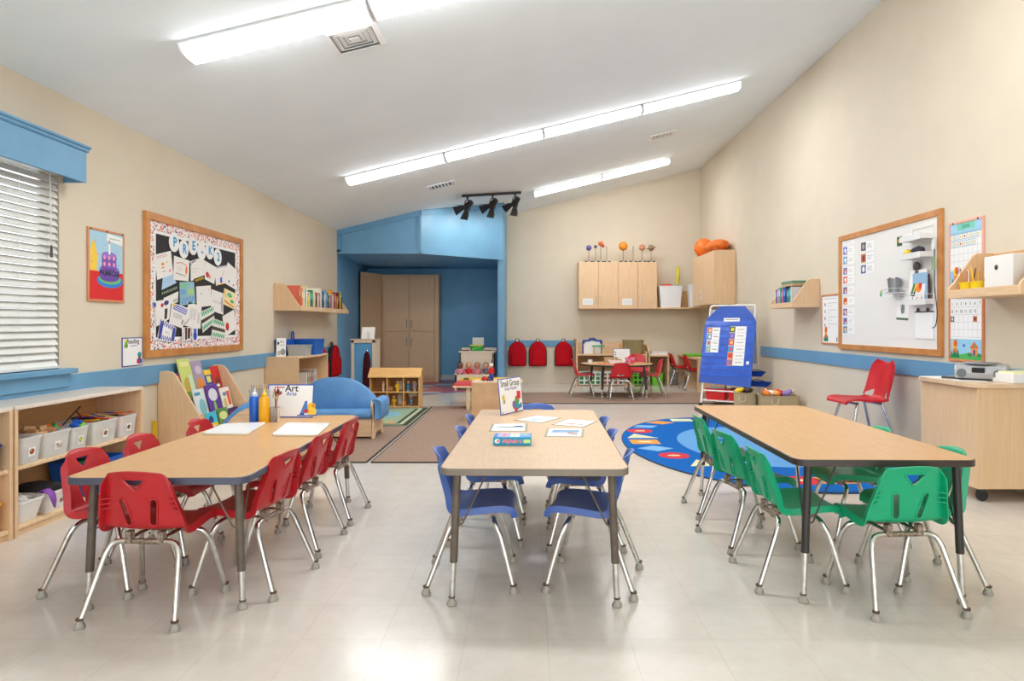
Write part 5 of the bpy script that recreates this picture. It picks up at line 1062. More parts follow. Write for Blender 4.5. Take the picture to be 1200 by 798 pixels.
mb = MB(); mb.loft([[P3(u, v, .018) for u, v in out], [P3(u, v, .022) for u, v in out]], CH); mb.build('chart_sheet', pk, smooth=False)
for v in [.30+.062*k for k in range(9)]: mb = MB(); mb.loft([[P3(-.04, v, .0222), P3(.675, v, .0222), P3(.675, v+.045, .0222), P3(-.04, v+.045, .0222)], [P3(-.04, v, .0242), P3(.675, v, .0242), P3(.675, v+.045, .0242), P3(-.04, v+.045, .0242)]], noisy('clear_pocket_%d' % int(v*1000), (34, 82, 190), (48, 100, 208), 8, .25)); mb.build('pocket', pk, smooth=False)
def cardq(par, name, u0, u1, v0, v1, lab, grp, sub, n0=.0245):
    t = tag(bpy.data.objects.new(name, None), lab, 'card', grp); COL.objects.link(t); t.location = tuple(O)
    mb = MB(); mb.loft([[P3(u0, v0, n0), P3(u1, v0, n0), P3(u1, v1, n0), P3(u0, v1, n0)], [P3(u0, v0, n0+.0015), P3(u1, v0, n0+.0015), P3(u1, v1, n0+.0015), P3(u0, v1, n0+.0015)]], PAPER); mb.build('card_sheet', t, smooth=False)
    mb = MB(); n1 = n0+.0021
    def rr(a, b, c, d, m, n=n1): mb.add([P3(u0+(u1-u0)*a, v0+(v1-v0)*b, n), P3(u0+(u1-u0)*c, v0+(v1-v0)*b, n), P3(u0+(u1-u0)*c, v0+(v1-v0)*d, n), P3(u0+(u1-u0)*a, v0+(v1-v0)*d, n)], [(0, 1, 2, 3)], m)
    sub(rr, n1); mb.build('printed_picture', t, smooth=False)
cc = [(C(190, 90, 60), C(240, 200, 150)), (C(30, 120, 190), C(240, 240, 200)), (C(200, 190, 190), C(170, 100, 90)), (C(60, 170, 190), C(230, 190, 70))]
for k in range(4):
    def sb(rr, n, k=k): rr(.02, .06, .38, .94, cc[k][0]); rr(.12, .25, .3, .75, cc[k][1], n+.0004); rr(.5, .42, .9, .56, GREY); rr(.5, .65, .8, .72, C(190, 190, 196))
    cardq(pk, 'picture_card', .0-.012*0, .185, .715-.0625*k, .775-.0625*k, '%s picture card, %s down in the left column of the pocket chart' % (('brown', 'blue', 'pale', 'aqua')[k], ords[k]), 'cards in the pocket chart', sb)
c2 = [(C(50, 90, 50), YEL), (C(90, 70, 160), C(160, 130, 200)), (C(200, 60, 50), C(240, 180, 120)), (C(40, 140, 200), C(220, 80, 80)), (C(220, 100, 40), C(180, 40, 30)), (C(220, 90, 40), C(60, 130, 200))]
for k in range(6):
    def sb(rr, n, k=k): rr(.0, .04, .34, .96, c2[k][0]); rr(.09, .25, .26, .75, c2[k][1], n+.0004); rr(.48, .45, .88, .56, GREY)
    cardq(pk, 'picture_card', .325, .565, .725-.064*k, .787-.064*k, '%s picture card, %s down in the right column of the pocket chart' % (('green', 'violet', 'red', 'sky blue', 'orange', 'orange and blue')[k], ords[k]), 'cards in the pocket chart', sb)
cardq(pk, 'title_card', .225, .455, .835, .87, 'white title strip at the top of the pocket chart', 'cards in the pocket chart', lambda rr, n: rr(.1, .4, .9, .62, GREY))
tg = MB(); tg.loft([[P3(.60, .42, .0243), P3(.64, .42, .0243), P3(.64, .45, .0243), P3(.60, .45, .0243)], [P3(.60, .42, .0252), P3(.64, .42, .0252), P3(.64, .45, .0252), P3(.60, .45, .0252)]], PAPER); tg.build('care_tag', pk, smooth=False)
for k, (u, lab) in enumerate(((.175, 'red bin on the easel tray, under the left half of the pocket chart'), (.50, 'red bin on the easel tray, under the right half of the pocket chart'))):
    p = LF+U*u+(LT-LF)*.06+Vector((.10, .14, .012)); t = thing('storage_bin', lab, 'bin', p, math.atan2(U.y, U.x), 'red bins on the easel tray'); mb = MB(); tub(mb, .30, .20, .155, C(206, 20, 30, .4), .88, .004, .02, .010); mb.build('tub', t); MB().box(-.04, .04, -.118, -.110, .11, .13, C(160, 14, 22, .5)).build('hand_grip', t)
    tag(MB().prism(rrect(.24, .14, .02, 3), 0, .02, (C(170, 170, 176), C(50, 46, 50))[k], 'z').build('booklet', loc=(p.x, p.y, p.z+.158), rz=math.atan2(U.y, U.x)+.1), ('grey booklets lying on the left red bin', 'dark booklets lying on the right red bin')[k], 'booklet')
# blue pouches on the rear board and canvas bins
for k, (f_, lab) in enumerate(((.34, 'upper blue pouch hanging behind the easel'), (.24, 'lower blue pouch hanging behind the easel'))):
    p = BR_+(RT-BR_)*f_; t = thing('pouch', lab, 'pouch', (p.x-.05+.02*k, p.y-.10, p.z-.06), R(-35)); mb = MB(); mb.loft([[(-.12, -.03, .0), (.06+.05*k, -.03, .0), (.06+.05*k, .03, .0), (-.12, .03, .0)], [(-.16, -.05, .08), (.12+.06*k, -.05, .07), (.12+.06*k, .05, .07), (-.16, .05, .08)]], fabric('pouch_%d' % k, (20, 60, 150), (30, 76, 176))); mb.build('pouch_body', t, bev=.008); MB().tube([(-.15, 0, .08), (-.02, .0, .10), (.1, 0, .07)], .006, C(30, 40, 70), 6).build('strap', t)
def canvas_bin(label, x, y, w, d, h_, rz):
    t = thing('canvas_bin', label, 'bin', (x, y, 0), rz); mb = MB(); tub(mb, w, d, h_, CANVAS, .95, .008, .04, .004); mb.build('bin_body', t)
    for s in (-1, 1): mb = MB(); mb.tube(smooth_path([(s*.07-.04, -d/2-.004, h_-.03), (s*.07-.03, -d/2-.012, h_-.10), (s*.07+.03, -d/2-.012, h_-.10), (s*.07+.04, -d/2-.004, h_-.03)], 4), .008, C(200, 186, 156, .8), 6); mb.build('handle', t) if s < 0 else None
    return t
canvas_bin('tan canvas bin of toys against the right wall', 3.12, 8.33, .46, .34, .29, R(-4)); canvas_bin('narrow tan canvas bin between the easel and the wider one', 2.765, 8.50, .20, .34, .31, R(-3))
tc_ = [('orange', ORANGE), ('white', WHITE), ('light orange', C(240, 160, 80)), ('red', RED), ('lavender', C(150, 130, 200)), ('cream', C(230, 214, 180))]
for k, (nm, m) in enumerate(tc_):
    x = 2.98+.062*k; o = thing('stuffed_toy', '%s stuffed toy heaped in the wider canvas bin' % nm, 'toy', (x, 8.29+.05*(k % 2), .305), rnd.uniform(0, 3), 'stuffed toys'); MB().sph((0, 0, 0), (.055, .045, .04), m, 14, 8, .04).build('body', o); MB().sph((.05, 0, .02), (.03, .03, .028), m, 12, 8, .03).build('head', o)
    for s in (-1, 1): MB().sph((.055, s*.022, .045), (.01, .01, .014), m, 8, 6).build('ear', o)
for k, (nm, m) in enumerate((('yellow', YEL), ('dark blue', NAVY), ('dark brown', C(60, 36, 30)), ('dark green', C(40, 56, 30)))):
    o = thing('stuffed_toy', '%s soft toy poking out of the narrow canvas bin' % nm, 'toy', (2.69+.05*k, 8.48+.05*(k % 2), .325), k, 'stuffed toys'); MB().sph((0, 0, 0), (.05, .04, .035), m, 14, 8, .05).build('body', o); MB().sph((.04, 0, .02), (.026, .026, .024), m, 12, 8, .03).build('head', o)
# ------------------------------------------------------------------ back wall: upper cabinets and what stands on them
def doors(par, x0, x1, z0, z1, n, yf, handle_sides, D=.018):
    w = (x1-x0)/n
    for k in range(n):
        d = MB().box(x0+k*w+.005, x0+(k+1)*w-.005, yf-D, yf, z0+.003, z1-.003, WOOD).build('door', par, bev=.002)
        s = handle_sides[k]
        if s:
            hx = x0+(k+1)*w-.05 if s > 0 else x0+k*w+.05; hz = z0+.09
            MB().tube([(hx, yf-D, hz), (hx, yf-D-.03, hz), (hx, yf-D-.03, hz+.16), (hx, yf-D, hz+.16)], .005, CHROME, 8).build('handle', d)
    return par
uc = thing('wall_cabinet', 'four-door maple wall cabinet on the back wall, planet models on top', 'cabinet', (.972, YB-.004, 1.485))
UW = 1.54; MB().box(0, UW, -.33, 0, 0, .92, WOOD).build('body', uc); doors(uc, 0, UW, 0, .92, 4, -.33, (1, -1, 1, -1))
for k in (0, 2):
    mb = MB(); x = .385*k+.08; mb.rect(x, .075, x+.20, .20, -.3485, PAPER); mb.rect(x+.02, .10, x+.18, .175, -.3489, C(226, 228, 230)); mb.build('paper_label', uc, smooth=False)
cs3 = thing('corner_shelf', 'maple corner wall shelf carrying white bins beside the wall cabinet', 'shelf', (0, 0, 1.485))
MB().prism([(2.516, YB-.004), (2.516, YB-.34), (3.07, YB-.42), (3.07, YB-.86), (XR-.004, YB-.86), (XR-.004, YB-.004)], 0, .024, WOODH, 'z').build('shelf_board', cs3, bev=.002)
MB().box(2.52, 3.2, YB-.016, YB-.004, .024, .36, WOODIN).build('back_panel', cs3)
rcab = thing('wall_cabinet', 'maple wall cabinet on the right wall, orange balls and cloth on top', 'cabinet', (XR-.004, 12.44, 1.515), R(-90))
RW = 12.44-10.97; MB().box(0, RW, -.33, 0, 0, .90, WOOD).build('body', rcab); doors(rcab, 0, RW, 0, .90, 2, -.33, (1, -1))
def wbin(name, label, x, y, w, d, h_): t = thing(name, label, 'bin', (x, y, 1.509), 0, 'white bins on the corner shelf'); mb = MB(); tub(mb, w, d, h_, C(232, 234, 238, .45), .84, .004, .02, .008); mb.build('tub', t); return t
wbin('storage_bin', 'large white bin on the corner shelf beside the four-door cabinet', 2.785, YB-.20, .46, .26, .43); wbin('storage_bin', 'white bin in the corner behind the right wall cabinet', 3.27, YB-.25, .26, .26, .46)
mb = MB(); mb.tube(smooth_path([(0, 0, 0), (.02, 0, .18), (.0, 0, .32), (.06, 0, .50), (.05, 0, .62)], 4), .03, C(150, 190, 196, .6), 10); fo = mb.build('foam_sword', loc=(2.90, YB-.2, 1.60)); tag(fo, 'foam sword sticking up out of the large white bin', 'toy sword')
MB().tube([(.025, 0, .36), (.05, 0, .55), (.055, 0, .72)], .036, C(216, 204, 60, .6), 10).build('foam_blade', fo)
tag(MB().sph((0, 0, 0), (.16, .08, .05), C(206, 70, 60), 18, 8, .08).build('soft_toy', loc=(2.73, YB-.2, 1.93)), 'red soft toy heaped at the top of the large white bin', 'toy')
# planet models
for k, (px, r, zc, m, lab, base) in enumerate(((690, .055, 290.5, (96, 84, 150), 'violet planet model on the far left of the wall cabinet', 1), (698, .035, 289, (90, 96, 116), 'small grey-blue planet model on the wall cabinet', 1), (704, .048, 285.5, (216, 100, 40), 'orange-red planet model with a small red moon on the wall cabinet', 1),
        (711, .012, 289, (150, 150, 146), 'bare wire stand of a tiny grey planet model on the wall cabinet', 1), (730.3, .088, 288.5, (240, 140, 24), 'large orange sun model in the middle of the wall cabinet', 1), (742, .02, 289.5, (196, 190, 180), 'tiny pale planet model between the sun and the striped planets', 1),
        (752.5, .062, 290, (206, 140, 110), 'peach striped planet model right of the sun model', 1), (763, .062, 290.5, (150, 120, 90), 'brown ringed planet model at the right end of the row', 1))):
    Y = YB-.288; x = (px-VX)/F*Y; z = H-(zc-VY)/F*Y; t = thing('planet_model', lab, 'planet model', (x, Y, 2.405), 0, 'planet models on the wall cabinet')
    MB().box(-.075, .075, -.04, .04, 0, .022, C(36, 36, 38)).build('base', t, bev=.004)
    mb = MB(); mb.tube([(0, 0, .022), (0, 0, z-2.405)], .005, C(110, 106, 100, .4, metal=.5), 8); mb.build('rod', t)
    pm_ = noisy('planet_%d' % k, tuple(int(v*.8) for v in m), tuple(min(255, int(v*1.12)) for v in m), 6, .5, stretch=(.5, .5, 9 if k > 4 else 2)); MB().sph((0, 0, z-2.405), r, pm_, 22, 14).build('planet', t)
    if k == 7: MB().ring([(.095*math.cos(2*math.pi*q/28), .095*math.sin(2*math.pi*q/28), z-2.405+.02*math.cos(2*math.pi*q/28)) for q in range(28)], .006, C(170, 140, 110), 6).build('planet_ring', t)
    if k == 2: MB().sph((.045, -.01, z-2.405-.045), .032, C(200, 50, 40), 14, 8).build('moon', t)
    MB().box(-.02, .02, -.0415, -.040, .005, .017, PAPER).build('base_label', t)
# orange balls and cloth
ob = thing('hop_ball', 'orange spiky rubber ball on the right wall cabinet', 'ball', (3.225, 12.2, 2.418)); OB = C(236, 118, 34, .4); MB().sph((0, 0, .175), .175, OB, 24, 16).build('ball_body', ob)
for k in range(4): MB().lathe([(.018, 0), (.012, .05), (.004, .07)], (-.13-.02*k, -.04, .03+.035*k), OB, 8, 'x').build('spike', ob)
MB().sph((.17, 0, .07), (.03, .03, .035), LIME, 12, 8).build('valve_cap', ob)
oc = MB(); oc.sph((0, 0, 0), (.17, .42, .11), noisy('orange_cloth', (214, 92, 20), (240, 132, 44), 14, .6, bump=.4), 34, 18, .05); tag(oc.build('parachute_cloth', loc=(3.25, 11.44, 2.525), ang=80), 'bunched orange play cloth on the right wall cabinet', 'cloth')
# backpacks on hooks
def backpack(name, label, loc, rz, group, bm=RED, w=.335, h_=.49):
    t = thing(name, label, 'backpack', loc, rz, group); BK = C(28, 26, 28, .7); m = fabric('pack_'+name, (178, 10, 26), (196, 18, 34))
    o = [(-w/2+.02, 0), (w/2-.02, 0), (w/2, .03), (w/2, h_*.55)]+[(w/2*math.cos(R(a)), h_*.55+h_*.45*math.sin(R(a))) for a in range(10, 171, 16)]+[(-w/2, h_*.55), (-w/2, .03)]
    MB().prism(o, -.11, -.012, m, 'y').build('main_compartment', t, bev=.02, seg=3)
    MB().prism([(x*1.09, z*1.02-.006) for x, z in o], -.075, -.022, BK, 'y').build('zip_band', t, bev=.004)
    i2 = [(-w*.34, .03), (w*.34, .03), (w*.34, h_*.42)]+[(w*.34*math.cos(R(a)), h_*.42+h_*.24*math.sin(R(a))) for a in range(15, 166, 15)]+[(-w*.34, h_*.42)]
    MB().prism(i2, -.15, -.10, m, 'y').build('front_pocket', t, bev=.014, seg=3)
    MB().tube(smooth_path([(-.035, -.03, h_-.01), (-.03, -.02, h_+.035), (0, -.015, h_+.05), (.03, -.02, h_+.035), (.035, -.03, h_-.01)], 4), .008, BK, 8).build('top_loop', t)
    for s in (-1, 1): MB().tube(smooth_path([(s*.07, -.012, h_*.9), (s*.10, -.004, h_*.5), (s*.12, -.012, h_*.1)], 4), .012, BK, 8).build('shoulder_strap', t)
    return t
for px, lab in ((606.3, 'red backpack on the back wall rail, nearest the blue nook'), (630.3, 'middle one of three red backpacks on the back wall rail'), (660.5, 'red backpack on the back wall rail, nearest the round table')):
    x = (px-VX)/F*(YB-.1); backpack('backpack', lab, (x, YB-.021, .35), 0, 'red backpacks on hooks')
    hk = thing('coat_hook', 'chrome hook holding a red backpack on the back wall rail', 'hook', (x, YB-.0205, .86), 0, 'hooks on the back wall rail'); MB().tube(smooth_path([(0, 0, 0), (0, -.04, -.01), (0, -.05, .015)], 4), .006, CHROME, 8).build('hook_arm', hk); MB().box(-.014, .014, -.004, 0, -.03, .03, CHROME).build('hook_plate', hk)
backpack('backpack', 'dark red backpack seen edge-on, hanging on the left wall by the nook', (XL+.021, 10.38, .36), R(90), None)
backpack('backpack', 'red backpack seen edge-on beside the small shelf unit', (XL+.021, 9.72, .34), R(90), None)
for y, lab in ((10.38, 'hook holding the dark red backpack on the left wall'), (9.72, 'hook holding the red backpack beside the shelf unit')):
    hk = thing('coat_hook', lab, 'hook', (XL+.0205, y, .76), R(90)); MB().tube(smooth_path([(0, 0, .1), (0, -.03, .11), (0, -.05, .13)], 4), .006, CHROME, 8).build('hook_arm', hk); MB().box(-.014, .014, -.004, 0, .05, .13, CHROME).build('hook_plate', hk)
# ------------------------------------------------------------------ low furniture along the back wall
YS = YB-.004
sh_ = thing('low_shelf', 'low maple shelf against the back wall behind the round table', 'shelf', (.905, YS, 0)); LW = 1.36
MB().box(0, .03, -.62, 0, 0, .90, WOOD).build('side_panel', sh_, bev=.003); MB().box(LW-.03, LW, -.62, 0, 0, .66, WOOD).build('side_panel', sh_, bev=.003)
MB().box(.03, LW-.03, -.60, 0, .58, .605, WOODH).build('shelf_board', sh_); MB().box(.03, LW-.03, -.60, 0, .0, .03, WOODH).build('bottom_board', sh_); MB().box(.03, LW-.03, -.015, 0, .03, .80, WOODIN).build('back_panel', sh_); MB().box(.03, .90, -.02, -.016, .605, .82, WOODH).build('splash_panel', sh_)
ds = thing('work_desk', 'maple desk with raised end panel right of the round table', 'desk', (2.29, YS, 0))
MB().box(0, .40, -.62, 0, .56, .585, WOODH).build('desk_top', ds, bev=.003); MB().prism([(-.60, 0), (0, 0), (0, .78), (-.40, .78), (-.62, .66), (-.62, .45), (-.58, .40)], 0, .03, WOOD, 'x').build('end_panel', ds, bev=.003); MB().box(.37, .40, -.6, 0, 0, .56, WOOD).build('end_panel', ds); MB().box(.03, .37, -.02, 0, .1, .56, WOODIN).build('back_panel', ds)
cd = thing('corner_desk', 'pale maple desk in the far right corner behind two red chairs', 'desk', (XR-.025, 12.98, 0), R(-90))
MB().box(0, 1.5, -.50, 0, .56, .59, WOODH).build('desk_top', cd, bev=.003)
for x in (0, .74, 1.47): MB().box(x, x+.03, -.48, 0, 0, .56, WOOD).build('end_panel', cd)
MB().box(.03, 1.47, -.02, 0, .56-.5, .56, WOOD).build('back_panel', cd)
tag(MB().box(-.16, .16, -.01, .0, 0, .03, LIME).build('lime_tray', loc=(2.98, 12.2, .5905)), 'thin lime green tray edge lying on the corner desk', 'tray'); bpy.data.objects.remove(bpy.data.objects['lime_tray'])
lt = thing('work_tray', 'lime green tray lying on the corner desk', 'tray', (3.14, 12.35, .591)); mb = MB(); tub(mb, .44, .5, .035, LIME, .95, .004, .03, .006); mb.build('tray_body', lt)
def crate(label, x, y, z, w, d, h_, m, hole, rows=3, cols=4, grp=None):
    t = thing('crate', label, 'crate', (x, y, z), 0, grp); th = .006
    MB().box(-w/2, w/2, -d/2, d/2, 0, th, m).build('base', t)
    nz, nx = rows, cols; cw, ch2 = w/nx, h_/nz; b_ = .28
    mb = MB()
    for k in range(nx+1): xx = -w/2+k*cw; mb.box(max(xx-cw*b_/2, -w/2), min(xx+cw*b_/2, w/2), -d/2, -d/2+th, th, h_, m)
    for k in range(nz+1): zz = k*ch2; mb.box(-w/2, w/2, -d/2+.0003, -d/2+th-.0003, max(zz-ch2*b_/2, th), min(zz+ch2*b_/2, h_), m)
    mb.build('front_lattice', t, smooth=False)
    for s in (-1, 1): MB().box(s*w/2-th/2, s*w/2+th/2, -d/2, d/2, th, h_, m).build('side_wall', t)
    MB().box(-w/2, w/2, d/2-th, d/2, th, h_, m).build('back_wall', t); MB().box(-w/2+.02, w/2-.02, -d/2+.02, d/2-.02, th, h_*.8, hole).build('contents', t, bev=.01)
    return t
WP = C(226, 226, 224, .4)
crate('white lattice crate with green things inside, under the low shelf', 1.16, 12.78, .031, .42, .30, .24, WP, noisy('crate_fill_green', (30, 110, 50), (60, 160, 80), 20, .6), 3, 4, 'lattice crates under the shelf'); crate('white lattice crate with red-brown things inside, under the low shelf', 1.60, 12.78, .031, .40, .30, .24, WP, noisy('crate_fill_brown', (110, 60, 40), (170, 110, 80), 20, .6), 3, 4, 'lattice crates under the shelf')
crate('lime green lattice crate at the right end under the low shelf', 2.12, 12.78, .031, .24, .30, .26, LIME, C(30, 60, 30), 3, 3, 'lattice crates under the shelf')
t = thing('storage_tub', 'lime green tub on the floor under the maple desk', 'bin', (2.48, 12.86, 0)); mb = MB(); tub(mb, .24, .24, .24, LIME, .9, .004, .05, .008); mb.build('tub', t)
t = thing('storage_bin', 'clear bin on the floor behind the two far red chairs', 'bin', (2.82, 13.13, 0)); mb = MB(); tub(mb, .24, .24, .24, CLEARW, .9, .004, .03, .008); mb.build('tub', t)
t = thing('easel_board', 'white drawing board with blue handle top on the low shelf', 'board', (1.235, 12.93, .606)); MB().box(-.17, .17, -.02, 0, 0, .26, C(236, 236, 236)).build('panel', t, bev=.003)
BF = C(40, 70, 150, .4); mb = MB(); mb.prism([(-.20, .20), (-.19, .27), (-.08, .275), (-.06, .31), (.06, .31), (.08, .275), (.19, .27), (.20, .20), (.15, .20), (.14, .235), (.05, .24), (.04, .255), (-.04, .255), (-.05, .24), (-.14, .235), (-.15, .20)], -.028, .004, BF, 'y'); mb.build('handle_frame', t)
for s in (-1, 1): MB().box(s*.185-.012, s*.185+.012, -.025, .002, 0, .22, BF).build('side_frame', t)
t = thing('toy_stand', 'small wooden toy stand with green top on the low shelf', 'toy', (1.345, 12.80, .606), R(8)); MB().box(-.12, .12, -.05, .05, .145, .168, GRN).build('green_top', t, bev=.006)
for s in (-1, 1): MB().box(s*.085-.012, s*.085+.012, -.03, .03, 0, .145, WOODY).build('leg', t)
ba = thing('basket', 'tan fabric basket standing on the low shelf behind the round table', 'basket', (2.03, 12.92, .606)); mb = MB(); tub(mb, .40, .26, .27, noisy('olive_fabric', (138, 124, 84), (154, 140, 98), 60, .9), .86, .006, .06, .004); mb.build('basket_body', ba)
def st_sign(mb, w, h_, y):
    for k in range(3): mb.disc(-w*.36, h_*(.72-.18*k), .010, .012, y, DGREY); mb.line([(-w*.26, h_*(.72-.18*k)), (w*.3, h_*(.72-.18*k))], .006, y, C(190, 200, 210))
bsg = C(110, 130, 170)
def framed_sign(mb, w, h_, y): mb.rect(-w/2+.012, .012, w/2-.012, h_-.012, y, PAPER); st_sign(mb, w, h_, y-.0004)
sheet_stand('table_sign', 'white sign with blue border standing on the round table', (1.57, 11.17, .539), 0, .29, .235, framed_sign, 10, bsg)
RTZ = .539
t = thing('paper_cup', 'white cup near the left rim of the round table', 'cup', (1.00, 10.83, RTZ)); MB().lathe([(.001, 0), (.034, 0), (.042, .062), (.044, .062), (.038, .055), (.03, .006), (.001, .006)], (0, 0, 0), WHITE, 18).build('cup_body', t)
t = thing('tray_box', 'white tray holding brown bits on the round table', 'tray', (1.43, 10.78, RTZ)); mb = MB(); tub(mb, .26, .18, .055, WHITE, .9, .004, .015, .004); mb.build('tray_body', t)
tag(MB().sph((0, 0, 0), (.10, .06, .03), noisy('wood_bits', (120, 84, 60), (196, 160, 120), 40, .7), 18, 8, .18).build('craft_bits', loc=(1.43, 10.78, RTZ+.045)), 'brown craft bits heaped in the white tray on the round table', 'craft bits', kind='stuff')
t = thing('tray_box', 'tan open box behind the white tray on the round table', 'box', (1.36, 11.02, RTZ)); mb = MB(); tub(mb, .22, .16, .09, C(196, 166, 130), .95, .004, .01, .002); mb.build('box_body', t)
t = thing('gift_box', 'small red and lilac patterned box on the round table', 'box', (1.66, 10.88, RTZ)); MB().box(-.07, .07, -.05, .05, 0, .10, noisy('patterned', (190, 150, 190), (220, 60, 80), 22, .6, lo=.45, hi=.55)).build('box_body', t, bev=.004); MB().sph((0, 0, .11), (.03, .02, .018), RED, 10, 6).build('bow', t)
for k, (x, y, a, w) in enumerate(((1.28, 10.58, 5, .34), (1.50, 10.48, -6, .32))): tag(MB().prism(rrect(w, .12, .01, 2), 0, .004+.002*k, C(226, 70+20*k, 50, .6), 'z').build('folder', loc=(x, y, RTZ), rz=R(a)), ('orange-red folder', 'lighter orange folder')[k]+' lying on the near half of the round table', 'folder')
for k, (x, a) in enumerate(((2.51, 0), (2.52, 5))): tag(MB().box(-.17+.02*k, .17, -.12, .12, 0, .035, (PAPER, C(220, 222, 226))[k]).build('paper_stack', loc=(x, 12.98, .586+.036*k), rz=R(a)), ('lower thick stack of white paper on the maple desk', 'upper stack of greyish paper on the maple desk')[k], 'paper stack')
# ------------------------------------------------------------------ nook: tall cabinet, dress-up stand, doll shelf
NZ = .0032
tc = thing('tall_cabinet', 'tall four-door maple cabinet inside the blue nook', 'cabinet', (-3.0, 13.56, NZ), R(1))
TW, TH = 1.10, 2.20
MB().box(-.02, TW+.05, 0, .45, .06, TH, WOOD).build('body', tc, bev=.003); MB().box(.01, TW+.02, .03, .44, 0, .06, WOODH).build('plinth', tc)
for k in range(2):
    for (z0, z1, hz) in ((.10, 1.01, .74), (1.04, TH-.04, 1.12)):
        x0 = .03+.52*k; d = MB().box(x0, x0+.510, -.034, -.0005, z0, z1, WOOD).build('door', tc, bev=.002); hx = x0+.47 if k == 0 else x0+.045
        MB().tube([(hx, -.033, hz), (hx, -.06, hz), (hx, -.06, hz+.15), (hx, -.033, hz+.15)], .006, CHROME, 8).build('handle', d)
MB().box(TW-.03, TW+.05, -.02, -.0005, .0, TH, WOOD).build('stile', tc)
sp2 = MB(); slab(sp2, (-.30, -.60), (-.022, -.02), 0, 0, TH+.008, TH+.008, .02, WOOD); sp2.build('angled_side_panel', tc, smooth=False)
st = thing('dress_up_stand', 'pale wood dress-up stand with mirror reflection painted blue at the entrance of the nook', 'dress-up stand', (-2.80, 10.42, 0))
PW = noisy('pale_birch', (214, 198, 176), (224, 208, 186), 5, .45, stretch=(8, 8, .8))
for x in (0, .33): MB().box(x, x+.045, -.02, .02, 0, .93, PW).build('post', st, bev=.003)
MB().box(0, .375, -.02, .02, .885, .93, PW).build('top_rail', st, bev=.003); MB().box(0, .375, -.02, .02, .06, .10, PW).build('bottom_rail', st)
MB().box(.33, .375, .02, .34, 0, .93, PW).build('side_panel', st, bev=.003); MB().box(.045, .33, .0, .008, .10, .885, C(96, 160, 208, .2)).build('mirror_painted_blue', st); MB().box(-.01, .385, -.03, .36, .93, .945, PW).build('top_board', st, bev=.003)  # blue pane is the mirror, its reflection of the nook painted as colour
def d3(mb, w, h_, y): mb.line([(-w*.35, h_*.82), (w*.35, h_*.82)], .012, y, GREY); mb.disc(-w*.3, h_*.5, .022, .018, y, MAROON); mb.disc(w*.3, h_*.28, .035, .05, y, ORANGE); mb.disc(w*.33, h_*.42, .02, .02, y-.0003, C(230, 190, 150)); mb.disc(w*.18, h_*.2, .03, .03, y-.0003, C(200, 80, 50))
sheet_stand('picture_sign', 'white picture sign standing on top of the dress-up stand', (-2.58, 10.58, .945), 4, .25, .19, d3)
cl = thing('dress_up_costume', 'dark maroon costume hanging in front of the dress-up stand', 'costume', (-2.52, 10.28, .20), 0); mb = MB(); loops = []
for z, w in ((0, .07), (.2, .065), (.42, .055), (.52, .04), (.56, .012)): loops.append([(w*.9*math.cos(2*math.pi*k/14)*(1+.12*(k % 2)), w*.6*math.sin(2*math.pi*k/14)*(1+.12*(k % 2)), z) for k in range(14)])
mb.loft(loops, fabric('costume', (50, 12, 22), (80, 20, 34))); mb.build('garment', cl); MB().tube([(0, 0, .555), (0, .03, .60), (0, .11, .61), (0, .125, .60)], .004, CHROME, 6).build('hanger', cl)
# doll shelf with dolls
dsx = -1.38
sf = thing('doll_shelf', 'pale wood doll shelf with a front tray, in the blue nook opening', 'shelf', (-1.27, 12.1, 0))
PB = noisy('pale_birch_panel', (226, 210, 188), (232, 217, 196), 5, .45, stretch=(8, 8, .8))
W2 = .64
MB().box(0, W2, .02, .04, .0, .66, PB).build('front_panel', sf); MB().box(-.02, W2+.02, .0, .38, .66, .69, PB).build('top_board', sf, bev=.003); MB().box(W2-.02, W2, .02, .36, 0, .66, PB).build('side_panel', sf); MB().box(0, .02, .02, .36, 0, .66, PB).build('side_panel', sf); MB().box(0, W2+.02, .36, .38, .66, .74, PB).build('back_rail', sf)
MB().box(-.06, W2, -.30, .02, .22, .245, PB).build('tray_board', sf); MB().box(-.06, W2, -.32, -.30, .13, .285, PB).build('tray_front', sf, bev=.003)
for x in (-.06, W2-.04): MB().box(x, x+.04, -.32, -.28, 0, .30, PB).build('leg', sf)
dolls = [('dark-haired', (120, 76, 56), (44, 28, 24), (226, 150, 160)), ('bald rosy', (226, 160, 130), (220, 150, 120), (210, 40, 50)), ('tan-skinned', (200, 136, 104), (150, 100, 80), (226, 140, 150)), ('brown-haired', (222, 164, 134), (110, 70, 50), (90, 110, 120))]
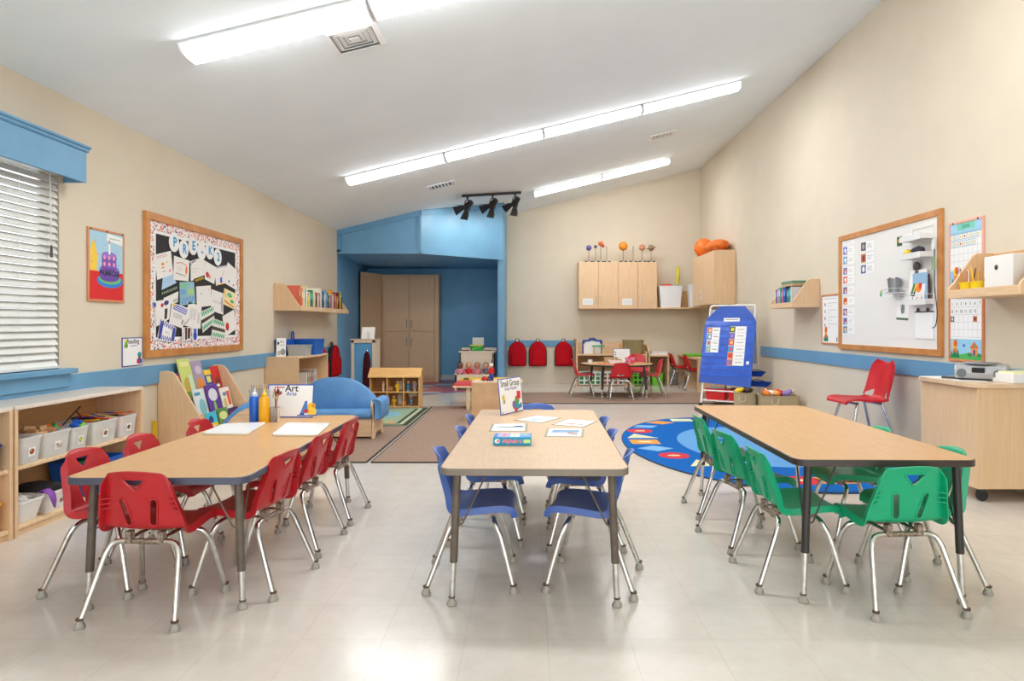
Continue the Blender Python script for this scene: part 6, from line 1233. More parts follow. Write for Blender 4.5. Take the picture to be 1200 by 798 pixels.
for k, (nm, sk, hr, cl_) in enumerate(dolls):
    t = thing('baby_doll', '%s baby doll sitting in the doll shelf tray, %s' % (nm, ('in pink at the outer end', 'in red', 'in light pink', 'in patterned grey')[k]), 'doll', (-1.27+.02+.155*k, 11.98, .246), 0, 'baby dolls on the doll shelf'); S_ = C(*sk, .5); K = C(*cl_, .8)
    mb = MB(); mb.sph((0, 0, .07), (.06, .05, .075), K, 16, 10); mb.build('body', t)
    for s in (-1, 1): MB().tube(smooth_path([(s*.05, 0, .11), (s*.08, -.02, .08), (s*.075, -.055, .05)], 3), .019, K, 8, .014).build('arm', t); MB().tube(smooth_path([(s*.03, -.02, .03), (s*.045, -.08, .03), (s*.05, -.12, .025)], 3), .024, S_, 8, .016).build('leg', t)
    hd = MB().sph((0, -.005, .185), (.052, .05, .055), S_, 18, 12).build('head', t); mb = MB(); mb.sph((0, .008, .20), (.053, .048, .048), C(*hr, .7), 16, 10); mb.build('hair', hd)
    for s in (-1, 1): MB().sph((s*.019, -.05, .188), .006, C(30, 24, 24), 8, 6).build('eye', hd)
    MB().sph((0, -.056, .176), .006, S_, 8, 6).build('nose', hd); MB().sph((0, -.052, .162), (.012, .004, .004), C(190, 80, 80), 8, 6).build('mouth', hd)
gb = thing('toy_basket', 'green basket with yellow rim on top of the doll shelf', 'basket', (-.965, 12.22, .69)); mb = MB(); tub(mb, .25, .18, .095, GRN, .82, .004, .03, .002); mb.build('basket_body', gb); MB().ring([(x, y, .10) for x, y in rrect(.265, .195, .04, 4)], .009, C(226, 216, 50), 6).build('rim', gb); mb = MB(); mb.line([(-.08, .03), (.08, .075)], .02, -.094, LIME); mb.build('pattern', gb)
sheet_stand('blank_card', 'blank white card standing behind the green basket', (-.955, 12.39, .69), 0, .21, .24, lambda mb, w, h_, y: mb.rect(-w*.46, h_*.03, w*.46, h_*.97, y, OFFW), 3)
for k, (x, m) in enumerate(((-1.17, MAROON), (-.76, C(120, 110, 100)))): tag(MB().prism(rrect(.14, .10, .02, 3), 0, .018, m, 'z').build('toy_plate', loc=(x, 12.2, .6905)), ('maroon', 'grey')[k]+' flat toy lying on top of the doll shelf', 'toy')
# beads hanging at the shelf side
mb = MB()
for q in range(14): mb.sph((.012*math.sin(q*1.3), 0, -.032*q), (.014, .010, .016), (C(120, 100, 80), C(70, 60, 50), C(160, 130, 100))[q % 3], 8, 6)
mb.tube([(0, 0, .05), (0, 0, -.43)], .003, C(80, 70, 60), 6); o = mb.build('bead_strand', loc=(-.665, 12.085, .62)); tag(o, 'strand of brown beads hanging at the right of the doll shelf', 'beads')
# low play table with red and yellow top, box cabinet in front
pt = thing('play_table', 'low play table with red and yellow top behind the wooden box cabinet', 'table', (-.60, 9.62, 0)); RW_, RD = .86, 1.2
MB().box(-RW_/2, RW_/2, -RD/2, 0, .335, .36, C(206, 66, 70, .5)).build('red_top', pt, bev=.004); MB().box(-RW_/2, RW_/2, 0, RD/2, .335, .3602, C(236, 192, 60, .5)).build('yellow_top', pt, bev=.004)
MB().box(-RW_/2-.015, RW_/2+.015, -RD/2-.015, RD/2+.015, .31, .335, WOODY).build('apron', pt, bev=.003)
for sx in (-1, 1):
    for sy in (-1, 1): MB().box(sx*(RW_/2-.20)-.025, sx*(RW_/2-.20)+.025, sy*(RD/2-.03)-.025, sy*(RD/2-.03)+.025, 0, .31, WOODY).build('leg', pt)
bc = thing('box_cabinet', 'wooden box cabinet standing at the far end of the middle table', 'cabinet', (-.69, 7.92, .0113)); BW2 = .60
MB().box(0, BW2, 0, .02, 0, .455, noisy('tan_plywood', (206, 166, 122), (220, 180, 136), 6, .4, stretch=(1, 8, 1.5))).build('back_panel', bc, bev=.003)
for x in (0, BW2-.02): MB().box(x, x+.02, .02, .40, 0, .455, WOOD).build('side_panel', bc, bev=.003)
for z in (.02, .23): MB().box(.02, BW2-.02, .02, .40, z, z+.02, WOODH).build('shelf_board', bc)
MB().box(-.004, BW2+.004, -.004, .41, .455, .472, WOODH).build('top_board', bc, bev=.003)
t = thing('toy_figure', 'tall red and blue toy figure standing on the wooden box cabinet', 'toy figure', (-.46, 8.08, .4835)); mb = MB(); 
for s in (-1, 1): MB().tube([(s*.014, 0, 0), (s*.016, 0, .09)], .013, C(30, 70, 170), 10).build('leg', t); MB().tube([(s*.022, 0, .15), (s*.034, -.008, .10)], .009, RED, 8).build('arm', t)
MB().lathe([(.001, .085), (.022, .088), (.026, .13), (.022, .158), (.008, .165)], (0, 0, 0), RED, 14).build('torso', t); MB().sph((0, 0, .185), .021, C(226, 180, 150), 14, 10).build('head', t); MB().lathe([(.023, .19), (.02, .205), (.001, .215)], (0, 0, 0), WHITE, 12).build('cap', t)
for k, (x, y, m) in enumerate(((-.53, 8.10, RED), (-.485, 8.18, C(50, 40, 40)), (-.55, 8.2, C(150, 30, 40)))):
    t = thing('toy_car', '%s toy car on the wooden box cabinet' % ('bright red', 'black', 'dark red')[k], 'toy car', (x, y, .4835), R(30*k), 'toy cars on the box cabinet'); MB().prism([(-.045, .012), (.045, .012), (.045, .028), (.02, .03), (.01, .045), (-.022, .045), (-.03, .03), (-.045, .028)], -.02, .02, m, 'y').build('car_body', t, bev=.003)
    for sx in (-1, 1):
        for sy in (-1, 1): MB().lathe([(.001, .006), (.012, .005), (.012, -.005), (.001, -.006)], (sx*.026, sy*.021, .012), BLACK, 12, 'y').build('wheel', t)
tag(MB().prism([(-.05, 0), (.05, 0), (.03, .03), (-.03, .03)], -.02, .02, C(90, 80, 40), 'y').build('toy_block', loc=(-.92, 9.7, .3603)), 'olive toy block lying on the red and yellow play table', 'toy')
# dollhouse
dh = thing('dollhouse', 'open honey-coloured wooden dollhouse on the play rug edge', 'dollhouse', (-2.235, 9.27, .0113)); DW, DD, DH = .70, .26, .42
for x in (0, .235, .465, DW-.016): MB().box(x, x+.016, 0, DD, 0, DH, DOLLW).build('wall_panel', dh)
for z in (0, .205): MB().box(.016, DW-.016, .002, DD, z, z+.014, DOLLW).build('floor_board', dh)
MB().box(0, DW, DD, DD+.012, 0, DH, noisy('dollhouse_back', (176, 124, 66), (190, 138, 80), 6, .5)).build('back_panel', dh)
mb = MB(); mb.loft([[(-.02, -.03, DH), (DW+.02, -.03, DH), (DW+.02, -.028, DH+.014), (-.02, -.028, DH+.014)], [(-.02, .12, DH+.115), (DW+.02, .12, DH+.115), (DW+.02, .122, DH+.129), (-.02, .122, DH+.129)]], DOLLW); mb.build('roof_slope', dh)
mb = MB(); mb.loft([[(-.02, DD+.04, DH), (DW+.02, DD+.04, DH), (DW+.02, DD+.04, DH+.014), (-.02, DD+.04, DH+.014)], [(-.02, .12, DH+.115), (DW+.02, .12, DH+.115), (DW+.02, .12, DH+.129), (-.02, .12, DH+.129)]], DOLLW); mb.build('roof_slope', dh)
for x in (0, DW-.014): MB().prism([(-.02, DH), (DD+.02, DH), (.12, DH+.112)], x, x+.014, DOLLW, 'x').build('gable', dh)
fig = [(.18, .22, C(40, 34, 36), C(230, 200, 180), 'white-topped'), (.38, .22, YEL, YEL, 'yellow'), (.53, .22, C(40, 90, 130), C(60, 150, 190), 'blue'), (.62, .22, C(140, 120, 140), C(180, 160, 170), 'mauve'), (.33, .015, YEL, C(200, 160, 50), 'gold'), (.57, .015, C(60, 90, 120), C(90, 130, 160), 'grey-blue')]
for k, (x, z, m1, m2, nm) in enumerate(fig):
    t = thing('doll_figure', '%s little figure standing on the %s floor of the dollhouse' % (nm, 'upper' if z > .1 else 'lower'), 'toy figure', (-2.235+x, 9.33, .0113+z), 0, 'figures in the dollhouse')
    MB().lathe([(.001, 0), (.02, 0), (.017, .05), (.024, .06), (.022, .10), (.007, .112)], (0, 0, 0), m2, 12).build('body', t); MB().sph((0, 0, .128), .018, C(222, 176, 146), 12, 8).build('head', t)
    for s in (-1, 1): MB().tube([(s*.022, 0, .10), (s*.032, -.005, .055)], .006, m1, 8).build('arm', t)
for k, (x, z, w, h_, nm) in enumerate(((.395, .225, .05, .13, 'tall white toy cupboard on the upper floor of the dollhouse'), (.60, .25, .07, .09, 'white toy dresser against the upper back wall of the dollhouse'), (.385, .02, .06, .15, 'tall white toy wardrobe on the lower floor of the dollhouse'), (.57, .135, .13, .06, 'white toy wall cupboard high on the lower floor of the dollhouse'))):
    o = MB(); o.box(-w/2, w/2, -.03, .03, 0, h_, C(226, 222, 214)); tgo = thing('toy_furniture', nm, 'toy furniture', (-2.235+x, 9.495, .0113+z)); o.build('cabinet_body', tgo, bev=.003); MB().box(-w*.4, w*.4, -.034, -.030, h_*.1, h_*.9, C(236, 234, 228)).build('door', tgo)
for k, (x, z, w) in enumerate(((.27, .22, .06), (.46, .015, .07))): t = thing('toy_furniture', ('pinkish toy bed on the upper floor of the dollhouse', 'pinkish toy bench on the lower floor of the dollhouse')[k], 'toy furniture', (-2.235+x, 9.36, .0113+z)); MB().box(-w/2, w/2, -.03, .03, .014, .03, C(216, 170, 130)).build('seat', t, bev=.002); MB().box(-w/2, w/2, .024, .03, .03, .06, C(206, 160, 120)).build('backrest', t)

# ------------------------------------------------------------------ things on the tables
LT_Z, CT_Z = .5603, .5803
def wipe_board(label, quad):
    c = sum((Vector(q) for q in quad), Vector((0, 0)))/4
    t = thing('lap_board', label, 'board', (c.x, c.y, LT_Z), 0, 'white boards on the art table'); q = [Vector(p)-c for p in quad]
    MB().prism(round_poly([tuple(p) for p in q], .03), 0, .010, C(214, 206, 190, .5), 'z').build('board_edge', t, bev=.002); MB().prism(round_poly([tuple(p*.985) for p in q], .03), .010, .0115, C(240, 241, 242, .25), 'z').build('writing_surface', t)
def onT(px, py, z=.571): Y = F*(H-z)/(py-VY); return ((px-VX)/F*Y, Y)
wipe_board('white lap board at the left of the art table, rounded corners', [onT(236, 507.5), onT(290, 508), onT(313, 494.5), onT(263, 496)])
wipe_board('white lap board at the right of the art table, near the sign', [onT(317.5, 509), onT(371.5, 509.5), onT(388, 495.5), onT(336, 495.5)])
def paint_bottle(label, x, y, m, cap, tip):
    t = thing('paint_bottle', label, 'bottle', (x, y, LT_Z)); MB().lathe([(.001, 0), (.030, 0), (.032, .004), (.032, .142), (.028, .155), (.016, .16)], (0, 0, 0), m, 22).build('bottle_body', t, ang=40); MB().lathe([(.017, .158), (.019, .162), (.017, .176), (.008, .185)], (0, 0, 0), cap, 16).build('cap', t); MB().lathe([(.008, .184), (.004, .205), (.003, .21)], (0, 0, 0), tip, 12).build('nozzle', t)
x, y = onT(298.5, 494, .56); paint_bottle('blue paint bottle with clear cap on the art table', x, y, C(20, 96, 200, .3), C(210, 216, 222, .3), C(216, 222, 226, .3)); x, y = onT(309.5, 495, .56); paint_bottle('yellow paint bottle with yellow nozzle on the art table', x, y, C(232, 168, 10, .3), C(240, 184, 30, .3), C(244, 190, 40, .3))
x, y = onT(321.5, 494, .56)
jr = thing('brush_jar', 'clear jar of paint brushes in front of the Art sign', 'jar', (x, y, LT_Z)); MB().lathe([(.001, .003), (.028, .003), (.034, .09), (.036, .09), (.030, 0), (.001, 0)], (0, 0, 0), C(226, 222, 216, .1, trans=.75), 18).build('jar_body', jr)
rnd.seed(21); bc_ = [('red', RED), ('tan', C(206, 160, 100)), ('white', WHITE), ('green', C(120, 150, 80)), ('brown', BROWN), ('orange', C(216, 140, 60)), ('dark', C(50, 50, 56)), ('cream', C(230, 216, 180))]
for k, (nm, m) in enumerate(bc_):
    a = k*.8; d = Vector((.022*math.cos(a)+.016, .02*math.sin(a), .17+.014*(k % 3))); b0 = Vector((-.010*math.cos(a), -.008*math.sin(a), .006)); o = thing('paint_brush', '%s-handled paint brush standing in the clear jar' % nm, 'paint brush', Vector((x, y, LT_Z))+b0, 0, 'paint brushes in the jar'); MB().tube([(0, 0, 0), tuple(d*.82)], .0035, m, 6).build('handle', o); MB().tube([tuple(d*.82), tuple(d*.92)], .0045, CHROME, 6).build('ferrule', o); MB().tube([tuple(d*.92), tuple(d*1.08)], .005, (BROWN, BLACK, RED)[k % 3], 6, .002).build('bristles', o)
cupx, cupy = onT(304, 486.8, .56)
bk2 = thing('wire_basket', 'clear pencil caddy behind the paint bottles on the art table', 'caddy', (-1.738, 4.26, LT_Z)); mb = MB(); tub(mb, .11, .07, .19, CLEARW, .96, .003, .008, .002); mb.build('caddy_body', bk2)
for k in range(7):
    tag(MB().tube([(0, 0, 0), (.004*(k-3), .004, .215)], .004, (C(200, 150, 120), C(150, 160, 170), C(216, 190, 150))[k % 3], 6).build('pencil', loc=(-1.778+.013*k, 4.26, LT_Z+.006)), 'pencil standing in the clear caddy behind the paint bottles', 'pencil', 'pencils in the clear caddy')
def dart(mb, w, h_, y):
    B = C(60, 90, 180); mb.rect(-w/2+.008, .008, w/2-.008, h_-.008, y, PAPER); y -= .0004
    mb.text('Art', .005, h_*.87, y, .062, C(50, 50, 54), bold=.0012); mb.text('Arte', .005, h_*.71, y, .036, C(90, 90, 180), bold=.0006)
    mb.poly([(-.10, h_*.93), (-.04, h_*.915), (-.045, h_*.88), (-.105, h_*.90)], y, C(206, 90, 70))
    mb.line([(-.09, h_*.82), (-.06, h_*.72), (-.1, h_*.66), (-.06, h_*.78)], .01, y, C(200, 60, 80)); mb.line([(-.11, h_*.85), (-.115, h_*.6)], .006, y, C(160, 170, 140))
    mb.poly([(.065, h_*.08), (.095, h_*.08), (.105, h_*.5), (.098, h_*.5)], y, C(30, 60, 140)); mb.poly([(.07, h_*.13), (.12, h_*.13), (.112, h_*.5), (.10, h_*.5)], y-.0002, C(70, 120, 200)); mb.disc(.11, h_*.2, .02, .01, y-.0004, RED)
    mb.disc(.14, h_*.32, .026, .028, y-.0003, C(236, 190, 40)); mb.disc(.145, h_*.18, .030, .030, y-.0004, C(240, 200, 60)); mb.line([(.05, h_*.07), (.18, h_*.07)], .008, y-.0005, C(80, 110, 190)); mb.disc(.155, h_*.36, .014, .014, y-.0005, C(210, 150, 30))
ax, ay = onT(344.5, 489, .56); sheet_stand('table_sign', 'white Art sign with blue border on the art table', (ax-.022, ay-.02, LT_Z), 0, .305, .218, dart, 10, C(60, 90, 180))
def dsg(mb, w, h_, y):
    mb.rect(-w/2+.007, .007, w/2-.007, h_-.007, y, PAPER); y -= .0004; mb.text('Small Group', 0, h_*.845, y, .058, C(50, 50, 54), bold=.001, sx=.86); mb.text('Grupo Pequeño', .004, h_*.70, y, .030, C(110, 90, 170), bold=.0004, sx=.86)
    mb.poly([(-.125, h_*.5), (-.09, h_*.57), (-.085, h_*.42), (-.11, h_*.36)], y, C(216, 196, 80)); mb.poly([(-.11, h_*.36), (-.085, h_*.42), (-.087, h_*.32), (-.105, h_*.28)], y-.0002, C(150, 130, 80))
    mb.poly([(.075, h_*.40), (.125, h_*.36), (.13, h_*.58), (.08, h_*.60)], y, C(210, 40, 40)); mb.disc(.075, h_*.34, .03, .03, y-.0002, C(200, 60, 50)); mb.disc(.075, h_*.30, .022, .024, y-.0003, C(70, 170, 60)); mb.disc(.03, h_*.22, .024, .028, y-.0002, C(130, 100, 160)); mb.disc(.07, h_*.16, .03, .024, y-.0004, C(40, 150, 170)); mb.poly([(.095, h_*.08), (.135, h_*.12), (.135, h_*.26), (.10, h_*.22)], y-.0004, C(60, 130, 190)); mb.disc(.05, h_*.08, .022, .014, y-.0005, C(200, 60, 60)); mb.disc(-.125, h_*.06, .007, .007, y, GREY)
gx, gy = onT(599, 483, .58); sheet_stand('table_sign', 'white Small Group sign with blue border on the middle table', (-.113, 4.398, CT_Z), R(62), .305, .236, dsg, 6, C(90, 100, 180))
def onC(px, py): return onT(px, py, .582)
def mat_card(label, quad, sub, layer=0):
    c = sum((Vector(q) for q in quad), Vector((0, 0)))/4; q = [Vector(p)-c for p in quad]; t = thing('picture_mat', label, 'card', (c.x, c.y, CT_Z+.0022*layer), 0, 'laminated picture cards on the middle table'); OL = C(150, 146, 120, .35)
    MB().prism([tuple(p) for p in q], 0, .0014, OL, 'z').build('laminated_edge', t)
    def bl(u, v): p = (q[0]*(1-u)+q[1]*u)*(1-v)+(q[3]*(1-u)+q[2]*u)*v; return (p.x, p.y)
    mb = MB(); mb.prism([bl(u, v) for u, v in ((.07, .04), (.93, .04), (.93, .96), (.07, .96))], .0014, .0018, C(236, 236, 234, .35), 'z'); sub(mb, bl); mb.build('picture', t, smooth=False)
def pl(mb, bl, pts, m, z=.0022): mb.prism([bl(*p) for p in pts], .0018, z, m, 'z')
mat_card('laminated card with a pencil picture, partly under the blue box', [onC(572.5, 505), onC(618, 505), onC(618.5, 496), onC(576.5, 496.5)], lambda mb, bl: (pl(mb, bl, [(.15, .42), (.85, .48), (.88, .62), (.2, .52)], C(120, 130, 150)), pl(mb, bl, [(.6, .5), (.9, .5), (.88, .66), (.7, .7)], C(90, 130, 190))))
mat_card('laminated card with a pale blue picture, farthest on the middle table', [onC(601.5, 492), onC(635, 495.5), onC(658.5, 489.5), onC(628, 486.5)], lambda mb, bl: (pl(mb, bl, [(.2, .3), (.6, .25), (.75, .6), (.4, .7)], C(190, 214, 226)), pl(mb, bl, [(.3, .2), (.7, .2), (.5, .35)], C(170, 200, 216))))
mat_card('laminated card with a red-orange picture, nearest the rug side', [onC(646, 497.5), onC(685, 500.5), onC(700.5, 493.5), onC(664.5, 490.8)], lambda mb, bl: (pl(mb, bl, [(.25, .25), (.55, .2), (.6, .42), (.4, .35)], C(226, 120, 100)), pl(mb, bl, [(.6, .2), (.85, .22), (.8, .36), (.7, .28)], C(226, 110, 90))))
mat_card('laminated card with a blue and brown picture in front, right of the box', [onC(637.5, 511.3), onC(684, 511.8), onC(685, 502.3), onC(641, 501.5)], lambda mb, bl: (pl(mb, bl, [(.15, .45), (.85, .5), (.88, .8), (.18, .78)], C(110, 150, 186)), pl(mb, bl, [(.55, .35), (.82, .22), (.85, .4), (.6, .5)], C(170, 120, 100))))
bx = thing('game_box', 'turquoise and blue Alphabet card game box on the middle table', 'box', (*onT(600.5, 517, .60), CT_Z), R(-1)); bx.location.y += .05
GW, GD, GHh = .185, .125, .040
MB().box(-GW/2+.002, GW/2-.002, -GD/2+.002, GD/2-.002, 0, .03, C(20, 140, 176, .3)).build('box_base', bx); MB().box(-GW/2, GW/2, -GD/2, GD/2, .004, GHh, C(20, 152, 190, .3)).build('lid', bx, bev=.0015)
mb = MB(); y = -GD/2-.0006; mb.text('Alphabet', .0, .022, y, .026, C(226, 130, 150), bold=.001); mb.disc(-.072, .022, .013, .011, y, C(220, 240, 250)); mb.disc(-.068, .022, .007, .006, y-.0003, C(230, 120, 110)); mb.rect(.055, .013, .088, .030, y, C(200, 230, 150)); mb.build('side_print', bx, smooth=False)
mb = MB(); z = GHh+.0005
def pf(x0, y0, x1, y1, m, dz=0): mb.prism([(x0, y0), (x1, y0), (x1, y1), (x0, y1)], z, z+.0004+dz, m, 'z')
pf(-.088, -.058, .088, .058, C(70, 150, 210)); pf(-.07, -.05, -.015, .05, C(190, 170, 210), .0003); pf(-.012, -.05, .035, .05, C(200, 226, 240), .0003); pf(.035, -.05, .085, .052, C(110, 160, 220), .0003); pf(-.05, -.02, -.03, .03, C(230, 110, 140), .0006); pf(.0, -.01, .02, .03, C(240, 190, 90), .0006); pf(.05, .0, .075, .03, C(150, 200, 110), .0006); pf(-.088, -.058, -.075, .02, C(30, 110, 190), .0006)
mb.build('lid_print', bx, smooth=False)
# ------------------------------------------------------------------ ceiling lights, vents, spotlights
SLOPE = math.atan(.2435)
def on_ceiling(name, label, cat, x, y, group=None, rz=0.0):
    o = thing(name, label, cat, (x, y, ceil_z(x)), 0, group); o.rotation_mode = 'XYZ'
    o.rotation_euler = (Matrix.Rotation(-SLOPE, 4, 'Y') @ Matrix.Rotation(rz, 4, 'Z')).to_euler(); return o
def lens_material(strength):
    m, nt, N, L = nodes_of('glowing_prismatic_lens'); p = pr(m)
    tc = N.new('ShaderNodeTexCoord'); sp = N.new('ShaderNodeSeparateXYZ'); L.new(tc.outputs['Object'], sp.inputs['Vector'])
    ab = N.new('ShaderNodeMath'); ab.operation = 'ABSOLUTE'; L.new(sp.outputs['Y'], ab.inputs[0])
    d = N.new('ShaderNodeMath'); d.operation = 'SUBTRACT'; d.inputs[1].default_value = .052; L.new(ab.outputs[0], d.inputs[0])
    d2 = N.new('ShaderNodeMath'); d2.operation = 'ABSOLUTE'; L.new(d.outputs[0], d2.inputs[0])
    mr = N.new('ShaderNodeMapRange'); mr.inputs['From Min'].default_value = .012; mr.inputs['From Max'].default_value = .055; mr.inputs['To Min'].default_value = strength*1.5; mr.inputs['To Max'].default_value = strength*.45
    L.new(d2.outputs[0], mr.inputs['Value']); L.new(mr.outputs['Result'], p.inputs['Emission Strength'])
    p.inputs['Emission Color'].default_value = (.96, .985, 1, 1); p.inputs['Base Color'].default_value = (.85, .85, .85, 1); p.inputs['Roughness'].default_value = .3
    return m
LENS = lens_material(LIGHT)
def make_fixture():
    t = on_ceiling('ceiling_light', '', 'ceiling light', 0, 5)
    mb = MB(); mb.prism([(-.125, -.002), (.125, -.002), (.125, -.016), (-.125, -.016)], -.606, .606, WHITEG, 'x'); mb.build('housing', t, bev=.002)
    pts = [(-.112, -.016), (.112, -.016), (.107, -.035), (.085, -.062), (.05, -.074), (0, -.077), (-.05, -.074), (-.085, -.062), (-.107, -.035)]
    MB().prism(pts, -.594, .594, LENS, 'x').build('diffuser', t)
    big = [(y*1.04, z*1.03) for y, z in pts]
    for s in (-1, 1): MB().prism(big, s*.594, s*.609, WHITEG, 'x').build('end_cap', t)
    return t
fx = make_fixture(); used = False
RNAME = {4.27: 'in the row nearest the camera', 8.03: 'in the long middle row of the ceiling', 11.62: 'in the short far row of the ceiling'}
PLACE = ['lowest light, next to the window wall,', 'second light up the slope', 'third light up the slope', 'highest light, next to the whiteboard wall,']
cs = math.cos(SLOPE)
for y, xs in ((4.27, 4), (8.03, 4)):
    for k in range(xs):
        x = -2.22+(.615+1.225*k)*cs
        lb = {4.27: ['tube light beside the square vent, lowest of the front row', 'front row tube light just above the square vent, cut by the frame'], 8.03: []}[y]
        label = lb[k] if k < len(lb) else ['fluorescent light at the lower end of the long middle row', 'second fluorescent light up the long middle row', 'third fluorescent light up the long middle row', 'fluorescent light at the upper end of the long middle row'][k] if y > 5 else ['', '', 'third light of the front row, above the photo frame', 'fourth light of the front row, above the photo frame'][k]
        o = place(fx, used, (x, y, ceil_z(x)), 0, label, 'fluorescent ceiling lights'); o.rotation_euler = (0, -SLOPE, 0); used = True
for k in range(2):
    x = .07+(.615+1.225*k)*cs
    o = place(fx, True, (x, 11.62, ceil_z(x)), 0, ('lower' if k == 0 else 'higher')+' fluorescent light of the short row nearest the back wall', 'fluorescent ceiling lights'); o.rotation_euler = (0, -SLOPE, 0)
vt = on_ceiling('ceiling_vent', 'square white air vent with stepped frames beside the front row of lights', 'vent', -1.22, 4.63)
VG = C(190, 192, 192, .5)
MB().box(-.185, .185, -.185, .185, -.004, -.001, C(176, 178, 180, .7)).build('duct_opening', vt)
for k, (a, b) in enumerate(((.185, .150), (.140, .112), (.102, .076), (.068, .044))):
    mb = MB(); L1 = lambda s, z: [(s, s, z), (-s, s, z), (-s, -s, z), (s, -s, z)]
    mb.loft([L1(a, -.004), L1(a, -.010), L1(b, -.026+.004*k), L1(b-.004, -.024+.004*k), L1(a-.006, -.005)], WHITEG, False, False); mb.build('louvre_frame', vt, smooth=False)
MB().box(-.034, .034, -.034, .034, -.022, -.018, WHITEG).build('centre_plate', vt)
def slot_vent(label, x, y, n=7):
    t = on_ceiling('ceiling_vent', label, 'vent', x, y, 'small slatted ceiling vents')
    MB().box(-.19, .19, -.12, .12, -.003, -.001, C(70, 72, 76, .7)).build('duct_opening', t)
    mb = MB()
    for a, b, c, d in ((-.20, .20, -.13, -.10), (-.20, .20, .10, .13), (-.20, -.17, -.1, .1), (.17, .20, -.1, .1)): mb.box(a, b, c, d, -.012, -.001, WHITEG)
    mb.build('frame', t, smooth=False)
    mb = MB()
    for k in range(n):
        xx = -.15+.3*k/(n-1); mb.loft([[(xx-.012, -.1, -.004), (xx+.014, -.1, -.014), (xx+.016, -.1, -.012), (xx-.010, -.1, -.002)], [(xx-.012, .1, -.004), (xx+.014, .1, -.014), (xx+.016, .1, -.012), (xx-.010, .1, -.002)]], WHITEG)
    mb.build('slats', t, smooth=False)
slot_vent('small slatted vent on the ceiling above the blue header', -1.26, 9.49); slot_vent('small slatted vent on the ceiling above the easel', 1.95, 9.72)
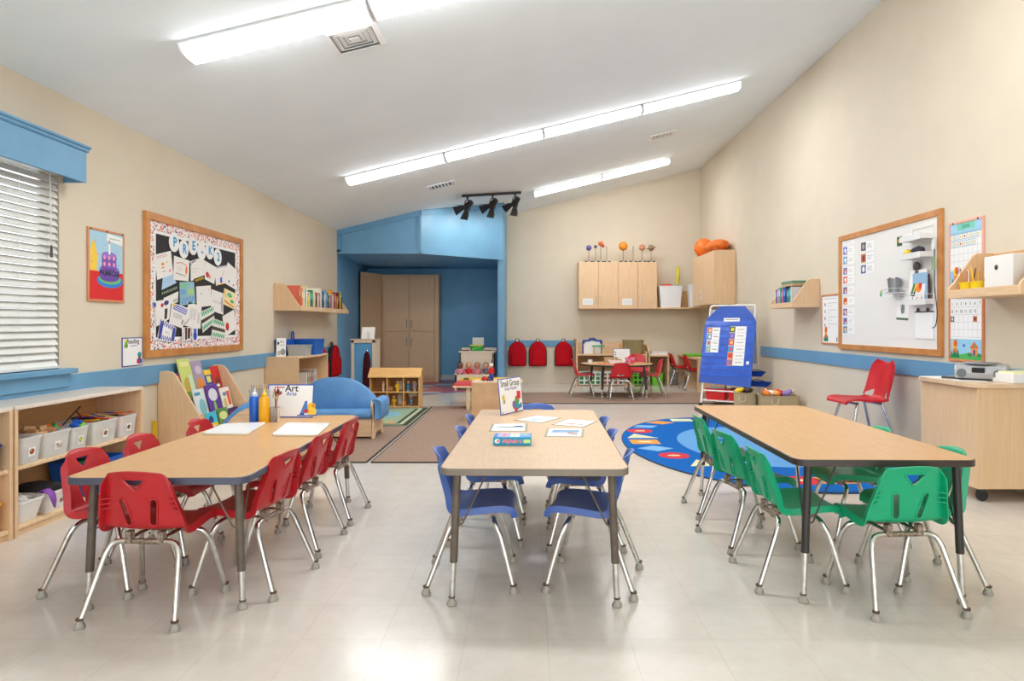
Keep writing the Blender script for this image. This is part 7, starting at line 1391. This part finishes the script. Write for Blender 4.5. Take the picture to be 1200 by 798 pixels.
# track with three barn-door spotlights
A, B = Vector((-1.05, 10.43)), Vector((-.146, 11.27)); L_ = (B-A).length; ang = math.atan2((B-A).y, (B-A).x)
tr = thing('light_track', 'black ceiling track carrying three spotlights in front of the blue header', 'track', (A.x, A.y, ceil_z(A.x)), 0)
TB = C(26, 26, 28, .4)
d3 = Vector((B.x-A.x, B.y-A.y, ceil_z(B.x)-ceil_z(A.x)))
mb = MB(); n2 = Vector((-d3.y, d3.x, 0)).normalized()*.02; up = Vector((0, 0, -1))
mb.loft([[tuple(o_+n2-Vector((0, 0, .002))), tuple(o_-n2-Vector((0, 0, .002))), tuple(o_-n2+up*.042), tuple(o_+n2+up*.042)] for o_ in (Vector((0, 0, 0)), d3)], TB); mb.build('rail', tr, smooth=False)
for k, (f_, lb) in enumerate(((.08, 'black barn-door spotlight at the lower end of the ceiling track'), (.50, 'black barn-door spotlight in the middle of the ceiling track'), (.90, 'black barn-door spotlight at the upper end of the ceiling track'))):
    p = Vector((A.x, A.y, ceil_z(A.x)))+d3*f_+Vector((0, 0, -.0425))
    tgt = Vector((-1.55+.42*k, 11.0+.34*k, 2.62)); dd = tgt-Vector((p.x, p.y, p.z-.14)); dirn = dd.normalized()
    s = thing('spotlight', lb, 'spotlight', p, 0, 'barn-door spotlights on the track')
    mb = MB(); mb.tube([(0, 0, 0), (0, 0, -.045)], .012, TB, 10); mb.lathe([(.022, 0), (.022, -.014), (.012, -.018)], (0, 0, 0), TB, 12); mb.build('stem', s)
    side = dirn.cross(Vector((0, 0, 1))).normalized(); upv = side.cross(dirn).normalized(); c = Vector((0, 0, -.14))
    mb = MB(); mb.ring([tuple(c+(side*math.cos(2*math.pi*q/20)*.062+Vector((0, 0, 1))*math.sin(2*math.pi*q/20)*.095)) for q in range(20)], .008, TB, 6); mb.build('yoke', s)
    Rm = Matrix((side, upv, dirn)).transposed().to_4x4(); Rm.translation = c
    mb = MB(Rm); mb.lathe([(.02, -.11), (.045, -.10), (.05, -.05), (.055, .05), (.06, .055), (.06, .065), (.05, .066), (.048, .03), (.01, .028)], (0, 0, 0), TB, 18); mb.build('lamp_housing', s)
    mb = MB(Rm); mb.lathe([(.001, .030), (.047, .031), (.047, .029), (.001, .0285)], (0, 0, 0), C(255, 240, 214, .3, emit=8), 18); mb.build('lens', s)
    for q in range(4):
        a = q*math.pi/2; ca, sa = math.cos(a), math.sin(a)
        mb = MB(Rm); w1, w2, l, o2 = .045, .085, .15, .085
        P0 = [(-w1, .055, .062), (w1, .055, .062), (w2, .055+o2, .062+l*.75), (-w2, .055+o2, .062+l*.75)]
        P0 = [(x*ca-y*sa, x*sa+y*ca, z) for x, y, z in P0]; P1 = [(x*1.0, y, z+.003) for x, y, z in P0]
        mb.loft([P0, P1], TB); mb.build('barn_door', s, smooth=False)
    li = bpy.data.lights.new('spot_beam', 'SPOT'); li.energy = 20 if k < 2 else 13; li.spot_size = R(95); li.spot_blend = 1.0; li.color = (1, .93, .82); li.shadow_soft_size = .03
    lo = bpy.data.objects.new('spot_beam', li); COL.objects.link(lo); lo.parent = s; lo.location = c+dirn*.10; lo.rotation_euler = (-dirn).to_track_quat('Z', 'Y').to_euler()

# ------------------------------------------------------------------ daylight, camera, exposure
wd = bpy.data.worlds.new('daylight'); bpy.context.scene.world = wd; wd.use_nodes = True
bg = wd.node_tree.nodes['Background']; bg.inputs['Color'].default_value = (.93, .97, 1, 1); bg.inputs['Strength'].default_value = SKY  # sky, also used as fill through the left-out wall behind the camera
cam = bpy.data.cameras.new('camera'); co = bpy.data.objects.new('camera', cam); COL.objects.link(co)
co.location = (0, 0, H); co.rotation_euler = (R(90), 0, 0)
cam.sensor_width = 36; cam.sensor_fit = 'HORIZONTAL'; cam.lens = 36*F/1200; cam.shift_x = -(VX-600)/1200; cam.shift_y = -(399-VY)/1200; cam.clip_start = .05; cam.clip_end = 100
sc = bpy.context.scene; sc.camera = co
sc.view_settings.view_transform = 'Standard'; sc.view_settings.look = 'None'; sc.view_settings.gamma = 1; sc.view_settings.use_curve_mapping = False
sc.view_settings.exposure = EXPOSURE
sc.cycles.max_bounces = 12; sc.cycles.diffuse_bounces = 6; sc.cycles.transmission_bounces = 8; sc.cycles.caustics_reflective = False; sc.cycles.caustics_refractive = False
sc.cycles.sample_clamp_indirect = 6.0
